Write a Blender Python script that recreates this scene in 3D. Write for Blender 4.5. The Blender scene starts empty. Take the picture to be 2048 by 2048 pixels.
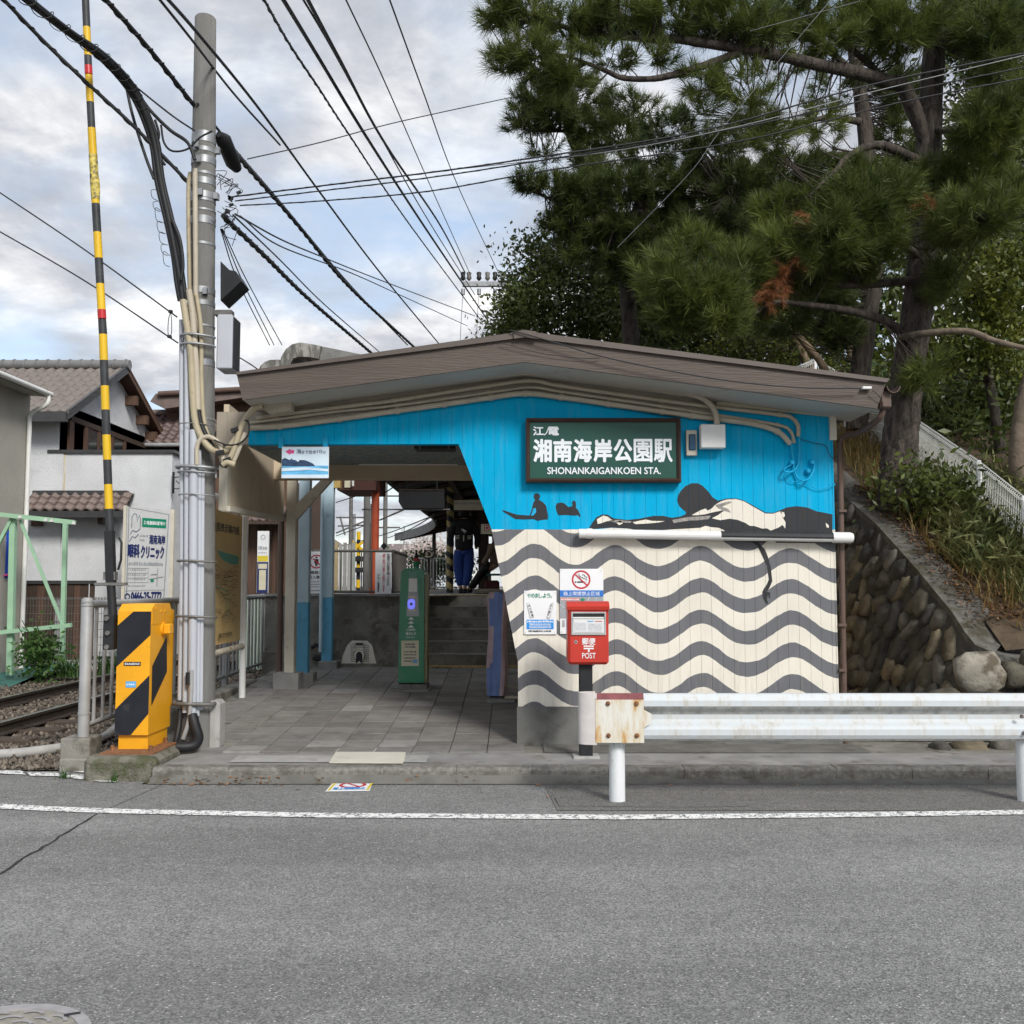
import bpy, math, random
import numpy as np
from mathutils import Vector, Matrix, Euler
from mathutils.geometry import tessellate_polygon
R = math.radians
random.seed(11)
rng = np.random.default_rng(5)
scene = bpy.context.scene
COL = scene.collection

# ------------------------------------------------------------------ camera, sky, sun, exposure
CAMZ, FPX, PITCH = 1.55, 2000.0, R(4.2)
cam_data = bpy.data.cameras.new('camera')
cam_data.sensor_width = 36.0
cam_data.lens = 36.0 * FPX / 2048.0
cam_data.clip_start = 0.05
cam_data.clip_end = 3000.0
cam = bpy.data.objects.new('camera', cam_data)
COL.objects.link(cam)
cam.location = (0, 0, CAMZ)
cam.rotation_euler = (R(90) + PITCH, 0, 0)
scene.camera = cam

SUN_EL, SUN_AZ = R(37), R(152)      # azimuth clockwise from +Y: behind the camera, to the right
world = bpy.data.worlds.new('World')
scene.world = world
world.use_nodes = True
wn, wl = world.node_tree.nodes, world.node_tree.links
wn.clear()
w_out = wn.new('ShaderNodeOutputWorld')
w_bg = wn.new('ShaderNodeBackground')
w_bg.inputs['Strength'].default_value = 0.072
w_sky = wn.new('ShaderNodeTexSky')
w_sky.sky_type = 'NISHITA'
w_sky.sun_disc = False
w_sky.sun_elevation = SUN_EL
w_sky.sun_rotation = SUN_AZ
w_sky.air_density = 1.0
w_sky.dust_density = 1.0
w_tc = wn.new('ShaderNodeTexCoord')
w_sep = wn.new('ShaderNodeSeparateXYZ')
wl.new(w_tc.outputs['Generated'], w_sep.inputs[0])
def wmath(op, a, b=None, clamp=False):
    n = wn.new('ShaderNodeMath'); n.operation = op; n.use_clamp = clamp
    for i, v in enumerate((a, b)):
        if v is None: continue
        if isinstance(v, (int, float)): n.inputs[i].default_value = v
        else: wl.new(v, n.inputs[i])
    return n.outputs[0]
zc = wmath('ADD', wmath('MAXIMUM', w_sep.outputs[2], 0.0), 0.22)
w_comb = wn.new('ShaderNodeCombineXYZ')
wl.new(wmath('DIVIDE', w_sep.outputs[0], zc), w_comb.inputs[0])
wl.new(wmath('DIVIDE', w_sep.outputs[1], zc), w_comb.inputs[1])
def wnoise(scale, detail, rough, off, dist=0.0):
    m = wn.new('ShaderNodeMapping'); m.inputs['Location'].default_value = off
    wl.new(w_comb.outputs[0], m.inputs[0])
    n = wn.new('ShaderNodeTexNoise')
    n.inputs['Scale'].default_value = scale; n.inputs['Detail'].default_value = detail
    n.inputs['Roughness'].default_value = rough; n.inputs['Distortion'].default_value = dist
    wl.new(m.outputs[0], n.inputs['Vector'])
    return n.outputs['Fac']
def wramp(fac, stops):
    r = wn.new('ShaderNodeValToRGB')
    el = r.color_ramp.elements
    while len(el) < len(stops): el.new(0.5)
    for e, (p, c) in zip(el, stops):
        e.position = p; e.color = (c[0], c[1], c[2], 1)
    wl.new(fac, r.inputs[0])
    return r.outputs[0]
cover = wramp(wnoise(1.7, 5, 0.55, (3.0, 1.1, 0)), [(0.36, (0, 0, 0)), (0.54, (1, 1, 1))])
shade = wramp(wnoise(2.9, 7, 0.60, (0.4, 7.3, 2.0), 0.25),
              [(0.36, (4.25, 4.5, 5.05)), (0.47, (5.5, 5.7, 6.15)), (0.57, (7.9, 8.0, 8.2)), (0.67, (11.0, 11.0, 10.8))])
w_blue = wn.new('ShaderNodeMixRGB'); w_blue.blend_type = 'ADD'; w_blue.inputs[0].default_value = 1.0
wl.new(w_sky.outputs[0], w_blue.inputs[1]); w_blue.inputs[2].default_value = (2.7, 3.0, 3.3, 1)
w_mix = wn.new('ShaderNodeMixRGB')
wl.new(cover, w_mix.inputs[0]); wl.new(w_blue.outputs[0], w_mix.inputs[1]); wl.new(shade, w_mix.inputs[2])
wl.new(w_mix.outputs[0], w_bg.inputs['Color'])
wl.new(w_bg.outputs[0], w_out.inputs[0])

sun_data = bpy.data.lights.new('sun', 'SUN')
sun_data.energy = 2.0
sun_data.angle = R(16)
sun_data.color = (1.0, 0.965, 0.91)
sun = bpy.data.objects.new('sun', sun_data)
COL.objects.link(sun)
sdir = Vector((math.sin(SUN_AZ) * math.cos(SUN_EL), math.cos(SUN_AZ) * math.cos(SUN_EL), math.sin(SUN_EL)))
sun.rotation_euler = (-sdir).to_track_quat('-Z', 'Y').to_euler()
sun.location = sdir * 60

scene.view_settings.view_transform = 'Standard'
scene.view_settings.look = 'None'
scene.view_settings.gamma = 1.0
scene.view_settings.use_curve_mapping = False
scene.view_settings.exposure = 0.7
try:
    scene.cycles.max_bounces = 4
    scene.cycles.diffuse_bounces = 3
    scene.cycles.glossy_bounces = 2
    scene.cycles.caustics_reflective = False
    scene.cycles.caustics_refractive = False
    scene.cycles.transparent_max_bounces = 8
    scene.cycles.use_denoising = True
    scene.cycles.use_adaptive_sampling = True
    scene.cycles.adaptive_threshold = 0.03
    world.cycles.sampling_method = 'MANUAL'
    world.cycles.sample_map_resolution = 256
except Exception:
    pass

# ------------------------------------------------------------------ helpers
CT, ST = math.cos(PITCH), math.sin(PITCH)
def at(x, y, Y):
    """world point at depth Y seen at photograph pixel (x, y) of 2048"""
    u, v = (x - 1024) / FPX, (1024 - y) / FPX
    t = Y / (CT - v * ST)
    return Vector((t * u, Y, CAMZ + t * (ST + v * CT)))
def gnd(x, y, Z=0.0):
    u, v = (x - 1024) / FPX, (1024 - y) / FPX
    t = (Z - CAMZ) / (ST + v * CT)
    return Vector((t * u, t * (CT - v * ST), Z))
def floorZ(Y):
    return 0.12 + max(0.0, Y - 9.2) * 0.054
V3 = Vector
W = {}
def srgb(r, g, b):
    f = lambda c: (c / 255.0 / 12.92) if c / 255.0 <= 0.04045 else ((c / 255.0 + 0.055) / 1.055) ** 2.4
    return (f(r), f(g), f(b))

def _nodes(name):
    m = bpy.data.materials.new(name); m.use_nodes = True
    nt = m.node_tree
    return m, nt, nt.nodes, nt.links, nt.nodes['Principled BSDF']
def mat(name, col, rough=0.6, metal=0.0, var=0.12, scale=6.0, bump=0.0, bscale=40.0, dirt=None, dscale=2.0, dth=0.55, spec=0.4, island=0.0, stretch=(1, 1, 1), detail=3):
    """procedural material: base colour with noise variation, optional dirt blotches and fine bump (world space)"""
    m, nt, N, L, P = _nodes(name)
    P.inputs['Roughness'].default_value = rough
    P.inputs['Metallic'].default_value = metal
    P.inputs['Specular IOR Level'].default_value = spec
    geo = N.new('ShaderNodeNewGeometry')
    mp = N.new('ShaderNodeMapping'); mp.inputs['Scale'].default_value = stretch
    L.new(geo.outputs['Position'], mp.inputs[0])
    n1 = N.new('ShaderNodeTexNoise'); n1.inputs['Scale'].default_value = scale; n1.inputs['Detail'].default_value = detail
    L.new(mp.outputs[0], n1.inputs['Vector'])
    mr = N.new('ShaderNodeMapRange'); mr.inputs[1].default_value = 0.3; mr.inputs[2].default_value = 0.7
    mr.inputs[3].default_value = 1 - var; mr.inputs[4].default_value = 1 + var
    L.new(n1.outputs['Fac'], mr.inputs[0])
    fac = mr.outputs[0]
    if island:
        ir = N.new('ShaderNodeMapRange'); ir.inputs[3].default_value = 1 - island; ir.inputs[4].default_value = 1 + island
        L.new(geo.outputs['Random Per Island'], ir.inputs[0])
        mm = N.new('ShaderNodeMath'); mm.operation = 'MULTIPLY'
        L.new(fac, mm.inputs[0]); L.new(ir.outputs[0], mm.inputs[1]); fac = mm.outputs[0]
    vm = N.new('ShaderNodeVectorMath'); vm.operation = 'SCALE'
    vm.inputs[0].default_value = col
    L.new(fac, vm.inputs['Scale'])
    out = vm.outputs[0]
    if dirt is not None:
        n2 = N.new('ShaderNodeTexNoise'); n2.inputs['Scale'].default_value = dscale; n2.inputs['Detail'].default_value = 5; n2.inputs['Roughness'].default_value = 0.65
        L.new(mp.outputs[0], n2.inputs['Vector'])
        r2 = N.new('ShaderNodeMapRange'); r2.inputs[1].default_value = dth; r2.inputs[2].default_value = dth + 0.13
        L.new(n2.outputs['Fac'], r2.inputs[0])
        mx = N.new('ShaderNodeMixRGB'); L.new(r2.outputs[0], mx.inputs[0]); L.new(out, mx.inputs[1])
        mx.inputs[2].default_value = (*dirt, 1); out = mx.outputs[0]
    L.new(out, P.inputs['Base Color'])
    if bump:
        n3 = N.new('ShaderNodeTexNoise'); n3.inputs['Scale'].default_value = bscale; n3.inputs['Detail'].default_value = 3
        L.new(mp.outputs[0], n3.inputs['Vector'])
        b = N.new('ShaderNodeBump'); b.inputs['Strength'].default_value = bump; b.inputs['Distance'].default_value = 0.02
        L.new(n3.outputs['Fac'], b.inputs['Height']); L.new(b.outputs[0], P.inputs['Normal'])
    return m
def leafmat(name, col, col2, trans=0.3, var=0.45, scale=1.2, rough=0.5):
    m, nt, N, L, P = _nodes(name)
    geo = N.new('ShaderNodeNewGeometry')
    n1 = N.new('ShaderNodeTexNoise'); n1.inputs['Scale'].default_value = scale; n1.inputs['Detail'].default_value = 3
    L.new(geo.outputs['Position'], n1.inputs['Vector'])
    a = N.new('ShaderNodeMath'); a.operation = 'MULTIPLY_ADD'
    L.new(geo.outputs['Random Per Island'], a.inputs[0]); a.inputs[1].default_value = 0.5
    L.new(n1.outputs['Fac'], a.inputs[2])
    r = N.new('ShaderNodeMapRange'); r.inputs[1].default_value = 0.4; r.inputs[2].default_value = 1.1
    L.new(a.outputs[0], r.inputs[0])
    mx = N.new('ShaderNodeMixRGB'); mx.inputs[1].default_value = (*col, 1); mx.inputs[2].default_value = (*col2, 1)
    L.new(r.outputs[0], mx.inputs[0])
    L.new(mx.outputs[0], P.inputs['Base Color'])
    P.inputs['Roughness'].default_value = rough
    P.inputs['Specular IOR Level'].default_value = 0.35
    t = N.new('ShaderNodeBsdfTranslucent'); L.new(mx.outputs[0], t.inputs[0])
    ms = N.new('ShaderNodeMixShader'); ms.inputs[0].default_value = trans
    L.new(P.outputs[0], ms.inputs[1]); L.new(t.outputs[0], ms.inputs[2])
    L.new(ms.outputs[0], N['Material Output'].inputs[0])
    return m

def tag(o, label=None, cat=None, group=None, kind=None):
    if label: o['label'] = label
    if cat: o['category'] = cat
    if group: o['group'] = group
    if kind: o['kind'] = kind
    return o
def thing(name, label, cat, loc, group=None):
    o = bpy.data.objects.new(name, None); COL.objects.link(o)
    o.empty_display_size = 0.1
    o.location = loc; W[o] = Vector(loc)
    return tag(o, label, cat, group)

class MB:
    """collects geometry in world coordinates; build() links it as one mesh object"""
    def __init__(s): s.v = []; s.f = []; s.m = []; s.sm = []
    def add(s, vs, fs, mi=0, smooth=False):
        b = len(s.v); s.v += [tuple(p) for p in vs]
        for f in fs:
            s.f.append(tuple(b + i for i in f)); s.m.append(mi); s.sm.append(smooth)
        return s
    def box(s, x0, x1, y0, y1, z0, z1, mi=0):
        vs = [(x, y, z) for z in (z0, z1) for y in (y0, y1) for x in (x0, x1)]
        return s.add(vs, [(0, 2, 3, 1), (4, 5, 7, 6), (0, 1, 5, 4), (2, 6, 7, 3), (0, 4, 6, 2), (1, 3, 7, 5)], mi)
    def bbox(s, c, e, mi=0, M=None, bev=0.0):
        """box centre c, half sizes e, optional 3x3 rotation, optional chamfer"""
        c = Vector(c)
        if bev <= 0:
            vs = [Vector((x * e[0], y * e[1], z * e[2])) for z in (-1, 1) for y in (-1, 1) for x in (-1, 1)]
            fs = [(0, 2, 3, 1), (4, 5, 7, 6), (0, 1, 5, 4), (2, 6, 7, 3), (0, 4, 6, 2), (1, 3, 7, 5)]
        else:
            vs, fs = cham(e, bev)
        return s.add([c + (M @ p if M else p) for p in vs], fs, mi)
    def poly(s, pts, mi=0):
        tr = tessellate_polygon([[Vector(p) for p in pts]])
        return s.add(pts, [tuple(t) for t in tr], mi)
    def prism(s, pts, d, mi=0, side=None):
        """polygon pts extruded by vector d"""
        d = Vector(d); n = len(pts)
        tr = [tuple(t) for t in tessellate_polygon([[Vector(p) for p in pts]])]
        vs = [Vector(p) for p in pts] + [Vector(p) + d for p in pts]
        s.add(vs, [t for t in tr] + [tuple(n + i for i in reversed(t)) for t in tr], mi)
        s.add(vs, [(i, i + n, (i + 1) % n + n, (i + 1) % n) for i in range(n)], mi if side is None else side)
        return s
    def tube(s, pts, r, n=8, mi=0, cap=True, smooth=True, seam=0.0):
        pts = [Vector(p) for p in pts]
        k = len(pts)
        rs = r if isinstance(r, (list, tuple)) else [r] * k
        ts = []
        for i in range(k):
            a = pts[max(0, i - 1)]; b = pts[min(k - 1, i + 1)]
            t = (b - a); t = t.normalized() if t.length > 1e-9 else Vector((0, 0, 1)); ts.append(t)
        up = Vector((0, 0, 1)) if abs(ts[0].z) < 0.9 else Vector((0, 1, 0))
        nx = ts[0].cross(up).normalized()
        vs = []
        for i in range(k):
            nx = (nx - ts[i] * nx.dot(ts[i])).normalized()
            ny = ts[i].cross(nx)
            for j in range(n):
                a = 2 * math.pi * j / n + seam
                vs.append(pts[i] + (nx * math.cos(a) + ny * math.sin(a)) * rs[i])
        fs = [(i * n + j, i * n + (j + 1) % n, (i + 1) * n + (j + 1) % n, (i + 1) * n + j) for i in range(k - 1) for j in range(n)]
        s.add(vs, fs, mi, smooth)
        if cap:
            s.add(vs[:n], [tuple(reversed(range(n)))], mi); s.add(vs[-n:], [tuple(range(n))], mi)
        return s
    def cyl(s, a, b, r, n=12, mi=0, r2=None):
        return s.tube([a, b], [r, r if r2 is None else r2], n, mi)
    def strip(s, path, w, mi=0):
        """flat ribbon lying horizontally, centred on path, width w"""
        vs, fs = [], []
        for i, p in enumerate(path):
            p = Vector(p)
            t = (Vector(path[min(i + 1, len(path) - 1)]) - Vector(path[max(i - 1, 0)])); t.z = 0; t.normalize()
            nn = Vector((-t.y, t.x, 0)); ww = w[i] if isinstance(w, (list, tuple)) else w
            vs += [p - nn * ww / 2, p + nn * ww / 2]
        fs = [(2 * i, 2 * i + 2, 2 * i + 3, 2 * i + 1) for i in range(len(path) - 1)]
        return s.add(vs, fs, mi)
    def build(s, name, mats, parent=None, **kw):
        me = bpy.data.meshes.new(name)
        base = W[parent] if parent is not None else Vector(kw.pop('loc', (0, 0, 0)))
        me.from_pydata([(p[0] - base.x, p[1] - base.y, p[2] - base.z) for p in s.v], [], s.f)
        for m in (mats if isinstance(mats, (list, tuple)) else [mats]): me.materials.append(m)
        if isinstance(mats, (list, tuple)): me.polygons.foreach_set('material_index', s.m)
        me.polygons.foreach_set('use_smooth', s.sm)
        me.update()
        o = bpy.data.objects.new(name, me); COL.objects.link(o)
        if parent is not None: o.parent = parent
        else: o.location = base
        W[o] = base
        return tag(o, kw.get('label'), kw.get('cat'), kw.get('group'), kw.get('kind'))
def cham(e, b):
    """chamfered box vertices and faces"""
    X, Y, Z = e; b = min(b, X * .99, Y * .99, Z * .99)
    vs = []; idx = {}
    for sx in (-1, 1):
        for sy in (-1, 1):
            for sz in (-1, 1):
                for ax in range(3):
                    p = [sx * (X - b), sy * (Y - b), sz * (Z - b)]
                    p[ax] += (sx, sy, sz)[ax] * b
                    idx[sx, sy, sz, ax] = len(vs); vs.append(Vector(p))
    fs = []
    for ax in range(3):
        o1, o2 = (ax + 1) % 3, (ax + 2) % 3
        for sg in (-1, 1):
            q = []
            for a, c in ((-1, -1), (1, -1), (1, 1), (-1, 1)):
                k = [0, 0, 0]; k[ax] = sg; k[o1] = a; k[o2] = c
                q.append(idx[k[0], k[1], k[2], ax])
            fs.append(tuple(q if sg > 0 else reversed(q)))
        for a in (-1, 1):
            for c in (-1, 1):
                q = []
                for sg in (-1, 1):
                    k = [0, 0, 0]; k[ax] = sg; k[o1] = a; k[o2] = c
                    q.append((idx[k[0], k[1], k[2], o1], idx[k[0], k[1], k[2], o2]))
                fs.append((q[0][0], q[1][0], q[1][1], q[0][1]))
    for sx in (-1, 1):
        for sy in (-1, 1):
            for sz in (-1, 1):
                fs.append(tuple(idx[sx, sy, sz, k] for k in range(3)))
    return vs, fs
def spline(pts, n=8):
    """Catmull-Rom through pts"""
    P = [Vector(p) for p in pts]
    if len(P) < 3:
        return [P[0].lerp(P[-1], i / n) for i in range(n + 1)]
    Q = [P[0] * 2 - P[1]] + P + [P[-1] * 2 - P[-2]]
    out = []
    for i in range(1, len(Q) - 2):
        a, b, c, d = Q[i - 1:i + 3]
        for k in range(n):
            t = k / n
            out.append(0.5 * ((2 * b) + (c - a) * t + (2 * a - 5 * b + 4 * c - d) * t * t + (3 * b - a - 3 * c + d) * t ** 3))
    out.append(P[-1])
    return out
def shared(name, me, parent, loc, rot=None, scale=None, M=None):
    """an object that shares mesh data, placed in the world, child of parent"""
    o = bpy.data.objects.new(name, me); COL.objects.link(o)
    base = W[parent] if parent is not None else Vector((0, 0, 0))
    o.parent = parent
    if M is not None:
        M = M.copy(); M.translation = M.translation - base; o.matrix_basis = M
    else:
        o.location = Vector(loc) - base
        if rot: o.rotation_euler = rot
        if scale: o.scale = scale
    W[o] = base
    return o
def proto(mb, m, name='piece'):
    o = mb.build(name, m); me = o.data; bpy.data.objects.remove(o); return me
_txt = {}
def text_mesh(s, bold=0.0, align='LEFT', lead=1.0):
    key = (s, bold, align, lead)
    if key in _txt: return _txt[key]
    cu = bpy.data.curves.new('lettering', 'FONT'); cu.body = s; cu.offset = bold; cu.resolution_u = 3
    cu.dimensions = '2D'; cu.fill_mode = 'FRONT'; cu.align_x = align; cu.space_line = lead
    ob = bpy.data.objects.new('lettering', cu); COL.objects.link(ob)
    dg = bpy.context.evaluated_depsgraph_get()
    me = bpy.data.meshes.new_from_object(ob.evaluated_get(dg))
    vs = [(v.co.x, v.co.y) for v in me.vertices]; fs = [tuple(p.vertices) for p in me.polygons]
    bpy.data.objects.remove(ob); bpy.data.curves.remove(cu); bpy.data.meshes.remove(me)
    _txt[key] = (vs, fs)
    return vs, fs
class Sign:
    """flat print on a plane: O lower-left corner, U right, V up (both full-size vectors), fractions 0..1"""
    def __init__(s, O, U, V, off=0.002):
        s.O, s.U, s.V = Vector(O), Vector(U), Vector(V)
        s.N = s.U.cross(s.V).normalized(); s.mb = MB(); s.off = off; s.k = 0
    def p(s, x, y, lift=0): return s.O + s.U * x + s.V * y + s.N * (s.off + lift)
    def _l(s): s.k += 1; return s.k * 0.00035
    def poly(s, pts, mi=0):
        l = s._l(); s.mb.poly([s.p(x, y, l) for x, y in pts], mi); return s
    def rect(s, x0, y0, x1, y1, mi=0): return s.poly([(x0, y0), (x1, y0), (x1, y1), (x0, y1)], mi)
    def line(s, pts, w, mi=0):
        """polyline of width w in metres"""
        l = s._l(); ul, vl = s.U.length, s.V.length
        q = [Vector((x * ul, y * vl)) for x, y in pts]; vs = []
        for i, p in enumerate(q):
            t = (q[min(i + 1, len(q) - 1)] - q[max(i - 1, 0)]).normalized(); n = Vector((-t.y, t.x)) * w / 2
            for e in (p - n, p + n): vs.append(s.p(e.x / ul, e.y / vl, l))
        s.mb.add(vs, [(2 * i, 2 * i + 2, 2 * i + 3, 2 * i + 1) for i in range(len(q) - 1)], mi); return s
    def disc(s, cx, cy, r, mi=0, r0=0.0, n=28):
        """disc or ring, radii in metres"""
        l = s._l(); ul, vl = s.U.length, s.V.length
        c = [(math.cos(2 * math.pi * i / n), math.sin(2 * math.pi * i / n)) for i in range(n)]
        o = [s.p(cx + r * a / ul, cy + r * b / vl, l) for a, b in c]
        if r0:
            i_ = [s.p(cx + r0 * a / ul, cy + r0 * b / vl, l) for a, b in c]
            s.mb.add(o + i_, [(i, (i + 1) % n, n + (i + 1) % n, n + i) for i in range(n)], mi)
        else: s.mb.add(o, [tuple(range(n))], mi)
        return s
    def text(s, body, x0, y0, x1, y1, mi=0, bold=0.0, rot=0.0, lead=1.0, align='LEFT', skew=0.0):
        """bold: stroke fattening as a share of the glyph height, laid as shifted copies"""
        vs, fs = text_mesh(body, 0.0, align, lead)
        if not vs: return s
        a0 = min(v[0] for v in vs); a1 = max(v[0] for v in vs); b0 = min(v[1] for v in vs); b1 = max(v[1] for v in vs)
        nl = body.count('\n') + 1
        d = bold * s.V.length * abs(y1 - y0) / nl
        ex, ey = d / s.U.length, d / s.V.length
        x0, x1, y0, y1 = x0 + ex, x1 - ex, y0 + ey, y1 - ey
        l = s._l()
        offs = [(0, 0)] if d <= 0 else [(0, 0)] + [(math.cos(k * math.pi / 4), math.sin(k * math.pi / 4)) for k in range(8)]
        for k, (ox, oy) in enumerate(offs):
            out = []
            for a, b in vs:
                fx = (a - a0) / max(a1 - a0, 1e-6); fy = (b - b0) / max(b1 - b0, 1e-6)
                x, y = x0 + (x1 - x0) * fx + ox * ex, y0 + (y1 - y0) * fy + oy * ey
                if rot:
                    cx, cy = (x0 + x1) / 2, (y0 + y1) / 2; ul, vl = s.U.length, s.V.length
                    dx, dy = (x - cx) * ul, (y - cy) * vl
                    x, y = cx + (dx * math.cos(rot) - dy * math.sin(rot)) / ul, cy + (dx * math.sin(rot) + dy * math.cos(rot)) / vl
                out.append(s.p(x + skew * (y - y0), y, l + k * 0.00003))
            s.mb.add(out, fs, mi)
        return s
    def dashes(s, x0, x1, y, h, mi=0, n=9, gap=0.3, seed=0):
        """a line of print too small to read"""
        rr = random.Random(seed + int(y * 999)); l = s._l(); x = x0; st = (x1 - x0) / n
        vs, fs = [], []
        while x < x1 - st * 0.2:
            w = st * (1 - gap) * rr.uniform(0.6, 1.1); hh = h * rr.uniform(0.7, 1.0)
            b = len(vs); e = min(x + w, x1)
            vs += [s.p(x, y, l), s.p(e, y, l), s.p(e, y + hh, l), s.p(x, y + hh, l)]; fs.append((b, b + 1, b + 2, b + 3)); x += st
        s.mb.add(vs, fs, mi); return s
    def build(s, mats, parent, name='print'): return s.mb.build(name, mats, parent)
def raster(px_list, sx, sy, ox, oy): return [(ox + x * sx, oy + y * sy) for x, y in px_list]
# ------------------------------------------------------------------ materials
M = {}
def asphalt_mat(name, base, spk, blotch=True):
    m, nt, N, L, P = _nodes(name)
    geo = N.new('ShaderNodeNewGeometry')
    def noise(sc, d=4, r=0.6):
        n = N.new('ShaderNodeTexNoise'); n.inputs['Scale'].default_value = sc; n.inputs['Detail'].default_value = d; n.inputs['Roughness'].default_value = r
        L.new(geo.outputs['Position'], n.inputs['Vector']); return n.outputs['Fac']
    def mr(f, a, b, c, d):
        n = N.new('ShaderNodeMapRange'); n.inputs[1].default_value = a; n.inputs[2].default_value = b; n.inputs[3].default_value = c; n.inputs[4].default_value = d
        L.new(f, n.inputs[0]); return n.outputs[0]
    def mul(a, b):
        n = N.new('ShaderNodeMath'); n.operation = 'MULTIPLY'; L.new(a, n.inputs[0]); L.new(b, n.inputs[1]); return n.outputs[0]
    vo = N.new('ShaderNodeTexVoronoi'); vo.inputs['Scale'].default_value = 125.0
    L.new(geo.outputs['Position'], vo.inputs['Vector'])
    sepc = N.new('ShaderNodeSeparateColor'); L.new(vo.outputs['Color'], sepc.inputs[0])
    grain = mr(sepc.outputs[0], 0, 1, 0.58, 1.42)
    f = mul(grain, mr(noise(0.55, 4), 0.3, 0.7, 0.87, 1.12))
    f = mul(f, mr(noise(9, 3), 0.3, 0.7, 0.9, 1.1))
    mpx = N.new('ShaderNodeMapping'); mpx.inputs['Scale'].default_value = (0.12, 1.0, 1.0); L.new(geo.outputs['Position'], mpx.inputs[0])
    nl = N.new('ShaderNodeTexNoise'); nl.inputs['Scale'].default_value = 1.4; nl.inputs['Detail'].default_value = 3; L.new(mpx.outputs[0], nl.inputs['Vector'])
    f = mul(f, mr(nl.outputs['Fac'], 0.35, 0.65, 0.88, 1.10))
    f = mul(f, mr(noise(2.3, 4, 0.7), 0.62, 0.72, 1.0, 0.80))
    vm = N.new('ShaderNodeVectorMath'); vm.operation = 'SCALE'; vm.inputs[0].default_value = base; L.new(f, vm.inputs['Scale'])
    sp = mr(sepc.outputs[1], 0.972, 0.98, 0, 1)
    dist = mr(vo.outputs['Distance'], 0.3, 0.5, 1, 0)
    mx = N.new('ShaderNodeMixRGB'); L.new(mul(sp, dist), mx.inputs[0]); L.new(vm.outputs[0], mx.inputs[1]); mx.inputs[2].default_value = (*spk, 1)
    v2 = N.new('ShaderNodeTexVoronoi'); v2.inputs['Scale'].default_value = 52.0; L.new(geo.outputs['Position'], v2.inputs['Vector'])
    s2 = N.new('ShaderNodeSeparateColor'); L.new(v2.outputs['Color'], s2.inputs[0])
    chip = mul(mr(s2.outputs[1], 0.86, 0.87, 0, 1), mr(v2.outputs['Distance'], 0.20, 0.28, 1, 0))
    dark = mul(mr(s2.outputs[2], 0.80, 0.82, 0, 0.55), mr(v2.outputs['Distance'], 0.25, 0.35, 1, 0))
    m2 = N.new('ShaderNodeMixRGB'); L.new(dark, m2.inputs[0]); L.new(mx.outputs[0], m2.inputs[1]); m2.inputs[2].default_value = (.07, .07, .07, 1)
    m3 = N.new('ShaderNodeMixRGB'); L.new(chip, m3.inputs[0]); L.new(m2.outputs[0], m3.inputs[1]); m3.inputs[2].default_value = (*spk, 1)
    L.new(m3.outputs[0], P.inputs['Base Color'])
    P.inputs['Roughness'].default_value = 0.85; P.inputs['Specular IOR Level'].default_value = 0.3
    b = N.new('ShaderNodeBump'); b.inputs['Strength'].default_value = 0.55; b.inputs['Distance'].default_value = 0.006
    L.new(vo.outputs['Distance'], b.inputs['Height']); L.new(b.outputs[0], P.inputs['Normal'])
    return m
M['asphalt'] = asphalt_mat('asphalt', (0.205, 0.204, 0.199), (0.5, 0.49, 0.46))
M['asphalt_side'] = asphalt_mat('worn_asphalt', (0.155, 0.15, 0.14), (0.34, 0.33, 0.3))
M['gutter'] = mat('gutter_concrete', (0.15, 0.145, 0.13), 0.9, var=0.22, scale=5, bump=0.5, bscale=120, dirt=(0.09, 0.08, 0.06), dscale=3)
M['kerb'] = mat('kerb_concrete', (0.20, 0.19, 0.17), 0.9, var=0.3, scale=30, bump=0.6, bscale=90, dirt=(0.125, 0.115, 0.10), dscale=6, dth=0.5)
M['concrete'] = mat('concrete', (0.25, 0.245, 0.235), 0.85, var=0.2, scale=4, bump=0.4, bscale=70, dirt=(0.13, 0.12, 0.1), dscale=3, dth=0.56)
M['concrete_dark'] = mat('stained_concrete', (0.21, 0.20, 0.175), 0.9, var=0.25, scale=3, bump=0.4, bscale=50, dirt=(0.12, 0.11, 0.09), dscale=4, dth=0.5)
M['concrete_light'] = mat('light_concrete', (0.36, 0.355, 0.34), 0.8, var=0.15, scale=6, bump=0.25, bscale=90, dirt=(0.22, 0.21, 0.19), dscale=5, dth=0.58)
M['mossy'] = mat('mossy_concrete', (0.17, 0.16, 0.13), 0.95, var=0.3, scale=9, bump=0.8, bscale=60, dirt=(0.08, 0.085, 0.045), dscale=5, dth=0.48)
M['plinth'] = mat('plinth_render', (0.15, 0.15, 0.14), 0.9, var=0.18, scale=3, bump=0.3, bscale=80, dirt=(0.09, 0.085, 0.075), dscale=2.5, dth=0.52)
M['ground'] = mat('bare_ground', (0.13, 0.115, 0.09), 0.95, var=0.3, scale=2, bump=0.5, bscale=20)
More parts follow.
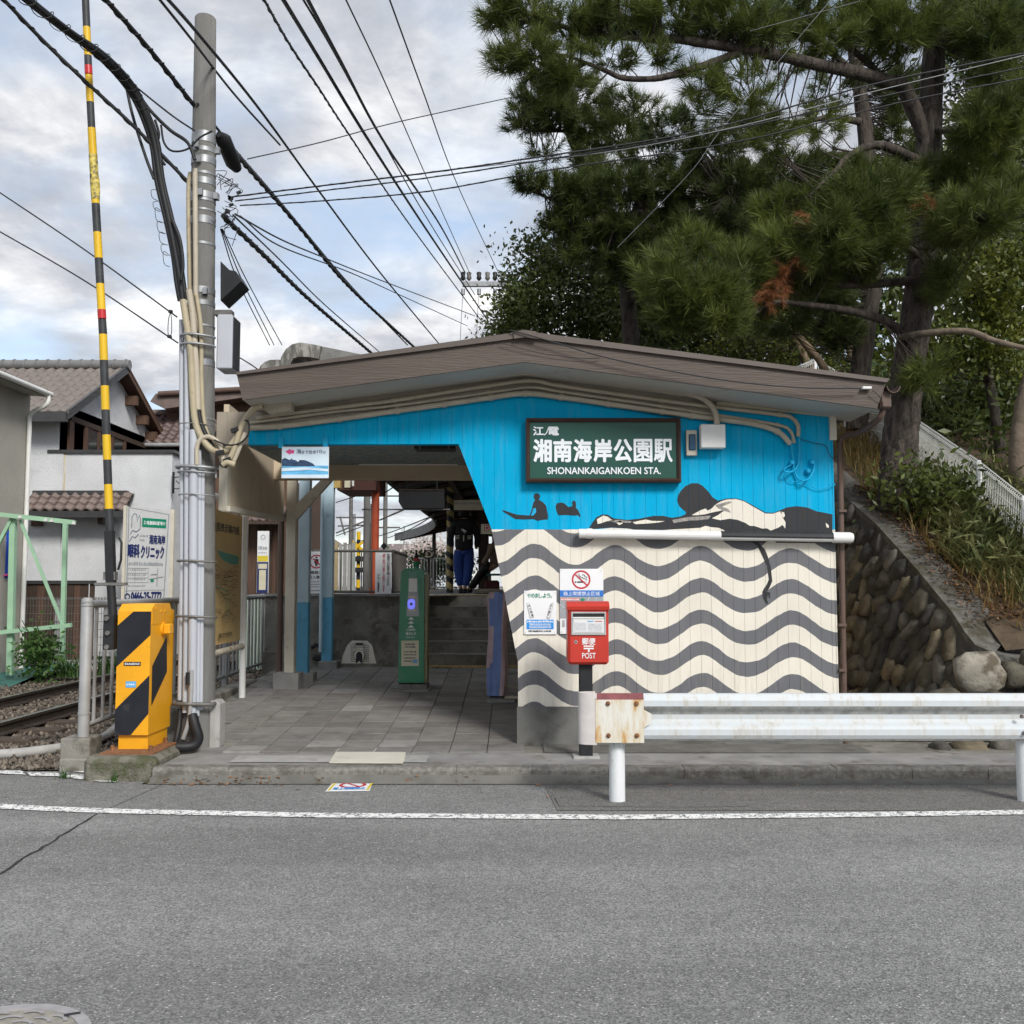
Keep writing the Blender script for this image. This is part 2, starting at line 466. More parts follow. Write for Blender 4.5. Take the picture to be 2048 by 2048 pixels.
def line_paint():
    m, nt, N, L, P = _nodes('worn_road_paint')
    geo = N.new('ShaderNodeNewGeometry')
    vo = N.new('ShaderNodeTexVoronoi'); vo.inputs['Scale'].default_value = 95.0; L.new(geo.outputs['Position'], vo.inputs['Vector'])
    n1 = N.new('ShaderNodeTexNoise'); n1.inputs['Scale'].default_value = 16; n1.inputs['Detail'].default_value = 6; n1.inputs['Roughness'].default_value = 0.7; L.new(geo.outputs['Position'], n1.inputs['Vector'])
    sc = N.new('ShaderNodeSeparateColor'); L.new(vo.outputs['Color'], sc.inputs[0])
    ad = N.new('ShaderNodeMath'); ad.operation = 'MULTIPLY_ADD'; L.new(sc.outputs[0], ad.inputs[0]); ad.inputs[1].default_value = 0.22; L.new(n1.outputs['Fac'], ad.inputs[2])
    r = N.new('ShaderNodeMapRange'); r.inputs[1].default_value = 0.645; r.inputs[2].default_value = 0.685; L.new(ad.outputs[0], r.inputs[0])
    mx = N.new('ShaderNodeMixRGB'); L.new(r.outputs[0], mx.inputs[0]); mx.inputs[1].default_value = (0.78, 0.78, 0.76, 1); mx.inputs[2].default_value = (0.16, 0.16, 0.165, 1)
    L.new(mx.outputs[0], P.inputs['Base Color']); P.inputs['Roughness'].default_value = 0.8
    return m
M['line'] = line_paint()
M['crack'] = mat('crack_dark', (0.03, 0.03, 0.03), 1.0)  # plain dark colour of the thin crack strips on the road
M['tile_floor'] = [mat('paving_slab_%d' % i, c, 0.9, var=0.16, scale=7, bump=0.45, bscale=110, dirt=tuple(k * 0.62 for k in c), dscale=3.5, dth=0.55)
                   for i, c in enumerate([(0.205, 0.197, 0.185), (0.185, 0.172, 0.16), (0.225, 0.213, 0.197), (0.17, 0.16, 0.148), (0.29, 0.28, 0.265)])]
M['yellow_tactile'] = mat('worn_yellow_paint', (0.42, 0.3, 0.09), 0.8, var=0.3, scale=30, dirt=(0.15, 0.12, 0.08), dscale=14, dth=0.5)
M['beige'] = mat('beige_paint', (0.36, 0.315, 0.255), 0.7, var=0.1, scale=3, dirt=(0.27, 0.22, 0.17), dscale=4, dth=0.6)
M['beige_in'] = mat('brown_beige_board', (0.60, 0.50, 0.37), 0.75, var=0.1, scale=2, dirt=(0.48, 0.39, 0.28), dscale=2, dth=0.55)
M['cream_pipe'] = mat('cream_conduit', (0.45, 0.40, 0.315), 0.5, var=0.08, scale=6, dirt=(0.33, 0.28, 0.2), dscale=9, dth=0.6)
M['tan_pipe'] = mat('tan_conduit', (0.40, 0.345, 0.235), 0.5, var=0.12, scale=5, dirt=(0.27, 0.2, 0.12), dscale=5, dth=0.58)
M['soffit'] = mat('soffit_board', (0.47, 0.45, 0.40), 0.7, var=0.06, scale=2, dirt=(0.36, 0.33, 0.27), dscale=3, dth=0.6)
M['frieze'] = mat('frieze_board', (0.55, 0.49, 0.36), 0.7, var=0.1, scale=4, dirt=(0.25, 0.18, 0.11), dscale=7, dth=0.62, stretch=(1, 1, 3))
M['fascia'] = mat('brown_fascia_paint', (0.094, 0.073, 0.061), 0.62, var=0.12, scale=3, bump=0.35, bscale=26, dirt=(0.075, 0.06, 0.05), dscale=5, dth=0.57, stretch=(0.3, 1, 3.5))
M['cap'] = mat('brown_metal_cap', (0.108, 0.086, 0.074), 0.45, var=0.08, scale=4)
M['brown_pipe'] = mat('brown_plastic', (0.115, 0.075, 0.058), 0.42, var=0.12, scale=5, dirt=(0.18, 0.13, 0.1), dscale=8, dth=0.64)
M['white_plastic'] = mat('white_plastic', (0.74, 0.74, 0.72), 0.4, var=0.03)
M['white_panel'] = mat('white_sign_board', (0.78, 0.79, 0.80), 0.4, var=0.03)
M['white_paint'] = mat('white_paint', (0.72, 0.72, 0.70), 0.5, var=0.06, scale=5)
M['conduit_white'] = mat('grey_white_conduit', (0.46, 0.485, 0.53), 0.45, var=0.07, scale=3, dirt=(0.42, 0.43, 0.45), dscale=5, dth=0.6, stretch=(1, 1, 0.3))
M['black'] = mat('black_paint', (0.016, 0.017, 0.019), 0.5, var=0.2)
M['rubber'] = mat('black_cable_sheath', (0.013, 0.0135, 0.015), 0.55, var=0.25)
M['wire'] = mat('wire_sheath', (0.022, 0.023, 0.025), 0.6, var=0.2)
M['wire_light'] = mat('bare_steel_wire', (0.24, 0.25, 0.26), 0.45, 0.4, var=0.15)
M['pole'] = mat('pole_concrete', (0.172, 0.169, 0.16), 0.85, var=0.18, scale=5, bump=0.3, bscale=60, dirt=(0.14, 0.135, 0.12), dscale=3, dth=0.52, stretch=(1.6, 1.6, 0.25))
M['steel'] = mat('galvanised_steel', (0.31, 0.32, 0.33), 0.45, 0.55, var=0.18, scale=9)
M['steel_dark'] = mat('weathered_steel', (0.17, 0.165, 0.155), 0.6, 0.4, var=0.25, scale=12, dirt=(0.12, 0.07, 0.04), dscale=8, dth=0.6)
M['fence_grey'] = mat('grey_fence_paint', (0.33, 0.335, 0.335), 0.55, 0.1, var=0.14, scale=5, dirt=(0.25, 0.2, 0.14), dscale=7, dth=0.64)
M['fence_dark'] = mat('dark_fence_paint', (0.11, 0.105, 0.095), 0.6, 0.2, var=0.2)
M['yellow'] = mat('signal_yellow', (0.78, 0.36, 0.012), 0.42, var=0.07, scale=3, dirt=(0.56, 0.26, 0.02), dscale=9, dth=0.63)
M['yellow_arm'] = mat('arm_yellow', (0.70, 0.44, 0.015), 0.45, var=0.08, scale=3)
M['black_arm'] = mat('arm_black', (0.035, 0.037, 0.04), 0.55, var=0.3, scale=8)
M['red_band'] = mat('red_reflector', (0.5, 0.025, 0.03), 0.35)
M['navy'] = mat('stripe_black', (0.015, 0.017, 0.023), 0.5, var=0.25, spec=0.3, dirt=(0.04, 0.04, 0.042), dscale=8, dth=0.62)
M['post_red'] = mat('post_red', (0.50, 0.040, 0.026), 0.38, var=0.06, scale=4)
M['silver'] = mat('brushed_silver', (0.55, 0.56, 0.56), 0.35, 0.6, var=0.08)
M['sky_label'] = mat('blue_label', (0.13, 0.38, 0.66), 0.4)
M['green_board'] = mat('station_green', (0.012, 0.075, 0.055), 0.35, var=0.08, scale=2)
M['brown_frame'] = mat('brown_frame', (0.045, 0.024, 0.018), 0.4, var=0.2)
M['letter_white'] = mat('letter_white', (0.76, 0.80, 0.84), 0.4, var=0.02)
M['p_white'] = mat('print_white', (0.78, 0.79, 0.80), 0.45, var=0.02)
M['p_black'] = mat('print_black', (0.02, 0.02, 0.024), 0.5, var=0.02)
M['p_grey'] = mat('print_grey', (0.32, 0.34, 0.36), 0.5, var=0.05)
M['p_red'] = mat('print_red', (0.5, 0.03, 0.05), 0.45, var=0.04)
M['p_blue'] = mat('print_blue', (0.03, 0.17, 0.55), 0.45, var=0.04)
M['p_navy'] = mat('print_navy', (0.02, 0.03, 0.12), 0.45, var=0.04)
M['p_cyan'] = mat('print_cyan', (0.02, 0.27, 0.72), 0.45, var=0.04)
M['p_green'] = mat('print_green', (0.01, 0.24, 0.14), 0.45, var=0.04)
M['p_yellow'] = mat('print_yellow', (0.7, 0.55, 0.05), 0.45, var=0.04)
M['p_pink'] = mat('print_pink', (0.65, 0.07, 0.24), 0.45, var=0.04)
M['p_teal'] = mat('print_teal', (0.08, 0.27, 0.2), 0.5, var=0.04)
M['p_cream'] = mat('print_cream', (0.62, 0.58, 0.43), 0.5, var=0.05)
M['p_sea'] = mat('print_sea_blue', (0.12, 0.42, 0.70), 0.5, var=0.35, scale=14, stretch=(0.6, 1, 5), detail=8)
M['p_sky'] = mat('print_pale_sky', (0.60, 0.72, 0.82), 0.5, var=0.1, scale=5)
M['p_island'] = mat('print_island', (0.028, 0.06, 0.13), 0.5, var=0.7, scale=55)
M['p_red_soft'] = mat('print_soft_red', (0.6, 0.2, 0.18), 0.5)
M['tan_board'] = mat('faded_map_board', (0.50, 0.36, 0.16), 0.6, var=0.1, scale=3, dirt=(0.42, 0.28, 0.12), dscale=3, dth=0.58)
M['map_brown'] = mat('map_line_brown', (0.16, 0.075, 0.035), 0.6)
M['map_ink'] = mat('map_ink', (0.055, 0.05, 0.03), 0.6)
M['blue_light'] = mat('pale_blue_paint', (0.46, 0.60, 0.68), 0.6, var=0.06, scale=5, dirt=(0.25, 0.35, 0.4), dscale=7, dth=0.62)
M['blue_mid'] = mat('mid_blue_paint', (0.11, 0.37, 0.56), 0.6, var=0.07, scale=5, dirt=(0.06, 0.2, 0.32), dscale=7, dth=0.62)
M['cream_post'] = mat('cream_post_paint', (0.60, 0.56, 0.47), 0.7, var=0.08, scale=4, dirt=(0.3, 0.24, 0.18), dscale=9, dth=0.62)
M['orange_post'] = mat('orange_red_paint', (0.42, 0.075, 0.03), 0.5, var=0.1)
M['dark_in'] = mat('dark_roof_underside', (0.05, 0.048, 0.045), 0.8, var=0.2)
M['dark_wood'] = mat('dark_timber', (0.055, 0.036, 0.026), 0.75, var=0.35, scale=4, stretch=(8, 8, 0.5))
M['brown_wood'] = mat('brown_timber', (0.10, 0.055, 0.036), 0.7, var=0.3, scale=4, stretch=(8, 8, 0.5))
M['stucco'] = mat('white_stucco', (0.60, 0.61, 0.625), 0.9, var=0.08, scale=1.5, bump=0.6, bscale=45, dirt=(0.50, 0.51, 0.52), dscale=1.6, dth=0.56)
M['stucco_beige'] = mat('beige_stucco', (0.40, 0.38, 0.335), 0.9, var=0.07, scale=2, bump=0.4, bscale=40)
M['stain'] = mat('rust_stain', (0.58, 0.55, 0.48), 0.9, var=0.1, scale=6, dirt=(0.50, 0.40, 0.24), dscale=2.5, dth=0.45, stretch=(6, 1, .6))
M['tile'] = mat('roof_tile_brown', (0.175, 0.152, 0.138), 0.55, var=0.12, scale=4, dirt=(0.16, 0.125, 0.11), dscale=3)
M['tile_dark'] = mat('roof_tile_dark', (0.16, 0.12, 0.105), 0.5, var=0.15, scale=4)
M['tile_red'] = mat('roof_tile_redbrown', (0.13, 0.088, 0.082), 0.5, var=0.15, scale=4)
M['ridge'] = mat('grey_ridge_tile', (0.17, 0.17, 0.17), 0.55, var=0.12)
M['eave_dark'] = mat('dark_eave_metal', (0.05, 0.05, 0.052), 0.45, var=0.1)
M['glass'] = mat('dark_window_glass', (0.03, 0.035, 0.035), 0.08, var=0.3, spec=0.7)
M['green_frame'] = mat('pale_green_paint', (0.34, 0.55, 0.38), 0.5, var=0.08, scale=4, dirt=(0.2, 0.22, 0.12), dscale=9, dth=0.66)
M['mesh_wire'] = mat('grey_mesh_wire', (0.16, 0.15, 0.14), 0.6, 0.2, var=0.15)
M['mesh_white'] = mat('white_mesh_wire', (0.72, 0.73, 0.70), 0.5, var=0.1)
M['netting'] = mat('green_sheet', (0.05, 0.16, 0.14), 0.55, var=0.3, scale=6, bump=0.8, bscale=9)
M['rail'] = mat('rail_steel', (0.055, 0.042, 0.034), 0.55, 0.3, var=0.25, scale=10)
M['rail_top'] = mat('polished_rail_head', (0.32, 0.31, 0.30), 0.3, 0.8, var=0.1)
M['sleeper'] = mat('timber_sleeper', (0.075, 0.057, 0.043), 0.9, var=0.3, scale=8, stretch=(0.5, 6, 6))
M['ballast'] = mat('ballast', (0.15, 0.125, 0.10), 0.95, var=0.3, scale=9, island=0.5)
M['bed'] = mat('ballast_bed', (0.09, 0.08, 0.065), 0.95, var=0.35, scale=25, bump=1.0, bscale=30)
M['stone'] = [mat('wall_stone_%d' % i, c, 0.85, var=0.28, scale=7, bump=0.6, bscale=22, dirt=tuple(k * 0.5 for k in c), dscale=4, dth=0.5)
              for i, c in enumerate([(0.10, 0.09, 0.066), (0.075, 0.07, 0.062), (0.145, 0.12, 0.078), (0.05, 0.048, 0.043), (0.13, 0.12, 0.10)])]
M['mortar'] = mat('wall_mortar', (0.06, 0.056, 0.047), 0.95, var=0.3, scale=6, bump=0.7, bscale=25)
M['coping'] = mat('coping_concrete', (0.105, 0.10, 0.088), 0.95, var=0.35, scale=7, bump=0.9, bscale=30, dirt=(0.055, 0.048, 0.03), dscale=4, dth=0.49)
M['soil'] = mat('hill_soil', (0.075, 0.055, 0.035), 0.98, var=0.4, scale=6, bump=0.9, bscale=25, dirt=(0.10, 0.055, 0.03), dscale=5, dth=0.52)
M['bark_dead'] = mat('dead_branch_bark', (0.17, 0.135, 0.10), 0.95, var=0.3, scale=9, bump=0.6, bscale=22)
M['bark'] = mat('pine_bark', (0.062, 0.05, 0.042), 0.95, var=0.45, scale=9, bump=1.0, bscale=22, dirt=(0.022, 0.018, 0.015), dscale=11, dth=0.5, stretch=(1.6, 1.6, 0.45))
M['bark_tan'] = mat('tan_bark', (0.19, 0.14, 0.09), 0.9, var=0.3, scale=7, bump=0.6, bscale=20)
M['twig'] = mat('twig', (0.045, 0.035, 0.028), 0.9, var=0.3)
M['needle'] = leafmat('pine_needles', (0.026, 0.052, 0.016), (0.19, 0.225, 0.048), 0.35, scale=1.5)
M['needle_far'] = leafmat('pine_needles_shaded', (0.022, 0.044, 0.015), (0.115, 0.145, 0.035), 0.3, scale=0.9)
M['needle_dead'] = leafmat('dead_needles', (0.22, 0.075, 0.03), (0.34, 0.15, 0.06), 0.2)
M['leaf'] = leafmat('evergreen_leaf', (0.030, 0.052, 0.015), (0.11, 0.135, 0.03), 0.25, scale=1.0, rough=0.4)
M['leaf_yellow'] = leafmat('yellow_green_leaf', (0.035, 0.062, 0.015), (0.17, 0.18, 0.025), 0.3, scale=1.3, rough=0.4)
M['sasa'] = leafmat('bamboo_grass', (0.055, 0.088, 0.025), (0.27, 0.26, 0.11), 0.3, scale=2.0)
M['dry'] = leafmat('dry_grass', (0.11, 0.095, 0.03), (0.30, 0.20, 0.075), 0.3, scale=2.0)
M['litter'] = leafmat('fallen_leaves', (0.16, 0.07, 0.035), (0.36, 0.19, 0.09), 0.1, scale=4.0)
M['weed'] = leafmat('weed_leaf', (0.035, 0.09, 0.022), (0.10, 0.19, 0.05), 0.3)
M['blossom'] = leafmat('cherry_blossom', (0.52, 0.44, 0.40), (0.78, 0.70, 0.66), 0.3)
M['ic_green'] = mat('reader_green', (0.003, 0.21, 0.095), 0.35, var=0.04)
M['ic_khaki'] = mat('reader_side_khaki', (0.20, 0.17, 0.065), 0.5, var=0.06)
M['ic_grey'] = mat('reader_grey_panel', (0.36, 0.37, 0.40), 0.35, var=0.04)
M['cloth_mauve'] = mat('mauve_cover_cloth', (0.50, 0.38, 0.41), 0.8, var=0.15, scale=6, bump=0.3, bscale=20)
M['cloth_blue'] = mat('blue_cover_cloth', (0.17, 0.25, 0.52), 0.8, var=0.15, scale=6, bump=0.3, bscale=20)
M['hoodie'] = mat('black_sweatshirt', (0.016, 0.016, 0.018), 0.9, var=0.2)
M['trousers'] = mat('blue_trousers', (0.02, 0.055, 0.24), 0.8, var=0.2, scale=12)
M['skin'] = mat('skin', (0.42, 0.25, 0.17), 0.55, var=0.05)
M['hair'] = mat('dark_hair', (0.012, 0.010, 0.009), 0.6)
M['coat'] = mat('tan_coat', (0.24, 0.17, 0.12), 0.85, var=0.15)
M['bag'] = mat('dark_red_bag', (0.09, 0.02, 0.02), 0.7)
def emit(name, col, st):
    m, nt, N, L, P = _nodes(name)
    P.inputs['Base Color'].default_value = (*col, 1); P.inputs['Emission Color'].default_value = (*col, 1); P.inputs['Emission Strength'].default_value = st
    P.inputs['Roughness'].default_value = 0.3
    return m
M['ic_glow'] = emit('reader_lit_pad', (0.16, 0.17, 0.85), 0.55)
def plastic_film():
    m, nt, N, L, P = _nodes('clear_film')
    t = N.new('ShaderNodeBsdfTransparent'); g = N.new('ShaderNodeBsdfGlossy'); g.inputs['Roughness'].default_value = 0.12
    geo = N.new('ShaderNodeNewGeometry')
    n = N.new('ShaderNodeTexNoise'); n.inputs['Scale'].default_value = 9; n.inputs['Detail'].default_value = 3; L.new(geo.outputs['Position'], n.inputs['Vector'])
    b = N.new('ShaderNodeBump'); b.inputs['Strength'].default_value = 1.0; b.inputs['Distance'].default_value = 0.02; L.new(n.outputs['Fac'], b.inputs['Height']); L.new(b.outputs[0], g.inputs['Normal'])
    mx = N.new('ShaderNodeMixShader'); mx.inputs[0].default_value = 0.022
    L.new(t.outputs[0], mx.inputs[1]); L.new(g.outputs[0], mx.inputs[2]); L.new(mx.outputs[0], N['Material Output'].inputs[0])
    return m
M['film'] = plastic_film()
def steps_mat(name, levels):
    """rusty plate: white paint, rust running down from the bolts"""
    m, nt, N, L, P = _nodes(name)
    geo = N.new('ShaderNodeNewGeometry'); mp = N.new('ShaderNodeMapping'); mp.inputs['Scale'].default_value = (1.0, 1.0, 0.22); L.new(geo.outputs['Position'], mp.inputs[0])
    n = N.new('ShaderNodeTexNoise'); n.inputs['Scale'].default_value = 12; n.inputs['Detail'].default_value = 8; n.inputs['Roughness'].default_value = 0.7; L.new(mp.outputs[0], n.inputs['Vector'])
    r = N.new('ShaderNodeValToRGB'); el = r.color_ramp.elements
    while len(el) < len(levels): el.new(0.5)
    for e, (p, c) in zip(el, levels): e.position = p; e.color = (*c, 1)
    L.new(n.outputs['Fac'], r.inputs[0]); L.new(r.outputs[0], P.inputs['Base Color']); P.inputs['Roughness'].default_value = 0.6
    return m
M['rust_plate'] = steps_mat('rusted_white_plate', [(0.40, (0.66, 0.65, 0.60)), (0.52, (0.60, 0.54, 0.42)), (0.60, (0.52, 0.31, 0.11)), (0.72, (0.22, 0.09, 0.04))])
M['rail_white'] = steps_mat('grimy_white_beam', [(0.40, (0.54, 0.585, 0.62)), (0.54, (0.54, 0.56, 0.56)), (0.66, (0.46, 0.445, 0.41)), (0.80, (0.30, 0.26, 0.21))])
M['post_white'] = steps_mat('chipped_white_post', [(0.5, (0.70, 0.73, 0.74)), (0.63, (0.66, 0.68, 0.68)), (0.67, (0.4, 0.38, 0.36)), (0.74, (0.12, 0.05, 0.04))])
M['rust'] = mat('rust', (0.22, 0.10, 0.045), 0.9, var=0.4, scale=20, bump=0.5, bscale=60)
M['mossy_cap'] = steps_mat('lichen_concrete', [(0.35, (0.075, 0.07, 0.06)), (0.5, (0.15, 0.145, 0.13)), (0.58, (0.36, 0.35, 0.32)), (0.7, (0.20, 0.19, 0.17))])
M['green_screen'] = mat('pale_green_panel', (0.40, 0.50, 0.40), 0.6, var=0.1)
# ------------------------------------------------------------------ ground, road, pavement
def sheet(name, pts, m, **kw):
    b = MB(); b.add(pts, [tuple(range(len(pts)))]); return b.build(name, m, **kw)
sheet('ground', [(-900, -300, -0.06), (900, -300, -0.06), (900, 1500, -0.06), (-900, 1500, -0.06)], M['ground'], kind='structure')
sheet('road', [(-80, -30, 0), (80, -30, 0), (80, 7.95, 0), (-80, 7.95, 0)], M['asphalt'], kind='structure')
xr = gnd(1108, 1590).x
sheet('road_apron', [(-80, 7.95, 0), (-2.9, 7.95, 0), (-2.9, 8.5, 0), (-80, 8.5, 0)], M['asphalt'], kind='structure')
sheet('roadside_asphalt', [(xr, 7.02, 0.004), (60, 7.06, 0.004), (60, 7.945, 0.004), (xr - 0.06, 7.945, 0.004)], M['asphalt_side'], kind='structure')
def gutZ(x, y):
    e = .066 if x < .7 else .066 - .036 * min(1, (x - .7) / .6)
    return .006 + (e - .006) * max(0, min(1, (y - 7.93) / .10)) ** 1.3
b = MB(); gx_ = [-2.84, -1, .7, 1.0, 1.3, 4, 60]; gy_ = [7.93, 7.95, 7.975, 8.0, 8.03]
b.add([(x, y, gutZ(x, y)) for y in gy_ for x in gx_], [(j * 7 + i, j * 7 + i + 1, (j + 1) * 7 + i + 1, (j + 1) * 7 + i) for j in range(4) for i in range(6)], 0, True)
b.build('gutter_strip', M['gutter'], kind='structure')
kerb = MB().box(-2.84, 60, 8.03, 8.16, 0, 0.02).build('kerb', M['kerb'], kind='structure')
kx = -2.84; kme = None
kb = MB(); kb.prism([(-.2985, y, z) for y, z in ((-.0725, -.06), (-.0725, .034), (-.066, .047), (-.055, .056), (-.04, .06), (.0725, .06), (.0725, -.06))], (.597, 0, 0))
kstone = kb.build('kerb_stone', M['kerb'], kerb)
kstone.location = (kx + 0.3, 8.0925, 0.055)
for i in range(1, 22):
    kx2 = kx + 0.3 + 0.6 * i
    shared('kerb_stone', kstone.data, kerb, (kx2, 8.0925 + random.uniform(-.004, .004), 0.055 + random.uniform(-.004, .003)))
# pavement sheet under the slabs and in front of the plinth
b = MB()
ys = [8.16, 8.75, 9.2, 10.5, 12, 14.6]
vs = []
for y in ys: vs += [(-3.35, y, floorZ(y) - 0.018), (0.6, y, floorZ(y) - 0.018)]
b.add(vs, [(2 * i, 2 * i + 1, 2 * i + 3, 2 * i + 2) for i in range(len(ys) - 1)])
b.add([(0.6, 8.16, 0.108), (14, 8.16, 0.10), (14, 9.4, 0.10), (0.6, 9.4, 0.108)], [(0, 1, 2, 3)])
pave = b.build('pavement', M['concrete_dark'], kind='structure')
slabs = []
for k in range(5):
    s_ = MB(); s_.bbox((0, 0, 0), (0.1595, 0.1465, 0.012), bev=0.0035)
    me_o = s_.build('paving_slab', M['tile_floor'][k], pave); slabs.append(me_o.data); bpy.data.objects.remove(me_o)
ang = math.atan(0.054)
for r in range(19):
    y = 8.87 + 0.3 * r
    for c in range(10):
        x = -2.98 + 0.325 * c
        if y < 9.3 and x < -2.35: continue
        if x < -2.7 and y < 10.2: continue
        k = random.choice([0, 0, 0, 1, 1, 2, 2, 3])
        if random.random() < 0.05: k = 4
        o = shared('paving_slab', slabs[k], pave, (x, y, floorZ(y) - 0.006 + random.uniform(-.003, .002)))
        o.rotation_euler = (ang if y > 9.2 else 0, random.uniform(-.006, .006), random.uniform(-.004, .004))
    # slabs
b = MB()
for (x0, x1, y0, y1, mi) in [(-2.82, 14, 8.166, 8.72, 0), (-2.84, -2.2, 8.72, 9.1, 0), (0.28, 3.1, 8.72, 9.3, 1), (-2.3, -.7, 8.25, 8.56, 2)]:
    z = {0: .113, 1: .1165, 2: .117}[mi] - (0.004 if x0 < -2.5 else 0)
    b.add([(x0, y0, z), (x1, y0, z), (x1, y1, z + 0.003), (x0, y1, z + 0.003)], [(0, 1, 2, 3)], mi)
b.build('pavement_patch', [M['concrete'], M['gutter'], M['concrete_light']], kind='structure')
# painted edge line and the pieces by the crossing
cl = [gnd(*p, 0.006) for p in [(-900, 1560), (-400, 1584), (0, 1612), (120, 1618), (240, 1622), (640, 1630), (1240, 1634), (1640, 1630), (2048, 1624), (2700, 1614), (4200, 1595)]]
MB().strip(cl, 0.135).build('road_edge_line', M['line'], kind='structure')
b = MB()
b.poly([gnd(x, y, .008) for x, y in [(-40, 1538), (40, 1540), (60, 1549), (-40, 1546)]])
b.poly([gnd(x, y, .008) for x, y in [(44, 1545), (110, 1545), (135, 1552), (60, 1551)]])
b.poly([gnd(x, y, .008) for x, y in [(112, 1552), (150, 1549), (255, 1549), (232, 1564), (200, 1563)]])
b.poly([gnd(x, y, .0085) for x, y in [(122, 1540), (170, 1537), (262, 1547), (225, 1551)]])
b.build('crossing_stop_mark', M['line'], kind='structure')
b = MB()
ck = [(-60, 1775), (0, 1746), (40, 1722), (75, 1700), (110, 1680), (150, 1655), (175, 1641), (205, 1622)]
pth = []
for i in range(len(ck) - 1):
    for t in (0, .33, .66):
        x = ck[i][0] * (1 - t) + ck[i + 1][0] * t; y = ck[i][1] * (1 - t) + ck[i + 1][1] * t
        p = gnd(x, y, .003); pth.append(p + V3((random.uniform(-.012, .012), random.uniform(-.012, .012), 0)))
b.strip(pth, [random.uniform(.008, .024) for _ in pth])
p2 = [gnd(x, y, .003) for x, y in [(215, 1618), (262, 1597), (300, 1580), (350, 1556)]]
b.strip(p2, .005)
p3 = [gnd(x, y, .0075) + V3((0, random.uniform(-.012, .012), 0)) for x, y in [(1110, 1596), (1118, 1612), (1240, 1613), (1400, 1614), (1500, 1612)]]
b.strip(p3, .006)
p4 = [gnd(x, 1562 + random.uniform(-1, 1), .0125) for x in range(1260, 2100, 40)]
b.strip(p4, .007)
b.build('road_crack', M['crack'], kind='structure')
# loose leaves in the gutter
b = MB()
for i in range(90):
    if random.random() < 0.55: x, y, z = random.gauss(-2.2, .35), random.uniform(7.90, 8.01), .0
    else: x, y, z = random.uniform(-2.6, 5.5), random.choice([random.uniform(7.85, 8.02), random.uniform(7.85, 8.02), random.uniform(7.2, 7.9)]), .0
    a = random.uniform(0, 6.28); l = random.uniform(.012, .035); w_ = l * random.uniform(.3, .6)
    u = V3((math.cos(a), math.sin(a), random.uniform(-.1, .3))) * l; v = V3((-math.sin(a), math.cos(a), random.uniform(0, .5))) * w_
    c = V3((x, y, (gutZ(x, y) if y > 7.93 else .004) + .006)); b.add([c - u, c - v * .8, c + u, c + v], [(0, 1, 2, 3)])
for i in range(60):
    x, y = random.uniform(-3.0, -0.2), random.uniform(9.6, 14.2)
    if random.random() < .6: x = random.uniform(-3.1, -2.3)
    a = random.uniform(0, 6.28); l = random.uniform(.012, .03); u = V3((math.cos(a), math.sin(a), .1)) * l; v = V3((-math.sin(a), math.cos(a), .2)) * l * .4
    c = V3((x, y, floorZ(y) + .014)); b.add([c - u, c - v, c + u, c + v], [(0, 1, 2, 3)])
b.build('fallen_leaves', M['litter'], label='brown fallen leaves scattered along the gutter and pavement', cat='leaves', kind='stuff')

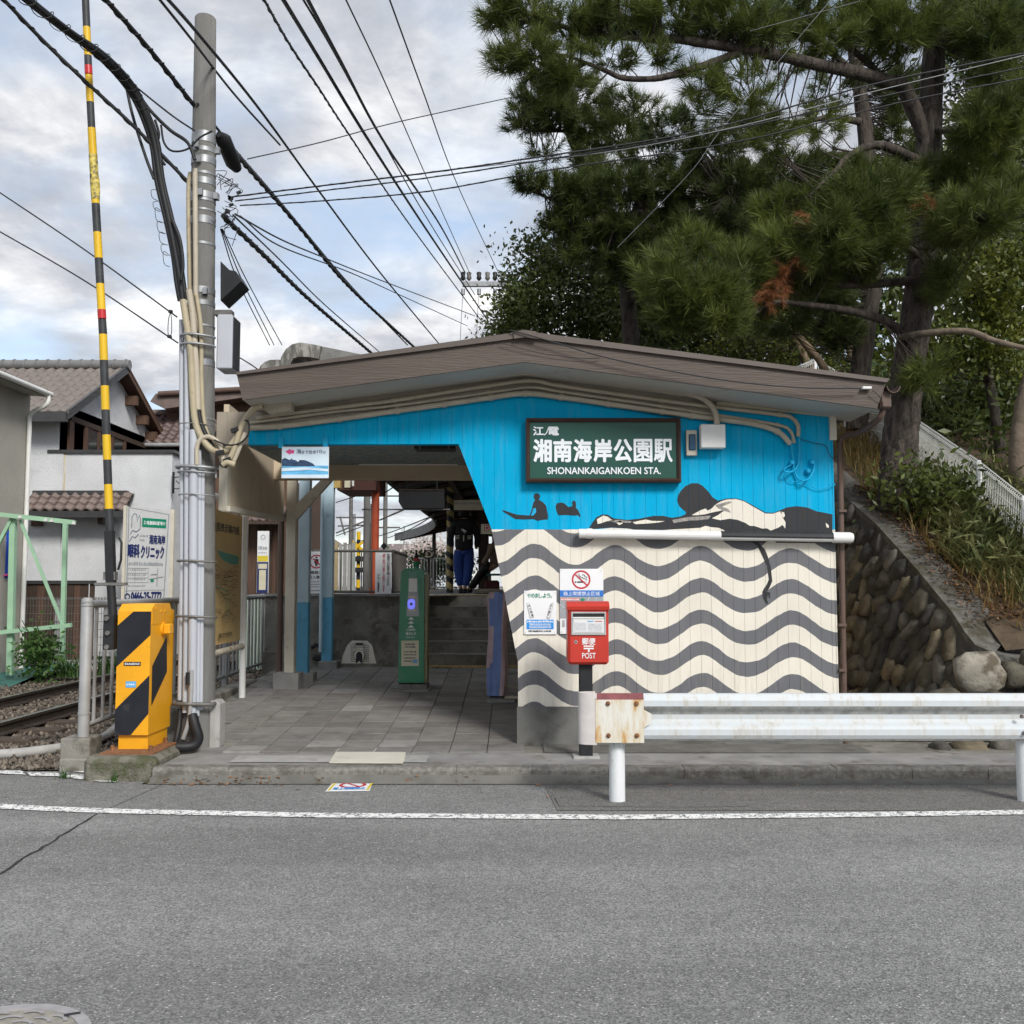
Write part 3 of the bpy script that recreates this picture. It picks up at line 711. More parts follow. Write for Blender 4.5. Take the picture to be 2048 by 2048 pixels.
# ------------------------------------------------------------------ station building
FY = 9.2
def mural():
    m, nt, N, L, P = _nodes('mural_paint')
    geo = N.new('ShaderNodeNewGeometry'); sp = N.new('ShaderNodeSeparateXYZ'); L.new(geo.outputs['Position'], sp.inputs[0])
    nz = N.new('ShaderNodeTexNoise'); nz.inputs['Scale'].default_value = 7; L.new(geo.outputs['Position'], nz.inputs['Vector'])
    def mt(op, a, b=None, c=None):
        n = N.new('ShaderNodeMath'); n.operation = op
        for i, v in enumerate((a, b, c)):
            if v is None: continue
            if isinstance(v, (int, float)): n.inputs[i].default_value = v
            else: L.new(v, n.inputs[i])
        return n.outputs[0]
    wob = mt('MULTIPLY', mt('SUBTRACT', nz.outputs['Fac'], .5), 7.0)
    a0, a1 = at(1024, 1060, FY).z, at(1024, 1400, FY).z
    kx = (at(1500, 1200, FY).x - at(1100, 1200, FY).x) / 400
    xs = mt('ADD', mt('DIVIDE', sp.outputs[0], kx), 1024)
    ys = mt('MULTIPLY_ADD', mt('SUBTRACT', sp.outputs[2], a0), 340 / (a1 - a0), 1060)
    q = mt('SQRT', mt('MAXIMUM', mt('MULTIPLY_ADD', mt('SUBTRACT', xs, 1069), 18.0, 158 * 158), 1.0))
    n_ = mt('DIVIDE', mt('SUBTRACT', q, 158), 9.0)
    cosv = mt('COSINE', mt('MULTIPLY', n_, 2 * math.pi))
    # flatter troughs than crests
    cosv = mt('ADD', cosv, mt('MULTIPLY', mt('MULTIPLY', cosv, cosv), 0.10))
    yr = mt('ADD', mt('SUBTRACT', mt('ADD', ys, wob), mt('MULTIPLY_ADD', mt('SUBTRACT', xs, 1069), .0175, 1108.0)), mt('MULTIPLY', cosv, 20.5))
    fr = mt('FRACT', mt('DIVIDE', mt('ADD', yr, 630), 63.2))
    grey = mt('LESS_THAN', fr, .455)
    sky_ = mt('LESS_THAN', mt('ADD', ys, mt('MULTIPLY', wob, .3)), 1059.0)
    c1 = N.new('ShaderNodeMixRGB'); L.new(grey, c1.inputs[0]); c1.inputs[1].default_value = (.74, .70, .61, 1); c1.inputs[2].default_value = (*srgb(108, 109, 113), 1)
    c2 = N.new('ShaderNodeMixRGB'); L.new(sky_, c2.inputs[0]); L.new(c1.outputs[0], c2.inputs[1]); c2.inputs[2].default_value = (0.001, 0.375, 0.66, 1)
    nb = N.new('ShaderNodeTexNoise'); nb.inputs['Scale'].default_value = 2.2; nb.inputs['Detail'].default_value = 8; L.new(geo.outputs['Position'], nb.inputs['Vector'])
    vr = N.new('ShaderNodeMapRange'); vr.inputs[1].default_value = .3; vr.inputs[2].default_value = .7; vr.inputs[3].default_value = .94; vr.inputs[4].default_value = 1.05; L.new(nb.outputs['Fac'], vr.inputs[0])
    vm = N.new('ShaderNodeVectorMath'); vm.operation = 'SCALE'; L.new(c2.outputs[0], vm.inputs[0]); L.new(vr.outputs[0], vm.inputs['Scale'])
    mg = N.new('ShaderNodeMapping'); mg.inputs['Scale'].default_value = (9, 1, .9); L.new(geo.outputs['Position'], mg.inputs[0])
    ng = N.new('ShaderNodeTexNoise'); ng.inputs['Scale'].default_value = 2.0; ng.inputs['Detail'].default_value = 5; ng.inputs['Roughness'].default_value = .7; L.new(mg.outputs[0], ng.inputs['Vector'])
    low = N.new('ShaderNodeMapRange'); low.inputs[1].default_value = .95; low.inputs[2].default_value = .35; low.inputs[3].default_value = .10; low.inputs[4].default_value = .55; L.new(sp.outputs[2], low.inputs[0])
    gm = N.new('ShaderNodeMapRange'); gm.inputs[1].default_value = .5; gm.inputs[2].default_value = .72; L.new(ng.outputs['Fac'], gm.inputs[0])
    gx = mt('MULTIPLY', gm.outputs[0], low.outputs[0])
    gmix = N.new('ShaderNodeMixRGB'); L.new(gx, gmix.inputs[0]); L.new(vm.outputs[0], gmix.inputs[1]); gmix.inputs[2].default_value = (.33, .30, .25, 1)
    L.new(gmix.outputs[0], P.inputs['Base Color']); P.inputs['Roughness'].default_value = .65; P.inputs['Specular IOR Level'].default_value = .08
    nf = N.new('ShaderNodeTexNoise'); nf.inputs['Scale'].default_value = 60; L.new(geo.outputs['Position'], nf.inputs['Vector'])
    bp = N.new('ShaderNodeBump'); bp.inputs['Strength'].default_value = .25; bp.inputs['Distance'].default_value = .004; L.new(nf.outputs['Fac'], bp.inputs['Height']); L.new(bp.outputs[0], P.inputs['Normal'])
    return m
M['mural'] = mural()
M['mural_black'] = mat('mural_black', (0.020, 0.021, 0.024), .6, var=.15, scale=5)
M['mural_cream'] = mat('mural_cream', (.74, .70, .61), .6, var=.05, scale=5)
M['mural_grey'] = mat('mural_streak_grey', (.28, .26, .24), .6, var=.3, scale=30)
M['mural_blue'] = mat('mural_blue', (.001, .375, .66), .6, var=.05, scale=2)
M['ceiling_mural'] = steps_mat('ceiling_mural', [(.42, (.10, .19, .25)), (.5, (.22, .27, .28)), (.58, (.36, .33, .27)), (.66, (.06, .09, .12))])

station = thing('station_building', 'small gabled station house with blue surf mural and brown roof edge', 'building', (0.1, 9.2, 0.12))
def fz(px, py, Y=FY): return at(px, py, Y)
def pl(pts):
    pts = sorted(pts)
    def f(x):
        if x <= pts[0][0]: return pts[0][1]
        for (a, b), (c, d) in zip(pts, pts[1:]):
            if x <= c: return b + (d - b) * (x - a) / (c - a) if c > a else d
        return pts[-1][1]
    f.xs = [p[0] for p in pts]
    return f
def xz(px, py, Y=FY): p = at(px, py, Y); return (p.x, p.z)
soff = [at(485, 800, 8.6), at(1050, 724, 8.6), at(1754, 817, 8.6)]
topf = pl([(p.x, p.z) for p in soff])
bluef = pl([xz(*p) for p in [(497, 872), (500, 858), (559, 854), (680, 839), (795, 823), (889, 810), (982, 797), (1050, 788), (1122, 796), (1217, 809), (1325, 825), (1400, 836), (1435, 840), (1437, 812), (1661, 834), (1700, 838)]])
XL, XR = xz(432, 900)[0], xz(1668, 1100)[0]
XBL = xz(497, 880)[0]
bot_pts = [xz(*p) for p in [(432, 889), (917, 888), (983, 1058), (1036, 1326)]]
jx, jz = bot_pts[-1]
zb = xz(1040, 1413)[1]
botf = pl(bot_pts + [(jx + .001, zb), (XR, zb)])
brk = sorted(set(bot_pts[1:3] and [p[0] for p in bot_pts[1:]] + [jx + .001] + topf.xs + bluef.xs + [XBL]))
def columns(b, a, c, y0, sides=None, ym=None, both=False):
    """front faces of the wall between x=a and x=c; optional return faces to depth sides"""
    xs = [a] + [x for x in brk if a + 1e-4 < x < c - 1e-4] + [c]
    for u, v in zip(xs, xs[1:]):
        eu, ev = u + 1e-5, v - 1e-5
        bl = ((botf(eu), botf(ev)), (min(bluef(eu), topf(eu)), min(bluef(ev), topf(ev))), (topf(eu), topf(ev)))
        beige = v <= XBL + 1e-4
        if beige: bl = (bl[0], bl[0], bl[2])
        for k in (0, 1):
            (p0, p1), (q0, q1) = bl[k], bl[k + 1]
            if q0 - p0 < 1e-4 and q1 - p1 < 1e-4: continue
            b.add([(u, y0, p0), (v, y0, p1), (v, y0, q1), (u, y0, q0)], [(0, 1, 2, 3)], k)
        if sides:
            b.add([(u, y0, bl[0][0]), (v, y0, bl[0][1]), (v, sides, bl[0][1]), (u, sides, bl[0][0])], [(0, 3, 2, 1)], 0 if not beige else 1)
    if sides:
        for x, s in ((a + 1e-5, 0), (c - 1e-5, 1)):
            for k, (p, q) in enumerate([(botf(x), min(bluef(x), topf(x))), (min(bluef(x), topf(x)), topf(x))]):
                if q - p > 1e-4: b.add([(x, y0, p), (x, sides, p), (x, sides, q), (x, y0, q)], [(0, 1, 2, 3) if s else (3, 2, 1, 0)], k)
b = MB(); columns(b, XL, XR, FY + .0048, FY + .10)
b.add([(jx + .001, FY + .007, zb), (jx + .001, FY + .1, zb), (jx + .001, FY + .1, jz), (jx + .001, FY + .007, jz)], [(0, 1, 2, 3)])
wall = b.build('facade_wall', [M['mural'], M['beige']], station)
BW = .0995
nb_ = int((XR - XL) / BW) + 1
seams = [XL]
x = XL
while x < XR - .03:
    x += BW * random.choice([1, 1, 1, 1, .98, 1.02]); seams.append(min(x, XR))
if XR - seams[-1] > .01: seams.append(XR)
for a, c in zip(seams, seams[1:]):
    if c - a < .01: continue
    bb = MB(); columns(bb, a + .0011, c - .0011, FY + random.uniform(-.0008, .0008), FY + .0045)
    bb.build('board', [M['mural'], M['beige']], wall)
# painted figures, cut by the board joints
def clip(poly, x, keep_right):
    out = []
    for i, p in enumerate(poly):
        q = poly[(i + 1) % len(poly)]
        pi = (p[0] >= x) if keep_right else (p[0] <= x); qi = (q[0] >= x) if keep_right else (q[0] <= x)
        if pi: out.append(p)
        if pi != qi:
            t = (x - p[0]) / (q[0] - p[0]); out.append((x, p[1] + (q[1] - p[1]) * t))
    return out
def area(p): return abs(sum(p[i][0] * p[(i + 1) % len(p)][1] - p[(i + 1) % len(p)][0] * p[i][1] for i in range(len(p)))) / 2
def painted(name, pix, lift, m, label=None):
    w = [xz(*p) for p in pix]; b = MB()
    for a, c in zip(seams, seams[1:]):
        q = clip(clip(w, a + .0011, True), c - .0011, False)
        if len(q) >= 3 and area(q) > 1e-6: b.poly([(x, FY - .0015 - lift, z) for x, z in q])
    o = b.build(name, m, wall)
    if label: o['label'] = label
zA = lambda L_: [(1130 + x * .31056, 920 + y * .31056) for x, y in L_]
zB = lambda L_: [(950 + x * .23292, 780 + y * .23292) for x, y in L_]
painted('painted_underlay', zA([(180, 449), (300, 437), (400, 442), (560, 457), (780, 440), (870, 436), (905, 422), (940, 430), (990, 436), (1020, 450), (1060, 480), (1100, 500), (1100, 515), (180, 480)]), .0004, M['mural_cream'])
painted('painted_surfer', zA([(155, 435), (175, 405), (200, 370), (240, 350), (275, 352), (310, 375), (400, 386), (480, 378), (570, 360), (630, 360), (690, 372), (740, 365), (775, 350), (780, 335), (760, 320), (735, 295), (722, 262), (728, 230), (745, 200), (775, 168), (815, 150), (855, 150), (885, 165), (920, 200), (950, 240), (985, 262), (1040, 248), (1100, 247), (1150, 260), (1210, 292), (1290, 338), (1340, 340), (1390, 322), (1430, 305), (1490, 297), (1560, 306), (1620, 330), (1722, 350), (1722, 505), (1100, 500), (1060, 480), (1020, 450), (990, 437), (940, 432), (905, 424), (870, 437), (780, 442), (560, 455), (460, 452), (400, 440), (300, 435), (230, 440), (180, 445)]), .0008, M['mural_black'], 'black silhouette of a surfer lying on a board')
painted('painted_highlight', zA([(815, 355), (870, 325), (905, 312), (918, 326), (945, 312), (965, 290), (1000, 268), (1040, 255), (1100, 252), (1150, 265), (1210, 300), (1290, 345), (1340, 346), (1385, 330), (1400, 370), (1420, 400), (1418, 442), (1400, 418), (1375, 435), (1325, 455), (1300, 440), (1270, 442), (1220, 425), (1190, 424), (1160, 405), (1110, 385), (1060, 378), (1000, 388), (945, 375), (985, 355), (1030, 322), (960, 335), (900, 350), (850, 356)]), .0012, M['mural_cream'])
for q in ([(1395, 333), (1411, 338), (1416, 360), (1405, 373), (1393, 355)], [(1678, 405), (1698, 420), (1698, 438), (1683, 432)],
          [(205, 382), (245, 358), (275, 365), (300, 385), (322, 392), (270, 394), (230, 408), (210, 412)], [(328, 400), (358, 390), (372, 408), (348, 420)],
          [(436, 400), (520, 383), (560, 392), (645, 394), (600, 403), (520, 410), (450, 413)]):
    painted('painted_highlight', zA(q), .0014, M['mural_cream'])
painted('painted_streak', zA([(690, 386), (790, 368), (940, 358), (925, 380), (860, 388), (800, 390), (700, 406)]), .0014, M['mural_grey'])
painted('painted_streak', zA([(965, 290), (1060, 265), (1075, 275), (1010, 300), (1050, 315), (1070, 340), (1030, 330), (985, 312)]), .0016, M['mural_grey'])
painted('painted_streak', zA([(280, 390), (340, 385), (430, 395), (420, 405), (320, 402)]), .0014, M['mural_grey'])
painted('painted_arm_pipe_shadow', zA([(1110, 512), (1722, 528), (1722, 536), (1245, 531), (1290, 580), (1305, 620), (1325, 690), (1335, 780), (1318, 820), (1300, 850), (1320, 850), (1322, 890), (1312, 890), (1308, 865), (1300, 895), (1308, 925), (1298, 928), (1275, 890), (1270, 850), (1280, 830), (1300, 800), (1312, 770), (1305, 720), (1300, 680), (1285, 650), (1262, 600), (1240, 555), (1212, 532)]), .0006, M['mural_black'], 'thin black painted arm and painted shadow line below the white rail')  # mural arm in black, plus the pipe's shadow line painted below it
painted('painted_sitting_surfer', zB([(230, 1030), (262, 1038), (360, 1070), (470, 1078), (490, 1020), (500, 970), (515, 945), (503, 915), (510, 893), (530, 885), (552, 893), (560, 915), (548, 942), (580, 960), (610, 990), (618, 1030), (628, 1080), (625, 1112), (580, 1115), (540, 1124), (500, 1108), (420, 1112), (345, 1108), (300, 1080), (250, 1050)]), .0006, M['mural_black'], 'black silhouette of a surfer sitting on a board')
painted('painted_gap', zB([(505, 1013), (522, 1015), (526, 1048), (502, 1076), (480, 1078)]), .0010, M['mural_blue'])
painted('painted_swimming_surfer', zB([(692, 1000), (705, 972), (740, 966), (770, 975), (800, 1005), (830, 1000), (838, 985), (832, 965), (845, 948), (862, 955), (868, 980), (865, 1010), (885, 1030), (905, 1075), (900, 1092), (885, 1075), (840, 1078), (780, 1072), (715, 1076), (700, 1040)]), .0006, M['mural_black'], 'small black silhouette of a surfer paddling')
# plinth
p0, p1 = at(1033, 1412, FY - .02), at(1690, 1412, FY)
MB().box(jx - .01, XR + .03, FY - .035, FY + .12, .05, zb).build('plinth', M['plinth'], station)
# corner trim at the right edge
MB().box(XR, XR + .012, FY - .004, FY + .09, zb, topf(XR)).build('corner_trim', M['mural'], station)
# side and rear walls of the closed room
b = MB(); b.box(XR - .1, XR - .02, FY + .1, 13.0, .0, 2.95); b.box(.14, XR - .1, 12.9, 13.0, .0, 2.95); b.box(.14, .22, FY + .1, 14.3, .0, 2.95)
b.build('room_wall', M['beige_in'], station)
# eave: soffit, fascia boards, metal cap, roof deck
b = MB()
b.add([(p.x, 8.62, p.z) for p in soff] + [(p.x, 9.3, p.z) for p in soff], [(0, 3, 4, 1), (1, 4, 5, 2)])
b.build('soffit', M['soffit'], station)
tp = [at(474, 751, 8.6), at(1050, 676, 8.6), at(1772, 766, 8.6)]
ct = [at(472, 744, 8.57), at(1050, 662, 8.57), at(1779, 757, 8.57)]
for i in (0, 1):
    MB().prism([(tp[i].x, 8.6, tp[i].z), (soff[i].x, 8.6, soff[i].z), (soff[i + 1].x, 8.6, soff[i + 1].z), (tp[i + 1].x, 8.6, tp[i + 1].z)], (0, .025, 0)).build('fascia_board', M['fascia'], station)
b = MB()
for i in (0, 1):
    b.prism([(ct[i].x, 8.57, ct[i].z), (tp[i].x, 8.57, tp[i].z), (tp[i + 1].x, 8.57, tp[i + 1].z), (ct[i + 1].x, 8.57, ct[i + 1].z)], (0, .09, 0))
roof = b.build('roof_edge_cap', M['cap'], station)
b = MB(); q = at(1027, 663, 8.55), at(1050, 659.5, 8.55), at(1073, 663, 8.55), at(1072, 677, 8.55), at(1050, 674.5, 8.55), at(1028, 677, 8.55)
b.prism([(p.x, 8.55, p.z) for p in q], (0, .12, 0)); b.build('ridge_cap', M['cap'], station)
b = MB()
b.prism([(ct[0].x, 8.66, ct[0].z - .01), (ct[1].x, 8.66, ct[1].z - .01), (ct[2].x, 8.66, ct[2].z - .01), (tp[2].x - .05, 8.66, soff[2].z + .05), (soff[1].x, 8.66, soff[1].z + .06), (tp[0].x + .05, 8.66, soff[0].z + .05)], (0, 4.6, 0))
b.build('roof', M['dark_in'], station)
fr = [xz(*p, FY - .012) for p in [(1433, 794), (1661, 819), (1661, 834), (1433, 811)]]
MB().prism([(x, FY - .025, z) for x, z in fr], (0, .018, 0)).build('frieze_board', M['frieze'], station)
MB().box(XR - .02, XR + .04, FY - .03, FY + .02, topf(XR) - .22, topf(XR)).build('corner_block', M['cream_post'], station)
# passage: ceiling, cross beam, side panel, posts
MB().box(-2.70, .14, FY + .101, 11.75, 2.97, 3.0).build('passage_ceiling', M['ceiling_mural'], station)
MB().box(-2.95, .14, 11.75, 11.9, 2.80, 3.05).build('cross_beam', M['beige_in'], station)
b = MB(); b.prism([(-2.66, 9.31, 2.29), (-2.86, 12.5, 2.40), (-2.86, 12.5, 3.25), (-2.66, 9.31, 3.25)], (-.05, 0, 0)); sp_ = b.build('side_panel', M['beige_in'], station)
b = MB(); b.prism([(-2.63, 9.31, 2.24), (-2.83, 12.5, 2.35), (-2.83, 12.5, 2.40), (-2.63, 9.31, 2.29)], (-.09, 0, 0)); b.build('panel_rail', M['cream_post'], station)
b = MB(); b.box(-2.60, -2.57, 9.31, 9.36, 1.0, 3.0); 
MB().box(-2.74, -2.66, 9.305, 9.40, 2.25, 3.0).build('edge_post', M['cream_post'], station)
def on_line(a, c, w):
    return None
def post(name, x, Y, hw, z0, z1, m, parent, dep=None):
    return MB().bbox((x, Y, (z0 + z1) / 2), (hw, dep or hw, (z1 - z0) / 2), bev=.006).build(name, m, parent)
cpx = at(580, 1300, 12.45).x
post('timber_post', cpx, 12.45, .06, floorZ(12.4) + .18, 3.1, M['cream_post'], station)
post('post_footing', cpx - .01, 12.42, .155, floorZ(12.4) - .02, floorZ(12.4) + .19, M['concrete'], station, .15)
b = MB(); b.tube([at(612, 975, 12.5), at(590, 1010, 12.45)], .05, 4); 
MB().prism([(cpx + .05, 12.40, 2.35), (cpx + .05, 12.40, 2.55), (cpx + .42, 12.40, 2.92), (cpx + .55, 12.40, 2.92)], (0, .1, 0)).build('knee_brace', M['cream_post'], station)
for px, Y, kk in ((608, 13.0, 0), (656, 14.15, 1)):
    x = at(px, 1200, Y).x; zf = floorZ(Y)
    zs = at(px, 1205 if kk == 0 else 1195, Y).z
    colm = post('column', x, Y, .072, zf + .10, zs, M['blue_mid'], station)
    post('column_upper', x, Y, .0705, zs, 3.15, M['blue_light'], colm)
    post('column_footing', x + .03, Y, .13, zf - .02, zf + .11, M['concrete'], colm, .12)
    MB().box(x - .09, x + .16, Y - .06, Y + .06, 2.93, 3.12).build('column_bracket', mat('aged_yellow_paint_%d' % kk, (.42, .30, .10), .7, var=.25, scale=9), colm)
xc = at(643, 1100, 14.0).x
MB().tube([(xc, 14.02, floorZ(14) + .25), (xc, 14.02, 2.95)], .024, 8).build('drain_pipe', M['blue_light'], station)
MB().tube([at(558, 1345, 12.6), at(562, 1100, 12.6), at(563, 1030, 12.6)], .038, 8).build('down_pipe', M['brown_pipe'], station)
# gutter and downpipe at the right eave
b = MB(); g0 = at(1772, 775, 8.62)
pr = []
for i in range(9):
    a = math.pi * i / 8; pr.append((g0.x + .06 - .06 * math.cos(a), g0.z - .06 * math.sin(a) + .01))
pr2 = [(g0.x + .06 - .054 * math.cos(math.pi * i / 8), g0.z - .054 * math.sin(math.pi * i / 8) + .01) for i in range(8, -1, -1)]
b.prism([(x, 8.60, z) for x, z in pr + pr2], (0, 4.4, 0)); b.build('gutter', M['brown_pipe'], station)
b = MB(); b.bbox(at(1768, 800, 8.7), (.05, .05, .08), bev=.015)
dp = spline([at(1768, 815, 8.72), at(1757, 838, 8.75), at(1722, 863, 9.0), at(1690, 872, 9.18), at(1680, 884, 9.22)], 6) + [at(1681, 980, 9.22), at(1688, 1390, 9.22), (at(1688, 1390, 9.22).x, 9.22, .12)]
b.tube(dp, .027, 10)
for py in (1022, 1250, 1340): b.bbox(at(1684, py, 9.2), (.034, .03, .012))
b.build('downpipe', M['brown_pipe'], station)
# platform end wall, stairs and platform
PZ = 1.395
SX0, SX1 = at(806, 1200, 14.45).x, .14
plat = MB(); plat.box(-3.55, SX0, 14.45, 14.62, .2, PZ)
plat.box(-3.55, SX0 - .0, 14.30, 14.448, .15, .60)
plat = plat.build('platform_end_wall', M['concrete_dark'], kind='structure')
b = MB(); b.box(at(750, 1300, 14.3).x, SX0 - .002, 14.34, 14.449, .6, 1.0); b.build('wall_panel', M['concrete_dark'], plat)
MB().box(-3.55, SX0 + .05, 14.40, 14.66, PZ, PZ + .035).build('wall_coping', M['concrete'], plat)
st = MB(); st.box(SX0 - .1, SX1 + .6, 14.47, 14.5, .2, .3)
stair = st.build('stairs', M['concrete_dark'], kind='structure')
z0 = floorZ(14.4); rise = (PZ - z0) / 6
for i in range(6):
    y = 14.44 + .30 * i
    MB().box(SX0 + .002, SX1, y, y + .36, z0 - .05 + rise * i, z0 + rise * (i + 1) - .001 * i).build('step', M['concrete_dark'], stair)
    MB().box(SX0 + .004, SX1 - .002, y - .006, y + .03, z0 + rise * (i + 1) - .012, z0 + rise * (i + 1) + .004).build('nosing', M['concrete'], stair)
MB().box(SX0 + .01, SX1, 14.44 + 1.5 - .012, 14.44 + 1.62, PZ + .002, PZ + .009).build('yellow_nosing', M['yellow_tactile'], stair)
MB().box(SX0 + .01, SX1, 14.2, 14.40, floorZ(14.3) + .002, floorZ(14.3) + .016).build('yellow_strip', M['yellow_tactile'], stair)
b = MB(); pl_l = [(-3.55, 14.62), (-3.5, 22), (-3.0, 30), (-3.6, 38), (-5.5, 48), (-9, 58)]
vs = []
for x, y in pl_l: vs += [(x, y, PZ - .004), (max(2.5, x + 4.5), y, PZ - .004), (x, y, .0)]
k = len(pl_l)
fs = [(3 * i, 3 * i + 1, 3 * i + 4, 3 * i + 3) for i in range(k - 1)] + [(3 * i, 3 * i + 3, 3 * i + 5, 3 * i + 2) for i in range(k - 1)]
vs[1] = (SX0, 14.62, PZ - .004)
b.add(vs, fs); b.box(SX0 + .01, 2.5, 16.3, 24, PZ - .02, PZ - .0015)
b.build('platform', M['concrete'], kind='structure')
MB().strip([(-2.6, 16.4, PZ + .004), (-2.5, 30, PZ + .004), (-3.0, 38, PZ + .004)], .3).build('yellow_platform_line', M['yellow_tactile'], kind='structure')
# ------------------------------------------------------------------ things on and in front of the facade
UX, UZ = V3((1, 0, 0)), V3((0, 0, 1))
def front_sign(px0, py0, px1, py1, Y, thick=.012, rot=0.0):
    """panel facing the road: returns Sign on its front, corner points"""
    a, c = at(px0, py1, Y), at(px1, py0, Y)
    return a, c
def panel_sign(name, label, px0, py0, px1, py1, Y, thick=.01, m='white_panel', cat='sign', group=None, bev=.002):
    a, c = at(px0, py1, Y), at(px1, py0, Y)
    t = thing(name, label, cat, ((a.x + c.x) / 2, Y + thick, a.z), group)
    MB().bbox(((a.x + c.x) / 2, Y + thick / 2, (a.z + c.z) / 2), ((c.x - a.x) / 2, thick / 2, (c.z - a.z) / 2), bev=bev).build('panel', M[m], t)
    return t, Sign((a.x, Y, a.z), UX * (c.x - a.x), UZ * (c.z - a.z), .001)
def frac(x0, y0, x1, y1):
    return lambda a, b: ((a - x0) / (x1 - x0), (y1 - b) / (y1 - y0))
def trect(S_, F, x0, y0, x1, y1, mi): a = F(x0, y1); c = F(x1, y0); S_.rect(a[0], a[1], c[0], c[1], mi)
def ttext(S_, F, s, x0, y0, x1, y1, mi, bold=0.0, **k): a = F(x0, y1); c = F(x1, y0); S_.text(s, a[0], a[1], c[0], c[1], mi, bold, **k)

# station name board
SY = 9.10
a, c = at(950 + 437 * .23292, 780 + 792 * .23292, SY), at(950 + 1765 * .23292, 780 + 240 * .23292, SY)
sign = thing('station_sign', 'dark green station name board with white lettering in brown frame on blue wall', 'sign', ((a.x + c.x) / 2, 9.2, a.z))
fw = .038
MB().box(a.x + .01, c.x - .01, SY + .02, 9.195, a.z + .01, c.z - .01).build('panel', M['green_board'], sign)
def bar(p, q, inn_p, inn_q, nm):
    b = MB(); vs = [V3((p[0], SY - .0, p[1])), V3((q[0], SY, q[1])), V3((inn_q[0], SY + .012, inn_q[1])), V3((inn_p[0], SY + .012, inn_p[1]))]
    mid = [v.lerp(w, .45) + V3((0, -.016, 0)) for v, w in ((vs[0], vs[3]), (vs[1], vs[2]))]
    bk = [V3((p[0], 9.194, p[1])), V3((q[0], 9.194, q[1]))]; ib = [V3((inn_p[0], SY + .03, inn_p[1])), V3((inn_q[0], SY + .03, inn_q[1]))]
    P_ = [bk[0], bk[1], vs[0], vs[1], mid[0], mid[1], vs[3], vs[2], ib[0], ib[1]]
    b.add(P_, [(0, 1, 3, 2), (2, 3, 5, 4), (4, 5, 7, 6), (6, 7, 9, 8)])
    b.build('frame', M['brown_frame'], sign)
o_ = [(a.x, a.z), (c.x, a.z), (c.x, c.z), (a.x, c.z)]; i_ = [(a.x + fw, a.z + fw), (c.x - fw, a.z + fw), (c.x - fw, c.z - fw), (a.x + fw, c.z - fw)]
for k in range(4): bar(o_[k], o_[(k + 1) % 4], i_[k], i_[(k + 1) % 4], 'frame')
S_ = Sign((a.x + fw, SY + .02, a.z + fw), UX * (c.x - a.x - 2 * fw), UZ * (c.z - a.z - 2 * fw), .001)
F = frac(472, 278, 1730, 757)
ttext(S_, F, '江', 498, 312, 592, 390, 0, .035); ttext(S_, F, 'ノ', 590, 340, 628, 390, 0, .035); ttext(S_, F, '電', 625, 314, 722, 390, 0, .03)
for i, ch in enumerate('湘南海岸公園駅'):
    x0 = 497 + i * 172.6; ttext(S_, F, ch, x0 + 2, 420, x0 + 163, 620, 0, .034 if ch not in '園駅' else .022)
ttext(S_, F, 'SHONANKAIGANKOEN STA.', 620, 662, 1593, 722, 0, .022)
S_.build([M['letter_white']], sign, 'lettering')

# hanging direction sign
t, S_ = panel_sign('direction_sign', 'white hanging sign with pink arrow and island seascape under blue beam', 562.5, 893.6, 658, 956.6, 9.16)
F = frac(1172, 1222, 1636, 1528)
trect(S_, F, 1175, 1225, 1633, 1330, 1); trect(S_, F, 1175, 1330, 1633, 1412, 1); trect(S_, F, 1175, 1405, 1633, 1492, 2); trect(S_, F, 1175, 1492, 1633, 1526, 1)
S_.poly([F(*p) for p in [(1176, 1410), (1176, 1345), (1205, 1330), (1245, 1348), (1262, 1345), (1272, 1330), (1276, 1345), (1310, 1352), (1335, 1370), (1352, 1350), (1400, 1352), (1445, 1368), (1480, 1385), (1500, 1405), (1500, 1412)]], 3)
S_.poly([F(*p) for p in [(1176, 1430), (1400, 1420), (1633, 1438), (1633, 1462), (1450, 1445), (1176, 1460)]], 1)
S_.poly([F(*p) for p in [(1205, 1270), (1258, 1240), (1258, 1254), (1294, 1254), (1294, 1287), (1258, 1287), (1258, 1300)]], 4)
ttext(S_, F, '海', 1318, 1244, 1366, 1292, 5, .004); ttext(S_, F, 'まで徒歩', 1370, 1256, 1510, 1294, 5, .004); ttext(S_, F, '10', 1520, 1252, 1568, 1284, 5); ttext(S_, F, '分', 1572, 1262, 1606, 1292, 5)
S_.build([M['p_white'], M['p_sky'], M['p_sea'], M['p_island'], M['p_pink'], M['p_navy']], t)
for px in (562, 651):
    q = at(px, 880, 9.185); MB().box(q.x - .022, q.x + .022, 9.178, 9.19, at(px, 896, 9.18).z, at(px, 875, 9.18).z).build('hanger', M['mural_blue'], t)
    MB().cyl((q.x, 9.179, q.z), (q.x, 9.168, q.z), .009, 8).build('bolt', M['mural_blue'], t)

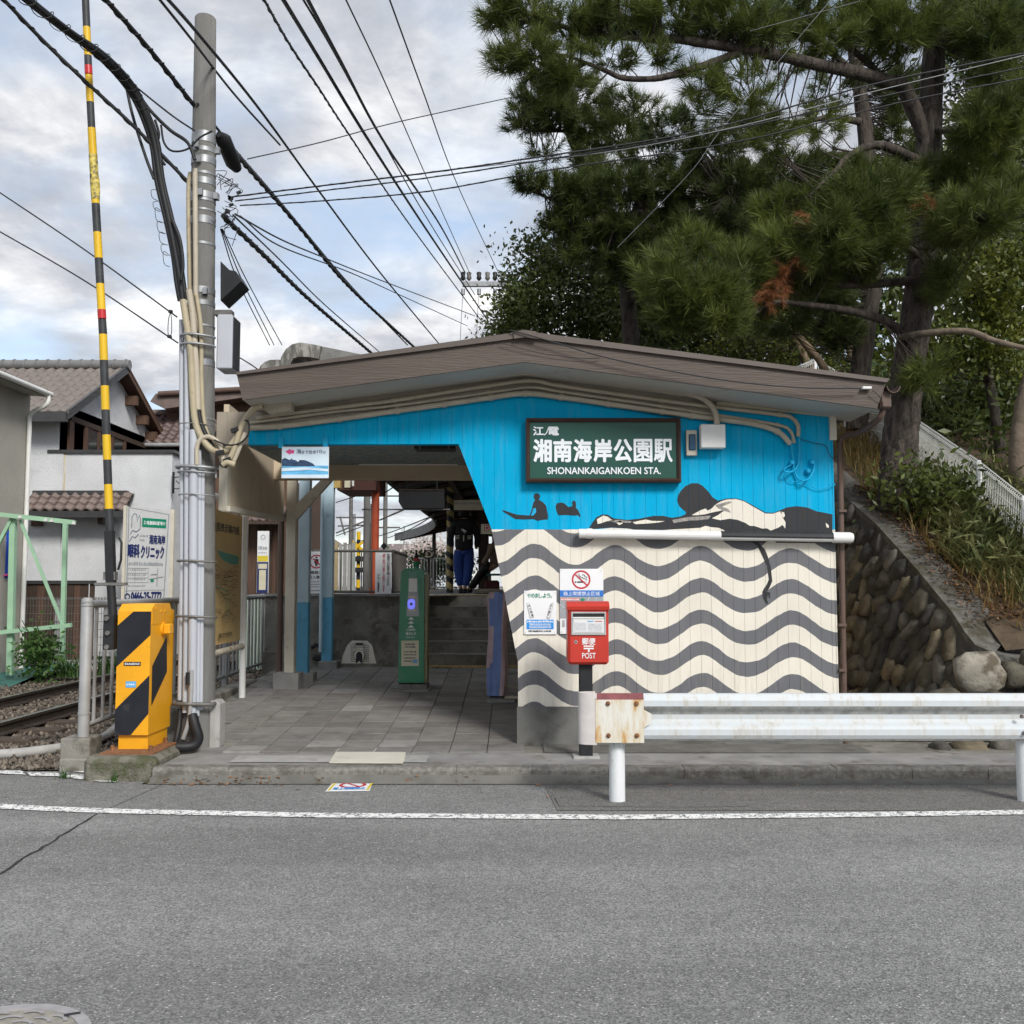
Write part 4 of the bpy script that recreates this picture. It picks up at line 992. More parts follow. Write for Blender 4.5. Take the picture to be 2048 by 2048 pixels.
# litter notice
t, S_ = panel_sign('litter_notice', 'white notice with green heading and blue text box left of red post box', 1048, 1181.5, 1113, 1269, 9.185)
F = frac(312, 527, 729, 1088)
for i, ch in enumerate('やめましょう。'):
    x0 = 352 + i * 50; ttext(S_, F, ch, x0, 560 if ch != '。' else 598, x0 + (47 if ch != '。' else 18), 618, 1, .02)
trect(S_, F, 345, 898, 690, 1018, 2)
for y, x0, x1 in ((925, 352, 684),): S_.dashes(F(x0, 0)[0], F(x1, 0)[0], F(0, y + 8)[1], .045, 0, 15, .12)
for y in (958, 972, 992, 1006): S_.dashes(F(380, 0)[0], F(660, 0)[0], F(0, y)[1], .02, 0, 24, .2)
S_.dashes(F(370, 0)[0], F(665, 0)[0], F(0, 1052)[1], .035, 3, 15, .15)
S_.poly([F(*p) for p in [(347, 690), (380, 684), (440, 868), (392, 876)]], 3); S_.poly([F(*p) for p in [(350, 693), (379, 688), (436, 866), (394, 873)]], 0)
S_.poly([F(*p) for p in [(688, 690), (660, 684), (604, 872), (640, 882)]], 3); S_.poly([F(*p) for p in [(685, 693), (661, 688), (608, 870), (638, 878)]], 0)
for i, ch in enumerate('歩行喫煙'): ttext(S_, F, ch, 362 + i * 13, 705 + i * 40, 392 + i * 13, 738 + i * 40, 3, .01)
for i, ch in enumerate('ポイ捨て'): ttext(S_, F, ch, 645 - i * 11, 700 + i * 40, 675 - i * 11, 733 + i * 40, 3, .01)
for cx, cy in ((338, 541), (711, 549), (328, 1062), (700, 1068)): S_.disc(*F(cx, cy), .004, 4, n=10)
S_.build([M['p_white'], M['p_green'], M['p_cyan'], M['p_black'], M['p_grey']], t)

# no-smoking area notice behind the post box
t, S_ = panel_sign('no_smoking_notice', 'white no smoking area notice with blue band partly behind red post box', 1120, 1137.7, 1206.5, 1268, 9.186)
F = frac(775, 243, 1330, 1085)
cx, cy = F(1047, 383); rm = at(1168 * .1553 + 1000, 1150, 9.186).x - at(1047 * .1553 + 1000, 1150, 9.186).x
S_.disc(cx, cy, rm, 1, rm * .82, 36)
S_.rect(*F(966, 424), *F(1092, 405), 2); S_.rect(*F(985, 424), *F(995, 405), 0); S_.rect(*F(1108, 422), *F(1113, 407), 2)
S_.line([F(*p) for p in [(1020, 305), (1018, 322), (1030, 345), (1060, 355), (1085, 372), (1112, 375), (1116, 392)]], .006, 2)
S_.line([F(*p) for p in [(1062, 330), (1075, 316), (1090, 325), (1095, 345), (1118, 350), (1124, 362)]], .006, 2)
S_.line([F(975, 318), F(1120, 455)], .0125, 1)
trect(S_, F, 776, 521, 1329, 602, 3); ttext(S_, F, '路上喫煙禁止区域', 822, 536, 1282, 590, 0, .004)
trect(S_, F, 776, 605, 1329, 880, 4); trect(S_, F, 784, 620, 1026, 650, 5); S_.dashes(F(792, 0)[0], F(1018, 0)[0], F(0, 644)[1], .018, 0, 16, .2)
S_.poly([F(*p) for p in [(1036, 632), (1070, 622), (1096, 640), (1075, 668), (1040, 660)]], 6)
S_.line([F(1150, 605), F(1128, 668)], .004, 0); S_.line([F(1240, 605), F(1238, 668)], .002, 0); S_.line([F(776, 700), F(850, 760), F(1000, 780)], .003, 0)
for cx, cy in ((795, 262), (1304, 266), (800, 1058)): S_.disc(*F(cx, cy), .004, 4, n=10)
for i in range(6): S_.dashes(F(805, 0)[0], F(840, 0)[0], F(0, 915 + i * 15)[1], .012, 2, 3, .3)
S_.build([M['p_white'], M['p_red'], M['p_black'], M['p_blue'], M['p_grey'], M['p_red_soft'], M['p_green']], t)

# red post box
PY = 8.40
pzx = lambda x, y, Y=PY: at(1000 + x * .1553, 1100 + y * .1553, Y)
pb = at(1172, 1507, 8.52)
post_box = thing('post_box', 'red post box on black pole behind white guard rail', 'post box', (pb.x, 8.53, .115))
l, r_, tp_, bt = pzx(868, 0).x, pzx(1394, 0).x, pzx(0, 690).z, pzx(0, 1462).z
MB().bbox(((l + r_) / 2, PY + .13, (tp_ + bt) / 2 - .01), ((r_ - l) / 2, .13, (tp_ - bt) / 2), bev=.022).build('body', M['post_red'], post_box)
lid = MB(); lz = pzx(0, 772).z; hz = pzx(0, 672).z
prof = [(PY - .012, lz), (PY - .018, lz + .03), (PY + .005, hz - .012), (PY + .05, hz + .006), (PY + .20, hz + .006), (PY + .265, hz - .02), (PY + .27, lz)]
lid.prism([(l - .006, y, z) for y, z in prof], (r_ - l + .012, 0, 0)); lid.build('lid', M['post_red'], post_box)
wx0, wx1, wz0, wz1 = pzx(915, 0).x, pzx(1357, 0).x, pzx(0, 1093).z, pzx(0, 797).z
b = MB()
for (x0, x1, z0_, z1_) in ((wx0, wx1, wz1 - .012, wz1), (wx0, wx1, wz0, wz0 + .010), (wx0, wx0 + .012, wz0 + .01, wz1 - .012), (wx1 - .012, wx1, wz0 + .01, wz1 - .012)): b.box(x0, x1, PY - .012, PY + .002, z0_, z1_)
b.build('slot_frame', M['silver'], post_box)
MB().box(wx0 + .012, wx1 - .012, PY - .0035, PY + .001, wz0 + .01, wz1 - .012).build('slot', M['black'], post_box)
fl = pzx(0, 888).z
b = MB(); b.add([(wx0 + .014, PY - .02, fl), (wx1 - .016, PY - .02, fl), (wx1 - .012, PY - .006, wz0 + .012), (wx0 + .013, PY - .006, wz0 + .012)], [(0, 1, 2, 3)])
b.box(wx0 + .012, wx1 - .018, PY - .022, PY - .016, fl + .004, fl + .017); b.build('slot_flap', M['white_plastic'], post_box)
S_ = Sign((wx0 + .02, PY - .0085, wz0 + .014), UX * (wx1 - wx0 - .04), V3((0, -.0135, fl - wz0 - .02)), .0015)
S_.rect(.02, .08, .98, .92, 0)
S_.rect(.45, .84, .66, .92, 2); S_.rect(.7, .84, .95, .92, 3)
for j in range(7): S_.dashes(.05, .42, .16 + j * .1, .03, 1, 12, .3, j); S_.dashes(.47, .95, .16 + j * .09, .03, 1, 16, .3, j + 3)
S_.build([M['p_white'], M['p_grey'], M['sky_label'], M['p_red_soft']], post_box)
S_ = Sign((l, PY, bt), UX * (r_ - l), UZ * (tp_ - bt), .0015); F = frac(868, 690, 1394, 1462)
ttext(S_, F, '郵便', 1050, 1133, 1222, 1222, 0, .022)
for q in ((1070, 1230, 1200, 1248), (1070, 1260, 1200, 1278), (1125, 1278, 1147, 1316)): trect(S_, F, *q, 0)
ttext(S_, F, 'POST', 1050, 1325, 1224, 1398, 0, .012)
S_.disc(*F(972, 1185), .014, 1, n=14); S_.disc(*F(972, 1185), .008, 2, n=12)
S_.build([M['p_white'], M['silver'], M['p_black']], post_box, 'lettering')
MB().bbox((pb.x, 8.53, (.1 + bt) / 2), (.055, .05, (bt - .1) / 2), bev=.008).build('pole', M['black'], post_box)
MB().bbox((pb.x, 8.53, .118), (.11, .095, .012), bev=.004).build('footing', M['concrete_light'], post_box)

# guard rail
M['rail_grime_shade'] = steps_mat('beam_crease_grime_shade', [(0.35, (0.24, 0.245, 0.23)), (0.5, (0.36, 0.365, 0.35)), (0.65, (0.46, 0.47, 0.46)), (0.75, (0.3, 0.27, 0.22))])  # crease grime, with the shade of downward-facing facets painted into the colour
GY = 7.25
gl, gr = at(1200, 1440, GY).x, 9.0
gz1, gz0 = at(1400, 1387, GY).z, at(1400, 1483, GY).z
rail = thing('guard_rail', 'white steel guard rail with rusty end plate along the road', 'guard rail', (gl, GY, 0))
H_ = gz1 - gz0
prof = [(.0, 1.0), (-.018, .985), (-.03, .94), (-.045, .86), (-.045, .74), (-.03, .68), (.0, .61), (.012, .55), (.012, .45), (.0, .39), (-.03, .32), (-.045, .26), (-.045, .14), (-.03, .06), (-.018, .015), (.0, .0)]
b = MB()
xs = [gl + (gr - gl) * i / 24 for i in range(25)]
vs = [(x, GY + d + .02 + off, gz0 + H_ * h) for off in (0, .004) for x in xs for d, h in prof]
n = len(prof)
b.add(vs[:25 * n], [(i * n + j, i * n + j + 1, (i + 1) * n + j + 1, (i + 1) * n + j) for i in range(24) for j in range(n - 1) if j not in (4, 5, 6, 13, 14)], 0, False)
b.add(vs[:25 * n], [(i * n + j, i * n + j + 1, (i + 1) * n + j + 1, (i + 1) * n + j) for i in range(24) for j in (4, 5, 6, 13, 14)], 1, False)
b.add(vs[25 * n:], [(i * n + j, (i + 1) * n + j, (i + 1) * n + j + 1, i * n + j + 1) for i in range(24) for j in range(n - 1)], 0, True)
b.build('beam', [M['rail_white'], M['rail_grime_shade']], rail)
ex0, ex1 = at(1191, 1440, GY - .035).x, at(1288, 1440, GY - .035).x
b = MB(); zc_ = (gz0 + gz1) / 2; tip = at(1303, 1440, GY - .035).x
b.prism([(ex0, GY - .034, gz0 - .004), (ex1, GY - .034, gz0 - .004), (ex1, GY - .034, zc_ - .07), (tip, GY - .034, zc_ - .035), (tip, GY - .034, zc_ + .03), (ex1, GY - .034, zc_ + .06), (ex1, GY - .034, gz1 - .04), (ex0, GY - .034, gz1 - .04)], (0, .006, 0))
pl_ = b.build('end_plate', M['rust_plate'], rail)
b = MB(); b.prism([(ex0, GY - .033, gz1 - .042), (ex1, GY - .033, gz1 - .042), (ex1, GY - .012, gz1 + .004), (ex0, GY - .012, gz1 + .004)], (0, .004, .0))
b.build('plate_flange', mat('faded_maroon', (.19, .055, .06), .7, var=.25, scale=12), pl_)
for x_, y_ in ((1216, 1407), (1273, 1407), (1217, 1471), (1274, 1471)):
    p = at(x_, y_, GY - .036); MB().tube([(p.x, p.y, p.z), (p.x, p.y - .009, p.z), (p.x, p.y - .014, p.z)], [.017, .016, .008], 8).build('bolt', M['rust'], pl_)
ey0 = at(1160, 1440, GY).x
b = MB(); arc = []
for i in range(11):
    a_ = math.pi * (.5 + i / 10.0); arc.append((ex0 + .01 - .0 + math.cos(a_) * (ex0 - ey0 + .02), GY + .035 + math.sin(a_) * -.065))
vs = [(x, y, z) for z in (gz0 - .02, gz1 + .006) for x, y in arc]
b.add(vs, [(i, i + 1, 12 + i, 11 + i) for i in range(10)], 0, True); b.build('end_sleeve', mat('sleeve_wrap', (.60, .56, .54), .7, var=.08, scale=10), rail)
for px in (1234, 2050):
    g = at(px, 1540, GY + .09)
    MB().cyl((g.x, GY + .09, 0), (g.x, GY + .09, gz0 + .26), .058, 20).build('post', M['post_white'], rail)
b = MB()
for px, py in ((2043, 1433), (2048, 1466)):
    p = at(px, py, GY - .03); b.tube([(p.x, p.y, p.z), (p.x, p.y - .016, p.z)], [.015, .012], 8)
b.build('bolt', M['steel_dark'], rail)

# white rail pipe across the mural, upper half painted black on the right
b = MB(); pa, pc = at(1158, 1067, 9.12), at(1668, 1075, 9.12)
pr_ = .043; nn = 16
ring = lambda c_, r=pr_: [c_ + V3((0, -math.cos(2 * math.pi * j / nn) * r, math.sin(2 * math.pi * j / nn) * r)) for j in range(nn)]
stn = [0, .06, .12, .3, .5, .555, .6, .7, .85, 1.0]
vs = []
for s__ in stn: vs += ring(pa.lerp(pc, s__))
for i in range(len(stn) - 1):
    for j in range(nn):
        ang_ = 2 * math.pi * (j + .5) / nn
        blk = stn[i] >= .555 and math.sin(ang_) > -.45 and math.cos(ang_) > -1.1
        b.add([vs[i * nn + j], vs[(i + 1) * nn + j], vs[(i + 1) * nn + (j + 1) % nn], vs[i * nn + (j + 1) % nn]], [(0, 1, 2, 3)], 1 if blk else 0, True)
b.add(ring(pa), [tuple(range(nn))])
wr = thing('wall_rail_pipe', 'white and black painted pipe across the mural below the lying surfer', 'pipe', tuple(pa.lerp(pc, .5)))
b.build('pipe', [M['white_paint'], M['mural_black']], wr)
pe = pc + (pc - pa).normalized() * .17
MB().tube([pc - V3((.015, 0, 0)), pe - V3((.02, 0, 0)), pe], [.05, .05, .042], 16).build('end_cap', M['white_plastic'], wr)
MB().tube([pa + V3((.07, 0, 0)), pa + V3((.12, 0, 0))], [.047, .047], 16).build('collar', M['white_paint'], wr)

# conduits under the eave
def pipe(name, label, pts, Y, r, m, n=6, clips=(), cat='conduit', grp='conduits under the eave', seg=8, bands=()):
    P_ = [at(p[0], p[1], p[2] if len(p) > 2 else Y) for p in pts]
    t = thing(name, label, cat, tuple(P_[0]), grp)
    sp = spline(P_, n); MB().tube(sp, r, seg).build('tube', m, t)
    for px in clips:
        k = min(range(len(sp)), key=lambda i: abs(1024 + sp[i].x / sp[i].y * FPX - px))
        d = (sp[min(k + 1, len(sp) - 1)] - sp[max(k - 1, 0)]).normalized()
        MB().tube([sp[k] - d * .018, sp[k] + d * .018], r * 1.25, seg).build('clip', m, t)
    return t
CP = M['cream_pipe']
pipe('conduit', 'lowest thick beige conduit along the top of the blue paint', [(500, 856), (559, 852.6), (680, 837.7), (795, 821.5), (889, 808.5), (982, 795), (1050, 787), (1122, 794.6), (1217, 808), (1325, 823.5), (1438, 838.6), (1505, 847.6), (1555, 863), (1581, 888)], 9.15, .026, CP, clips=(559, 680, 795, 889, 982, 1054, 1122, 1217, 1325, 1380, 1560))
pipe('conduit', 'thin beige conduit just above the lowest thick conduit', [(500, 846), (662, 824.6), (795, 811), (976, 785.8), (1062, 775), (1122, 783.8), (1321, 813), (1438, 831), (1555, 850), (1581, 863), (1588, 886)], 9.165, .016, CP, clips=(553, 790, 976, 1122, 1321, 1555))
pipe('conduit', 'beige conduit third from below that bends down at the right end', [(513, 837), (553, 830), (724, 809), (789, 801), (976, 771.8), (1062, 761.4), (1122, 771.8), (1323, 800.8), (1436, 815), (1560, 829.5), (1584, 836), (1596, 852), (1596, 873)], 9.16, .02, CP, clips=(553, 789, 976, 1122, 1323, 1560))
pipe('conduit', 'topmost beige conduit under the soffit running to white junction box', [(584, 806), (684, 790.5), (800, 775), (969, 753), (1052, 745), (1137, 753), (1331, 780), (1387, 789), (1418, 806), (1431, 826), (1434, 848)], 9.08, .028, CP, clips=(684, 969, 1015, 1095, 1137, 1331, 1365, 1385))
q0, q1 = at(528, 826, 9.0), at(586, 797, 9.0)
t = thing('junction_box', 'beige junction box under the left end of the eave', 'box', tuple(q0)); 
MB().prism([(q0.x, 8.95, q0.z + .03), (q0.x + .06, 8.95, q0.z - .015), (q1.x, 8.95, q0.z + .02), (q1.x - .01, 8.95, q1.z - .005), (q0.x, 8.95, q1.z - .03)], (0, .12, 0)).build('box', M['cream_pipe'], t)
q0, q1 = at(1402, 896, 9.07), at(1451, 848, 9.07)
t = thing('junction_box', 'square white junction box on blue wall right of station sign', 'box', tuple(q0))
MB().bbox(((q0.x + q1.x) / 2, 9.12, (q0.z + q1.z) / 2), ((q1.x - q0.x) / 2, .05, (q1.z - q0.z) / 2), bev=.008).build('body', M['white_plastic'], t)
b = MB()
for x in (q0.x + .012, q1.x - .012):
    for z in (q0.z + .012, q1.z - .012): b.cyl((x, 9.071, z), (x, 9.067, z), .004, 6)
b.build('screw', M['silver'], t)
q0, q1 = at(1373, 911, 9.15), at(1394, 860, 9.15)
t = thing('breaker_box', 'narrow grey breaker box with dark blue window beside station sign', 'box', tuple(q0))
MB().bbox(((q0.x + q1.x) / 2, 9.175, (q0.z + q1.z) / 2), ((q1.x - q0.x) / 2, .022, (q1.z - q0.z) / 2), bev=.005).build('body', M['cream_post'], t)
MB().bbox(((q0.x + q1.x) / 2 + .004, 9.155, (q0.z + q1.z) / 2 + .005), ((q1.x - q0.x) / 2 * .62, .018, (q1.z - q0.z) / 2 * .62), bev=.006).build('window', mat('breaker_blue', (.015, .075, .15), .25), t)
zR = lambda x, y, Y=9.17: at(1340 + x * .2588, 660 + y * .2588, Y)
def cable(name, label, pts, r, m, grp=None, n=6, cat='cable'):
    t = MB().tube(spline(pts, n), r, 6).build(name, m, loc=tuple(pts[0])); 
    # geometry already in world coordinates relative to the first point
    return tag(t, label, cat, grp)
cable('cable', 'blue painted cable looping to a blue wall plug on the right of the facade', [zR(935, 880), zR(950, 1000), zR(960, 1080), zR(985, 1140), zR(1025, 1165, 9.13), zR(1075, 1145, 9.12), zR(1110, 1085, 9.13), zR(1115, 1040)], .009, M['mural_blue'], 'blue cables on the facade')
cable('cable', 'blue painted cable coiled round a blue wall bracket', [zR(995, 825), zR(998, 960), zR(985, 1050), zR(940, 1095, 9.13), zR(890, 1095, 9.12), zR(885, 1075), zR(930, 1045), zR(965, 1030)], .008, M['mural_blue'], 'blue cables on the facade')
cable('cable', 'thin dark cable from conduit ends to the brown downpipe', [zR(1010, 845), zR(1100, 870), zR(1200, 895), zR(1225, 950), zR(1260, 995), zR(1278, 985), zR(1265, 940)], .0035, M['wire'], 'thin cables on the facade')
cable('cable', 'thin blue white cable drooping from wall plug to the wall corner', [zR(895, 1100), zR(930, 1165), zR(1040, 1180), zR(1140, 1225), zR(1240, 1212), zR(1275, 1195), zR(1255, 1182)], .0035, M['mural_blue'], 'thin cables on the facade')
for nm, lab, (x, y) in (('wall_plug', 'blue painted wall plug at the end of the looping cable', (1100, 1022)), ('wall_bracket', 'blue painted wall bracket with coiled cable', (945, 1025)), ('wall_stud', 'small round blue stud below the wall plug', (1070, 1090))):
    p = zR(x, y); tag(MB().tube([(p.x, 9.2, p.z), (p.x, 9.165, p.z), (p.x, 9.155, p.z)], [.028, .026, .015], 10).build(nm, M['mural_blue'], loc=tuple(p)), lab, 'fitting')

# lamp on the cross beam, lamp box at the beam
q0, q1 = at(713, 925, 11.68), at(921, 914, 11.68)
t = thing('fluorescent_lamp', 'long pale fluorescent lamp fitting on passage beam', 'lamp', tuple(q0))
MB().bbox(((q0.x + q1.x) / 2, 11.70, (q0.z + q1.z) / 2), ((q1.x - q0.x) / 2, .045, .028), bev=.008).build('housing', M['white_plastic'], t)
MB().cyl((q0.x + .03, 11.68, q0.z - .02), (q1.x - .03, 11.68, q0.z - .02), .014, 8).build('tube', M['white_plastic'], t)
q0, q1 = at(820, 905, 9.5), at(905, 889, 9.5)
t = thing('ceiling_lamp', 'dark lamp box under the passage ceiling near the slanted opening', 'lamp', tuple(q0))
MB().bbox(((q0.x + q1.x) / 2, 10.0, 2.93), ((q1.x - q0.x) / 2, .12, .025), bev=.01).build('housing', M['black'], t)
for x in (q0.x + .06, q1.x - .06): MB().box(x - .01, x + .01, 9.87, 9.89, 2.9, 2.97).build('bracket', M['steel_dark'], t)

# green card reader
RY = 12.2
rz = lambda x, y, Y=RY: at(780 + x * .176, 1080 + y * .176, Y)
f0 = floorZ(RY)
xl, xr_, xs_ = rz(90, 1600).x, rz(385, 1600).x, rz(462, 1600).x
reader = thing('card_reader', 'green card reader pillar in clear plastic cover with lit blue pad', 'card reader', ((xl + xr_) / 2, RY + .1, f0))
zt, zm, zbm = rz(0, 322).z, rz(0, 372).z, rz(0, 1622).z
b = MB(); ins = .022
prof = [(xl, zbm), (xr_ - .0, zbm), (xr_ - .002, zm), (xr_ - .05, zt), (xl + .075, zt), (xl + .022, zm)]
b.prism([(x, RY, z) for x, z in prof], (0, .30, 0)); b.build('body', M['ic_green'], reader)
MB().prism([(xr_ + .001, RY + .03, zbm), (xr_ + .001, RY + .27, zbm), (xr_ + .001, RY + .27, zm - .02), (xr_ + .001, RY + .03, zm - .02)], (.035, 0, 0)).build('side_panel', M['ic_khaki'], reader)
MB().bbox(((xl + xr_) / 2 + .02, RY + .15, f0 + .035), ((xr_ - xl) / 2 + .02, .17, .045), bev=.008).build('base', M['steel_dark'], reader)
MB().bbox(((xl + xr_) / 2 + .0, RY + .12, f0 + .008), ((xr_ - xl) / 2 + .07, .22, .012), bev=.003).build('footing', M['concrete'], reader)
S_ = Sign((xl, RY, zbm), UX * (xr_ - xl), UZ * (zt - zbm), .0015); F = frac(90, 322, 385, 1622)
S_.poly([F(*p) for p in [(210, 430), (300, 430), (325, 870), (180, 870)]], 1)
trect(S_, F, 205, 440, 300, 590, 2); trect(S_, F, 203, 638, 287, 660, 3); trect(S_, F, 198, 792, 284, 812, 3)
trect(S_, F, 210, 360, 295, 425, 4)
for yy in (875, 920, 965): S_.poly([F(*p) for p in [(200, yy + 32), (235, yy), (270, yy + 32)]], 5)
ttext(S_, F, 'IC乗車券', 186, 1008, 284, 1036, 5, .01); ttext(S_, F, '乗るとき', 178, 1048, 290, 1084, 5, .015); ttext(S_, F, 'Entrance', 186, 1096, 276, 1116, 5)
trect(S_, F, 125, 1145, 325, 1432, 3)
for yy, x0, x1 in ((1195, 168, 288), (1225, 165, 288), (1280, 158, 298), (1312, 158, 298), (1350, 158, 298), (1385, 158, 250)): S_.dashes(F(x0, 0)[0], F(x1, 0)[0], F(0, yy)[1], .014, 6, 8, .2)
trect(S_, F, 258, 1360, 310, 1400, 7)
S_.build([M['ic_green'], M['ic_grey'], M['p_white'], M['p_cream'], M['p_teal'], M['p_white'], M['p_black'], M['sky_label']], reader)
p = rz(243, 728); b = MB(); pts = []
for i in range(24):
    a_ = 2 * math.pi * i / 24; ca, sa = math.cos(a_), math.sin(a_)
    pts.append((p.x + .045 * (abs(ca) ** .7) * (1 if ca > 0 else -1), RY - .012, p.z + .062 * (abs(sa) ** .7) * (1 if sa > 0 else -1)))
b.prism(pts, (0, .012, 0)); b.build('reader_pad', M['ic_glow'], reader)
b = MB(); b.tube([(p.x, RY - .013, p.z), (p.x, RY - .0145, p.z)], [.018, .018], 12); b.build('pad_centre', M['p_navy'], reader)
bz = rz(288, 230)
b = MB(); b.cyl((bz.x, RY + .12, zt), (bz.x, RY + .12, zt + .09), .036, 12); b.build('beacon', M['ic_green'], reader)
MB().cyl((bz.x, RY + .12, zt + .092), (bz.x, RY + .12, zt + .125), .036, 12).build('beacon_ring', M['p_red'], reader)
MB().tube([(bz.x, RY + .12, zt + .127), (bz.x, RY + .12, zt + .2)], [.028, .012], 10).build('beacon_cap', M['black'], reader)
b = MB(); gx = .006
b.prism([(xl - gx, RY - .022, zbm - .01), (xr_ + .042, RY - .022, zbm - .01), (xr_ + .042, RY - .022, zm), (xr_ - .04, RY - .022, zt + .015), (xl + .07, RY - .022, zt + .015), (xl + .016, RY - .022, zm)], (0, .335, 0))
b.build('plastic_cover', M['film'], reader)
MB().add([(xl - .09, RY - .16, f0 + .004), (xr_ + .02, RY - .16, f0 + .004), (xr_ + .02, RY - .10, f0 + .008), (xl - .09, RY - .10, f0 + .008)], [(0, 1, 2, 3)])

# cloth-covered reader at the right
CY = 11.5
cx_ = at(993, 1300, CY).x; cf = floorZ(CY)
cov = thing('covered_reader', 'pillar wrapped in mauve and blue cloth beside the slanted wall', 'card reader', (cx_, CY + .1, cf))
zt_, zb_ = at(993, 1188, CY).z, at(990, 1392, CY).z
b = MB(); rows = 22; seg = 28; vs = []; fs = []; mi_ = []
for i in range(rows + 1):
    t_ = i / rows; z = zb_ + (zt_ - zb_) * t_
    w_ = (.105 + .02 * t_ + .012 * math.sin(7 * t_)) * (1.0 if t_ < .96 else .9); d_ = .17 * (1 if t_ < .97 else .9)
    lean = .03 * (t_ - .3)
    for j in range(seg):
        a_ = 2 * math.pi * j / seg; ca, sa = math.cos(a_), math.sin(a_)
        fold = 1 + .06 * math.sin(5 * a_ + 3 * t_) + .03 * math.sin(11 * a_ - 6 * t_)
        vs.append((cx_ + lean + w_ * fold * (abs(ca) ** .6) * (1 if ca > 0 else -1), CY + .17 + d_ * fold * (abs(sa) ** .6) * (1 if sa > 0 else -1), z + (.02 * math.sin(3 * a_) if i == rows else 0)))
for i in range(rows):
    for j in range(seg):
        k = (i * seg + j, i * seg + (j + 1) % seg, (i + 1) * seg + (j + 1) % seg, (i + 1) * seg + j)
        a_ = 360.0 * (j + .5) / seg; t_ = i / rows
        blue = (256 < a_ < 284) or (222 < a_ < 284 and .68 < t_ < .93) or (200 < a_ < 284 and t_ < .36 - (284 - a_) * .002)
        b.add([vs[q] for q in k], [(0, 1, 2, 3)], 1 if blue else 0, True)
b.add(vs[rows * seg:], [tuple(range(seg))], 0)
b.build('cloth_cover', [M['cloth_mauve'], M['cloth_blue']], cov)
MB().bbox((cx_, CY + .16, cf + .03), (.075, .12, .045), bev=.006).build('foot', M['black'], cov)
MB().bbox((cx_ + .05, CY + .12, cf + .006), (.16, .26, .022), bev=.004).build('footing', M['concrete'], cov)
for zz, yy in ((.05, 11.35), (.12, 11.75)):
    tag(MB().tube([(cx_ + .1, yy, cf + zz), (.14, yy, cf + zz)], .018, 8).build('floor_pipe', M['cream_pipe'], loc=(cx_ + .1, yy, cf)), 'lower beige pipe from covered pillar to the wall' if zz < .1 else 'upper beige pipe from covered pillar to the wall', 'pipe')

# plate on the pavement, sticker on the road, manhole
def zp(pts, z): return [gnd(x, y, z) for x, y in pts]
b = MB(); q = zp([(658, 1526.5), (805, 1527), (808, 1524), (812.5, 1499), (808, 1497), (678, 1497.5), (674, 1500)], .1175)
b.prism([tuple(p) for p in q], (0, 0, .004)); tag(b.build('pavement_plate', mat('cream_plate', (.62, .59, .50), .6, var=.06, scale=6, dirt=(.45, .42, .34), dscale=5, dth=.6), loc=tuple(q[0])), 'cream rectangular plate lying at the pavement edge', 'plate')
q = zp([(651, 1583), (739, 1582), (746, 1564.5), (667, 1564.5)], .006)
t = thing('road_sticker', 'small white and yellow no smoking sticker on the asphalt', 'sticker', tuple(q[0]))
b = MB(); b.prism([tuple(p) for p in q], (0, 0, .003)); b.build('sheet', M['p_white'], t)
S_ = Sign(q[0] + V3((0, 0, .003)), q[1] - q[0], q[3] - q[0], .0008)
S_.rect(.03, .05, .09, .95, 0); S_.rect(.91, .05, .97, .95, 0); S_.disc(.52, .62, .105, 1, .078, 24); S_.line([(.36, .82), (.68, .44)], .02, 1); S_.text('路上喫煙禁止', .13, .12, .87, .36, 2, .02)
S_.build([M['p_yellow'], M['p_red'], M['p_cyan']], t)
mc = gnd(75, 2015); mc = V3((mc.x - .005, mc.y - .30, 0))
t = thing('manhole_cover', 'grey cast iron manhole cover with relief pattern in the road corner', 'manhole cover', tuple(mc))
def disc_ring(r0, r1, z0, z1, m, nm, par):
    b = MB(); n = 56; vs = []
    for r, z in ((r0, z0), (r0, z1), (r1, z1), (r1, z0)):
        vs += [(mc.x + r * math.cos(2 * math.pi * i / n), mc.y + r * math.sin(2 * math.pi * i / n), z) for i in range(n)]
    b.add(vs, [(k * n + i, k * n + (i + 1) % n, (k + 1) * n + (i + 1) % n, (k + 1) * n + i) for k in range(3) for i in range(n)]); return b.build(nm, m, par)
mi_mat = mat('cast_iron_cover', (.36, .35, .355), .55, .2, var=.12, scale=20); mi2 = mat('cover_yellowish_field', (.27, .255, .22), .75, var=.2, scale=30)
disc_ring(.001, .262, 0, .006, mi2, 'field', t); disc_ring(.262, .305, 0, .012, mi_mat, 'rim', t)
b = MB(); rr = random.Random(3)
for ring_ in (.06, .11, .155, .195, .235):
    k = int(ring_ * 55)
    for i in range(k):
        a0 = 2 * math.pi * (i + .5 * (ring_ > .1)) / k
        pts = [(mc.x + (ring_ + .012 * math.sin(j / 5 * 3.14)) * math.cos(a0 + j * .26 / k * 3), mc.y + (ring_ + .012 * math.sin(j / 5 * 3.14)) * math.sin(a0 + j * .26 / k * 3), .010) for j in range(6)]
        b.strip(pts, .014)
b.build('relief', mi_mat, t)
b = MB(); hp = mc + V3((.17, .215, .0125)); b.strip([hp - V3((.025, .01, 0)), hp + V3((.025, .012, 0))], .022); b.build('pick_hole', M['black'], t)
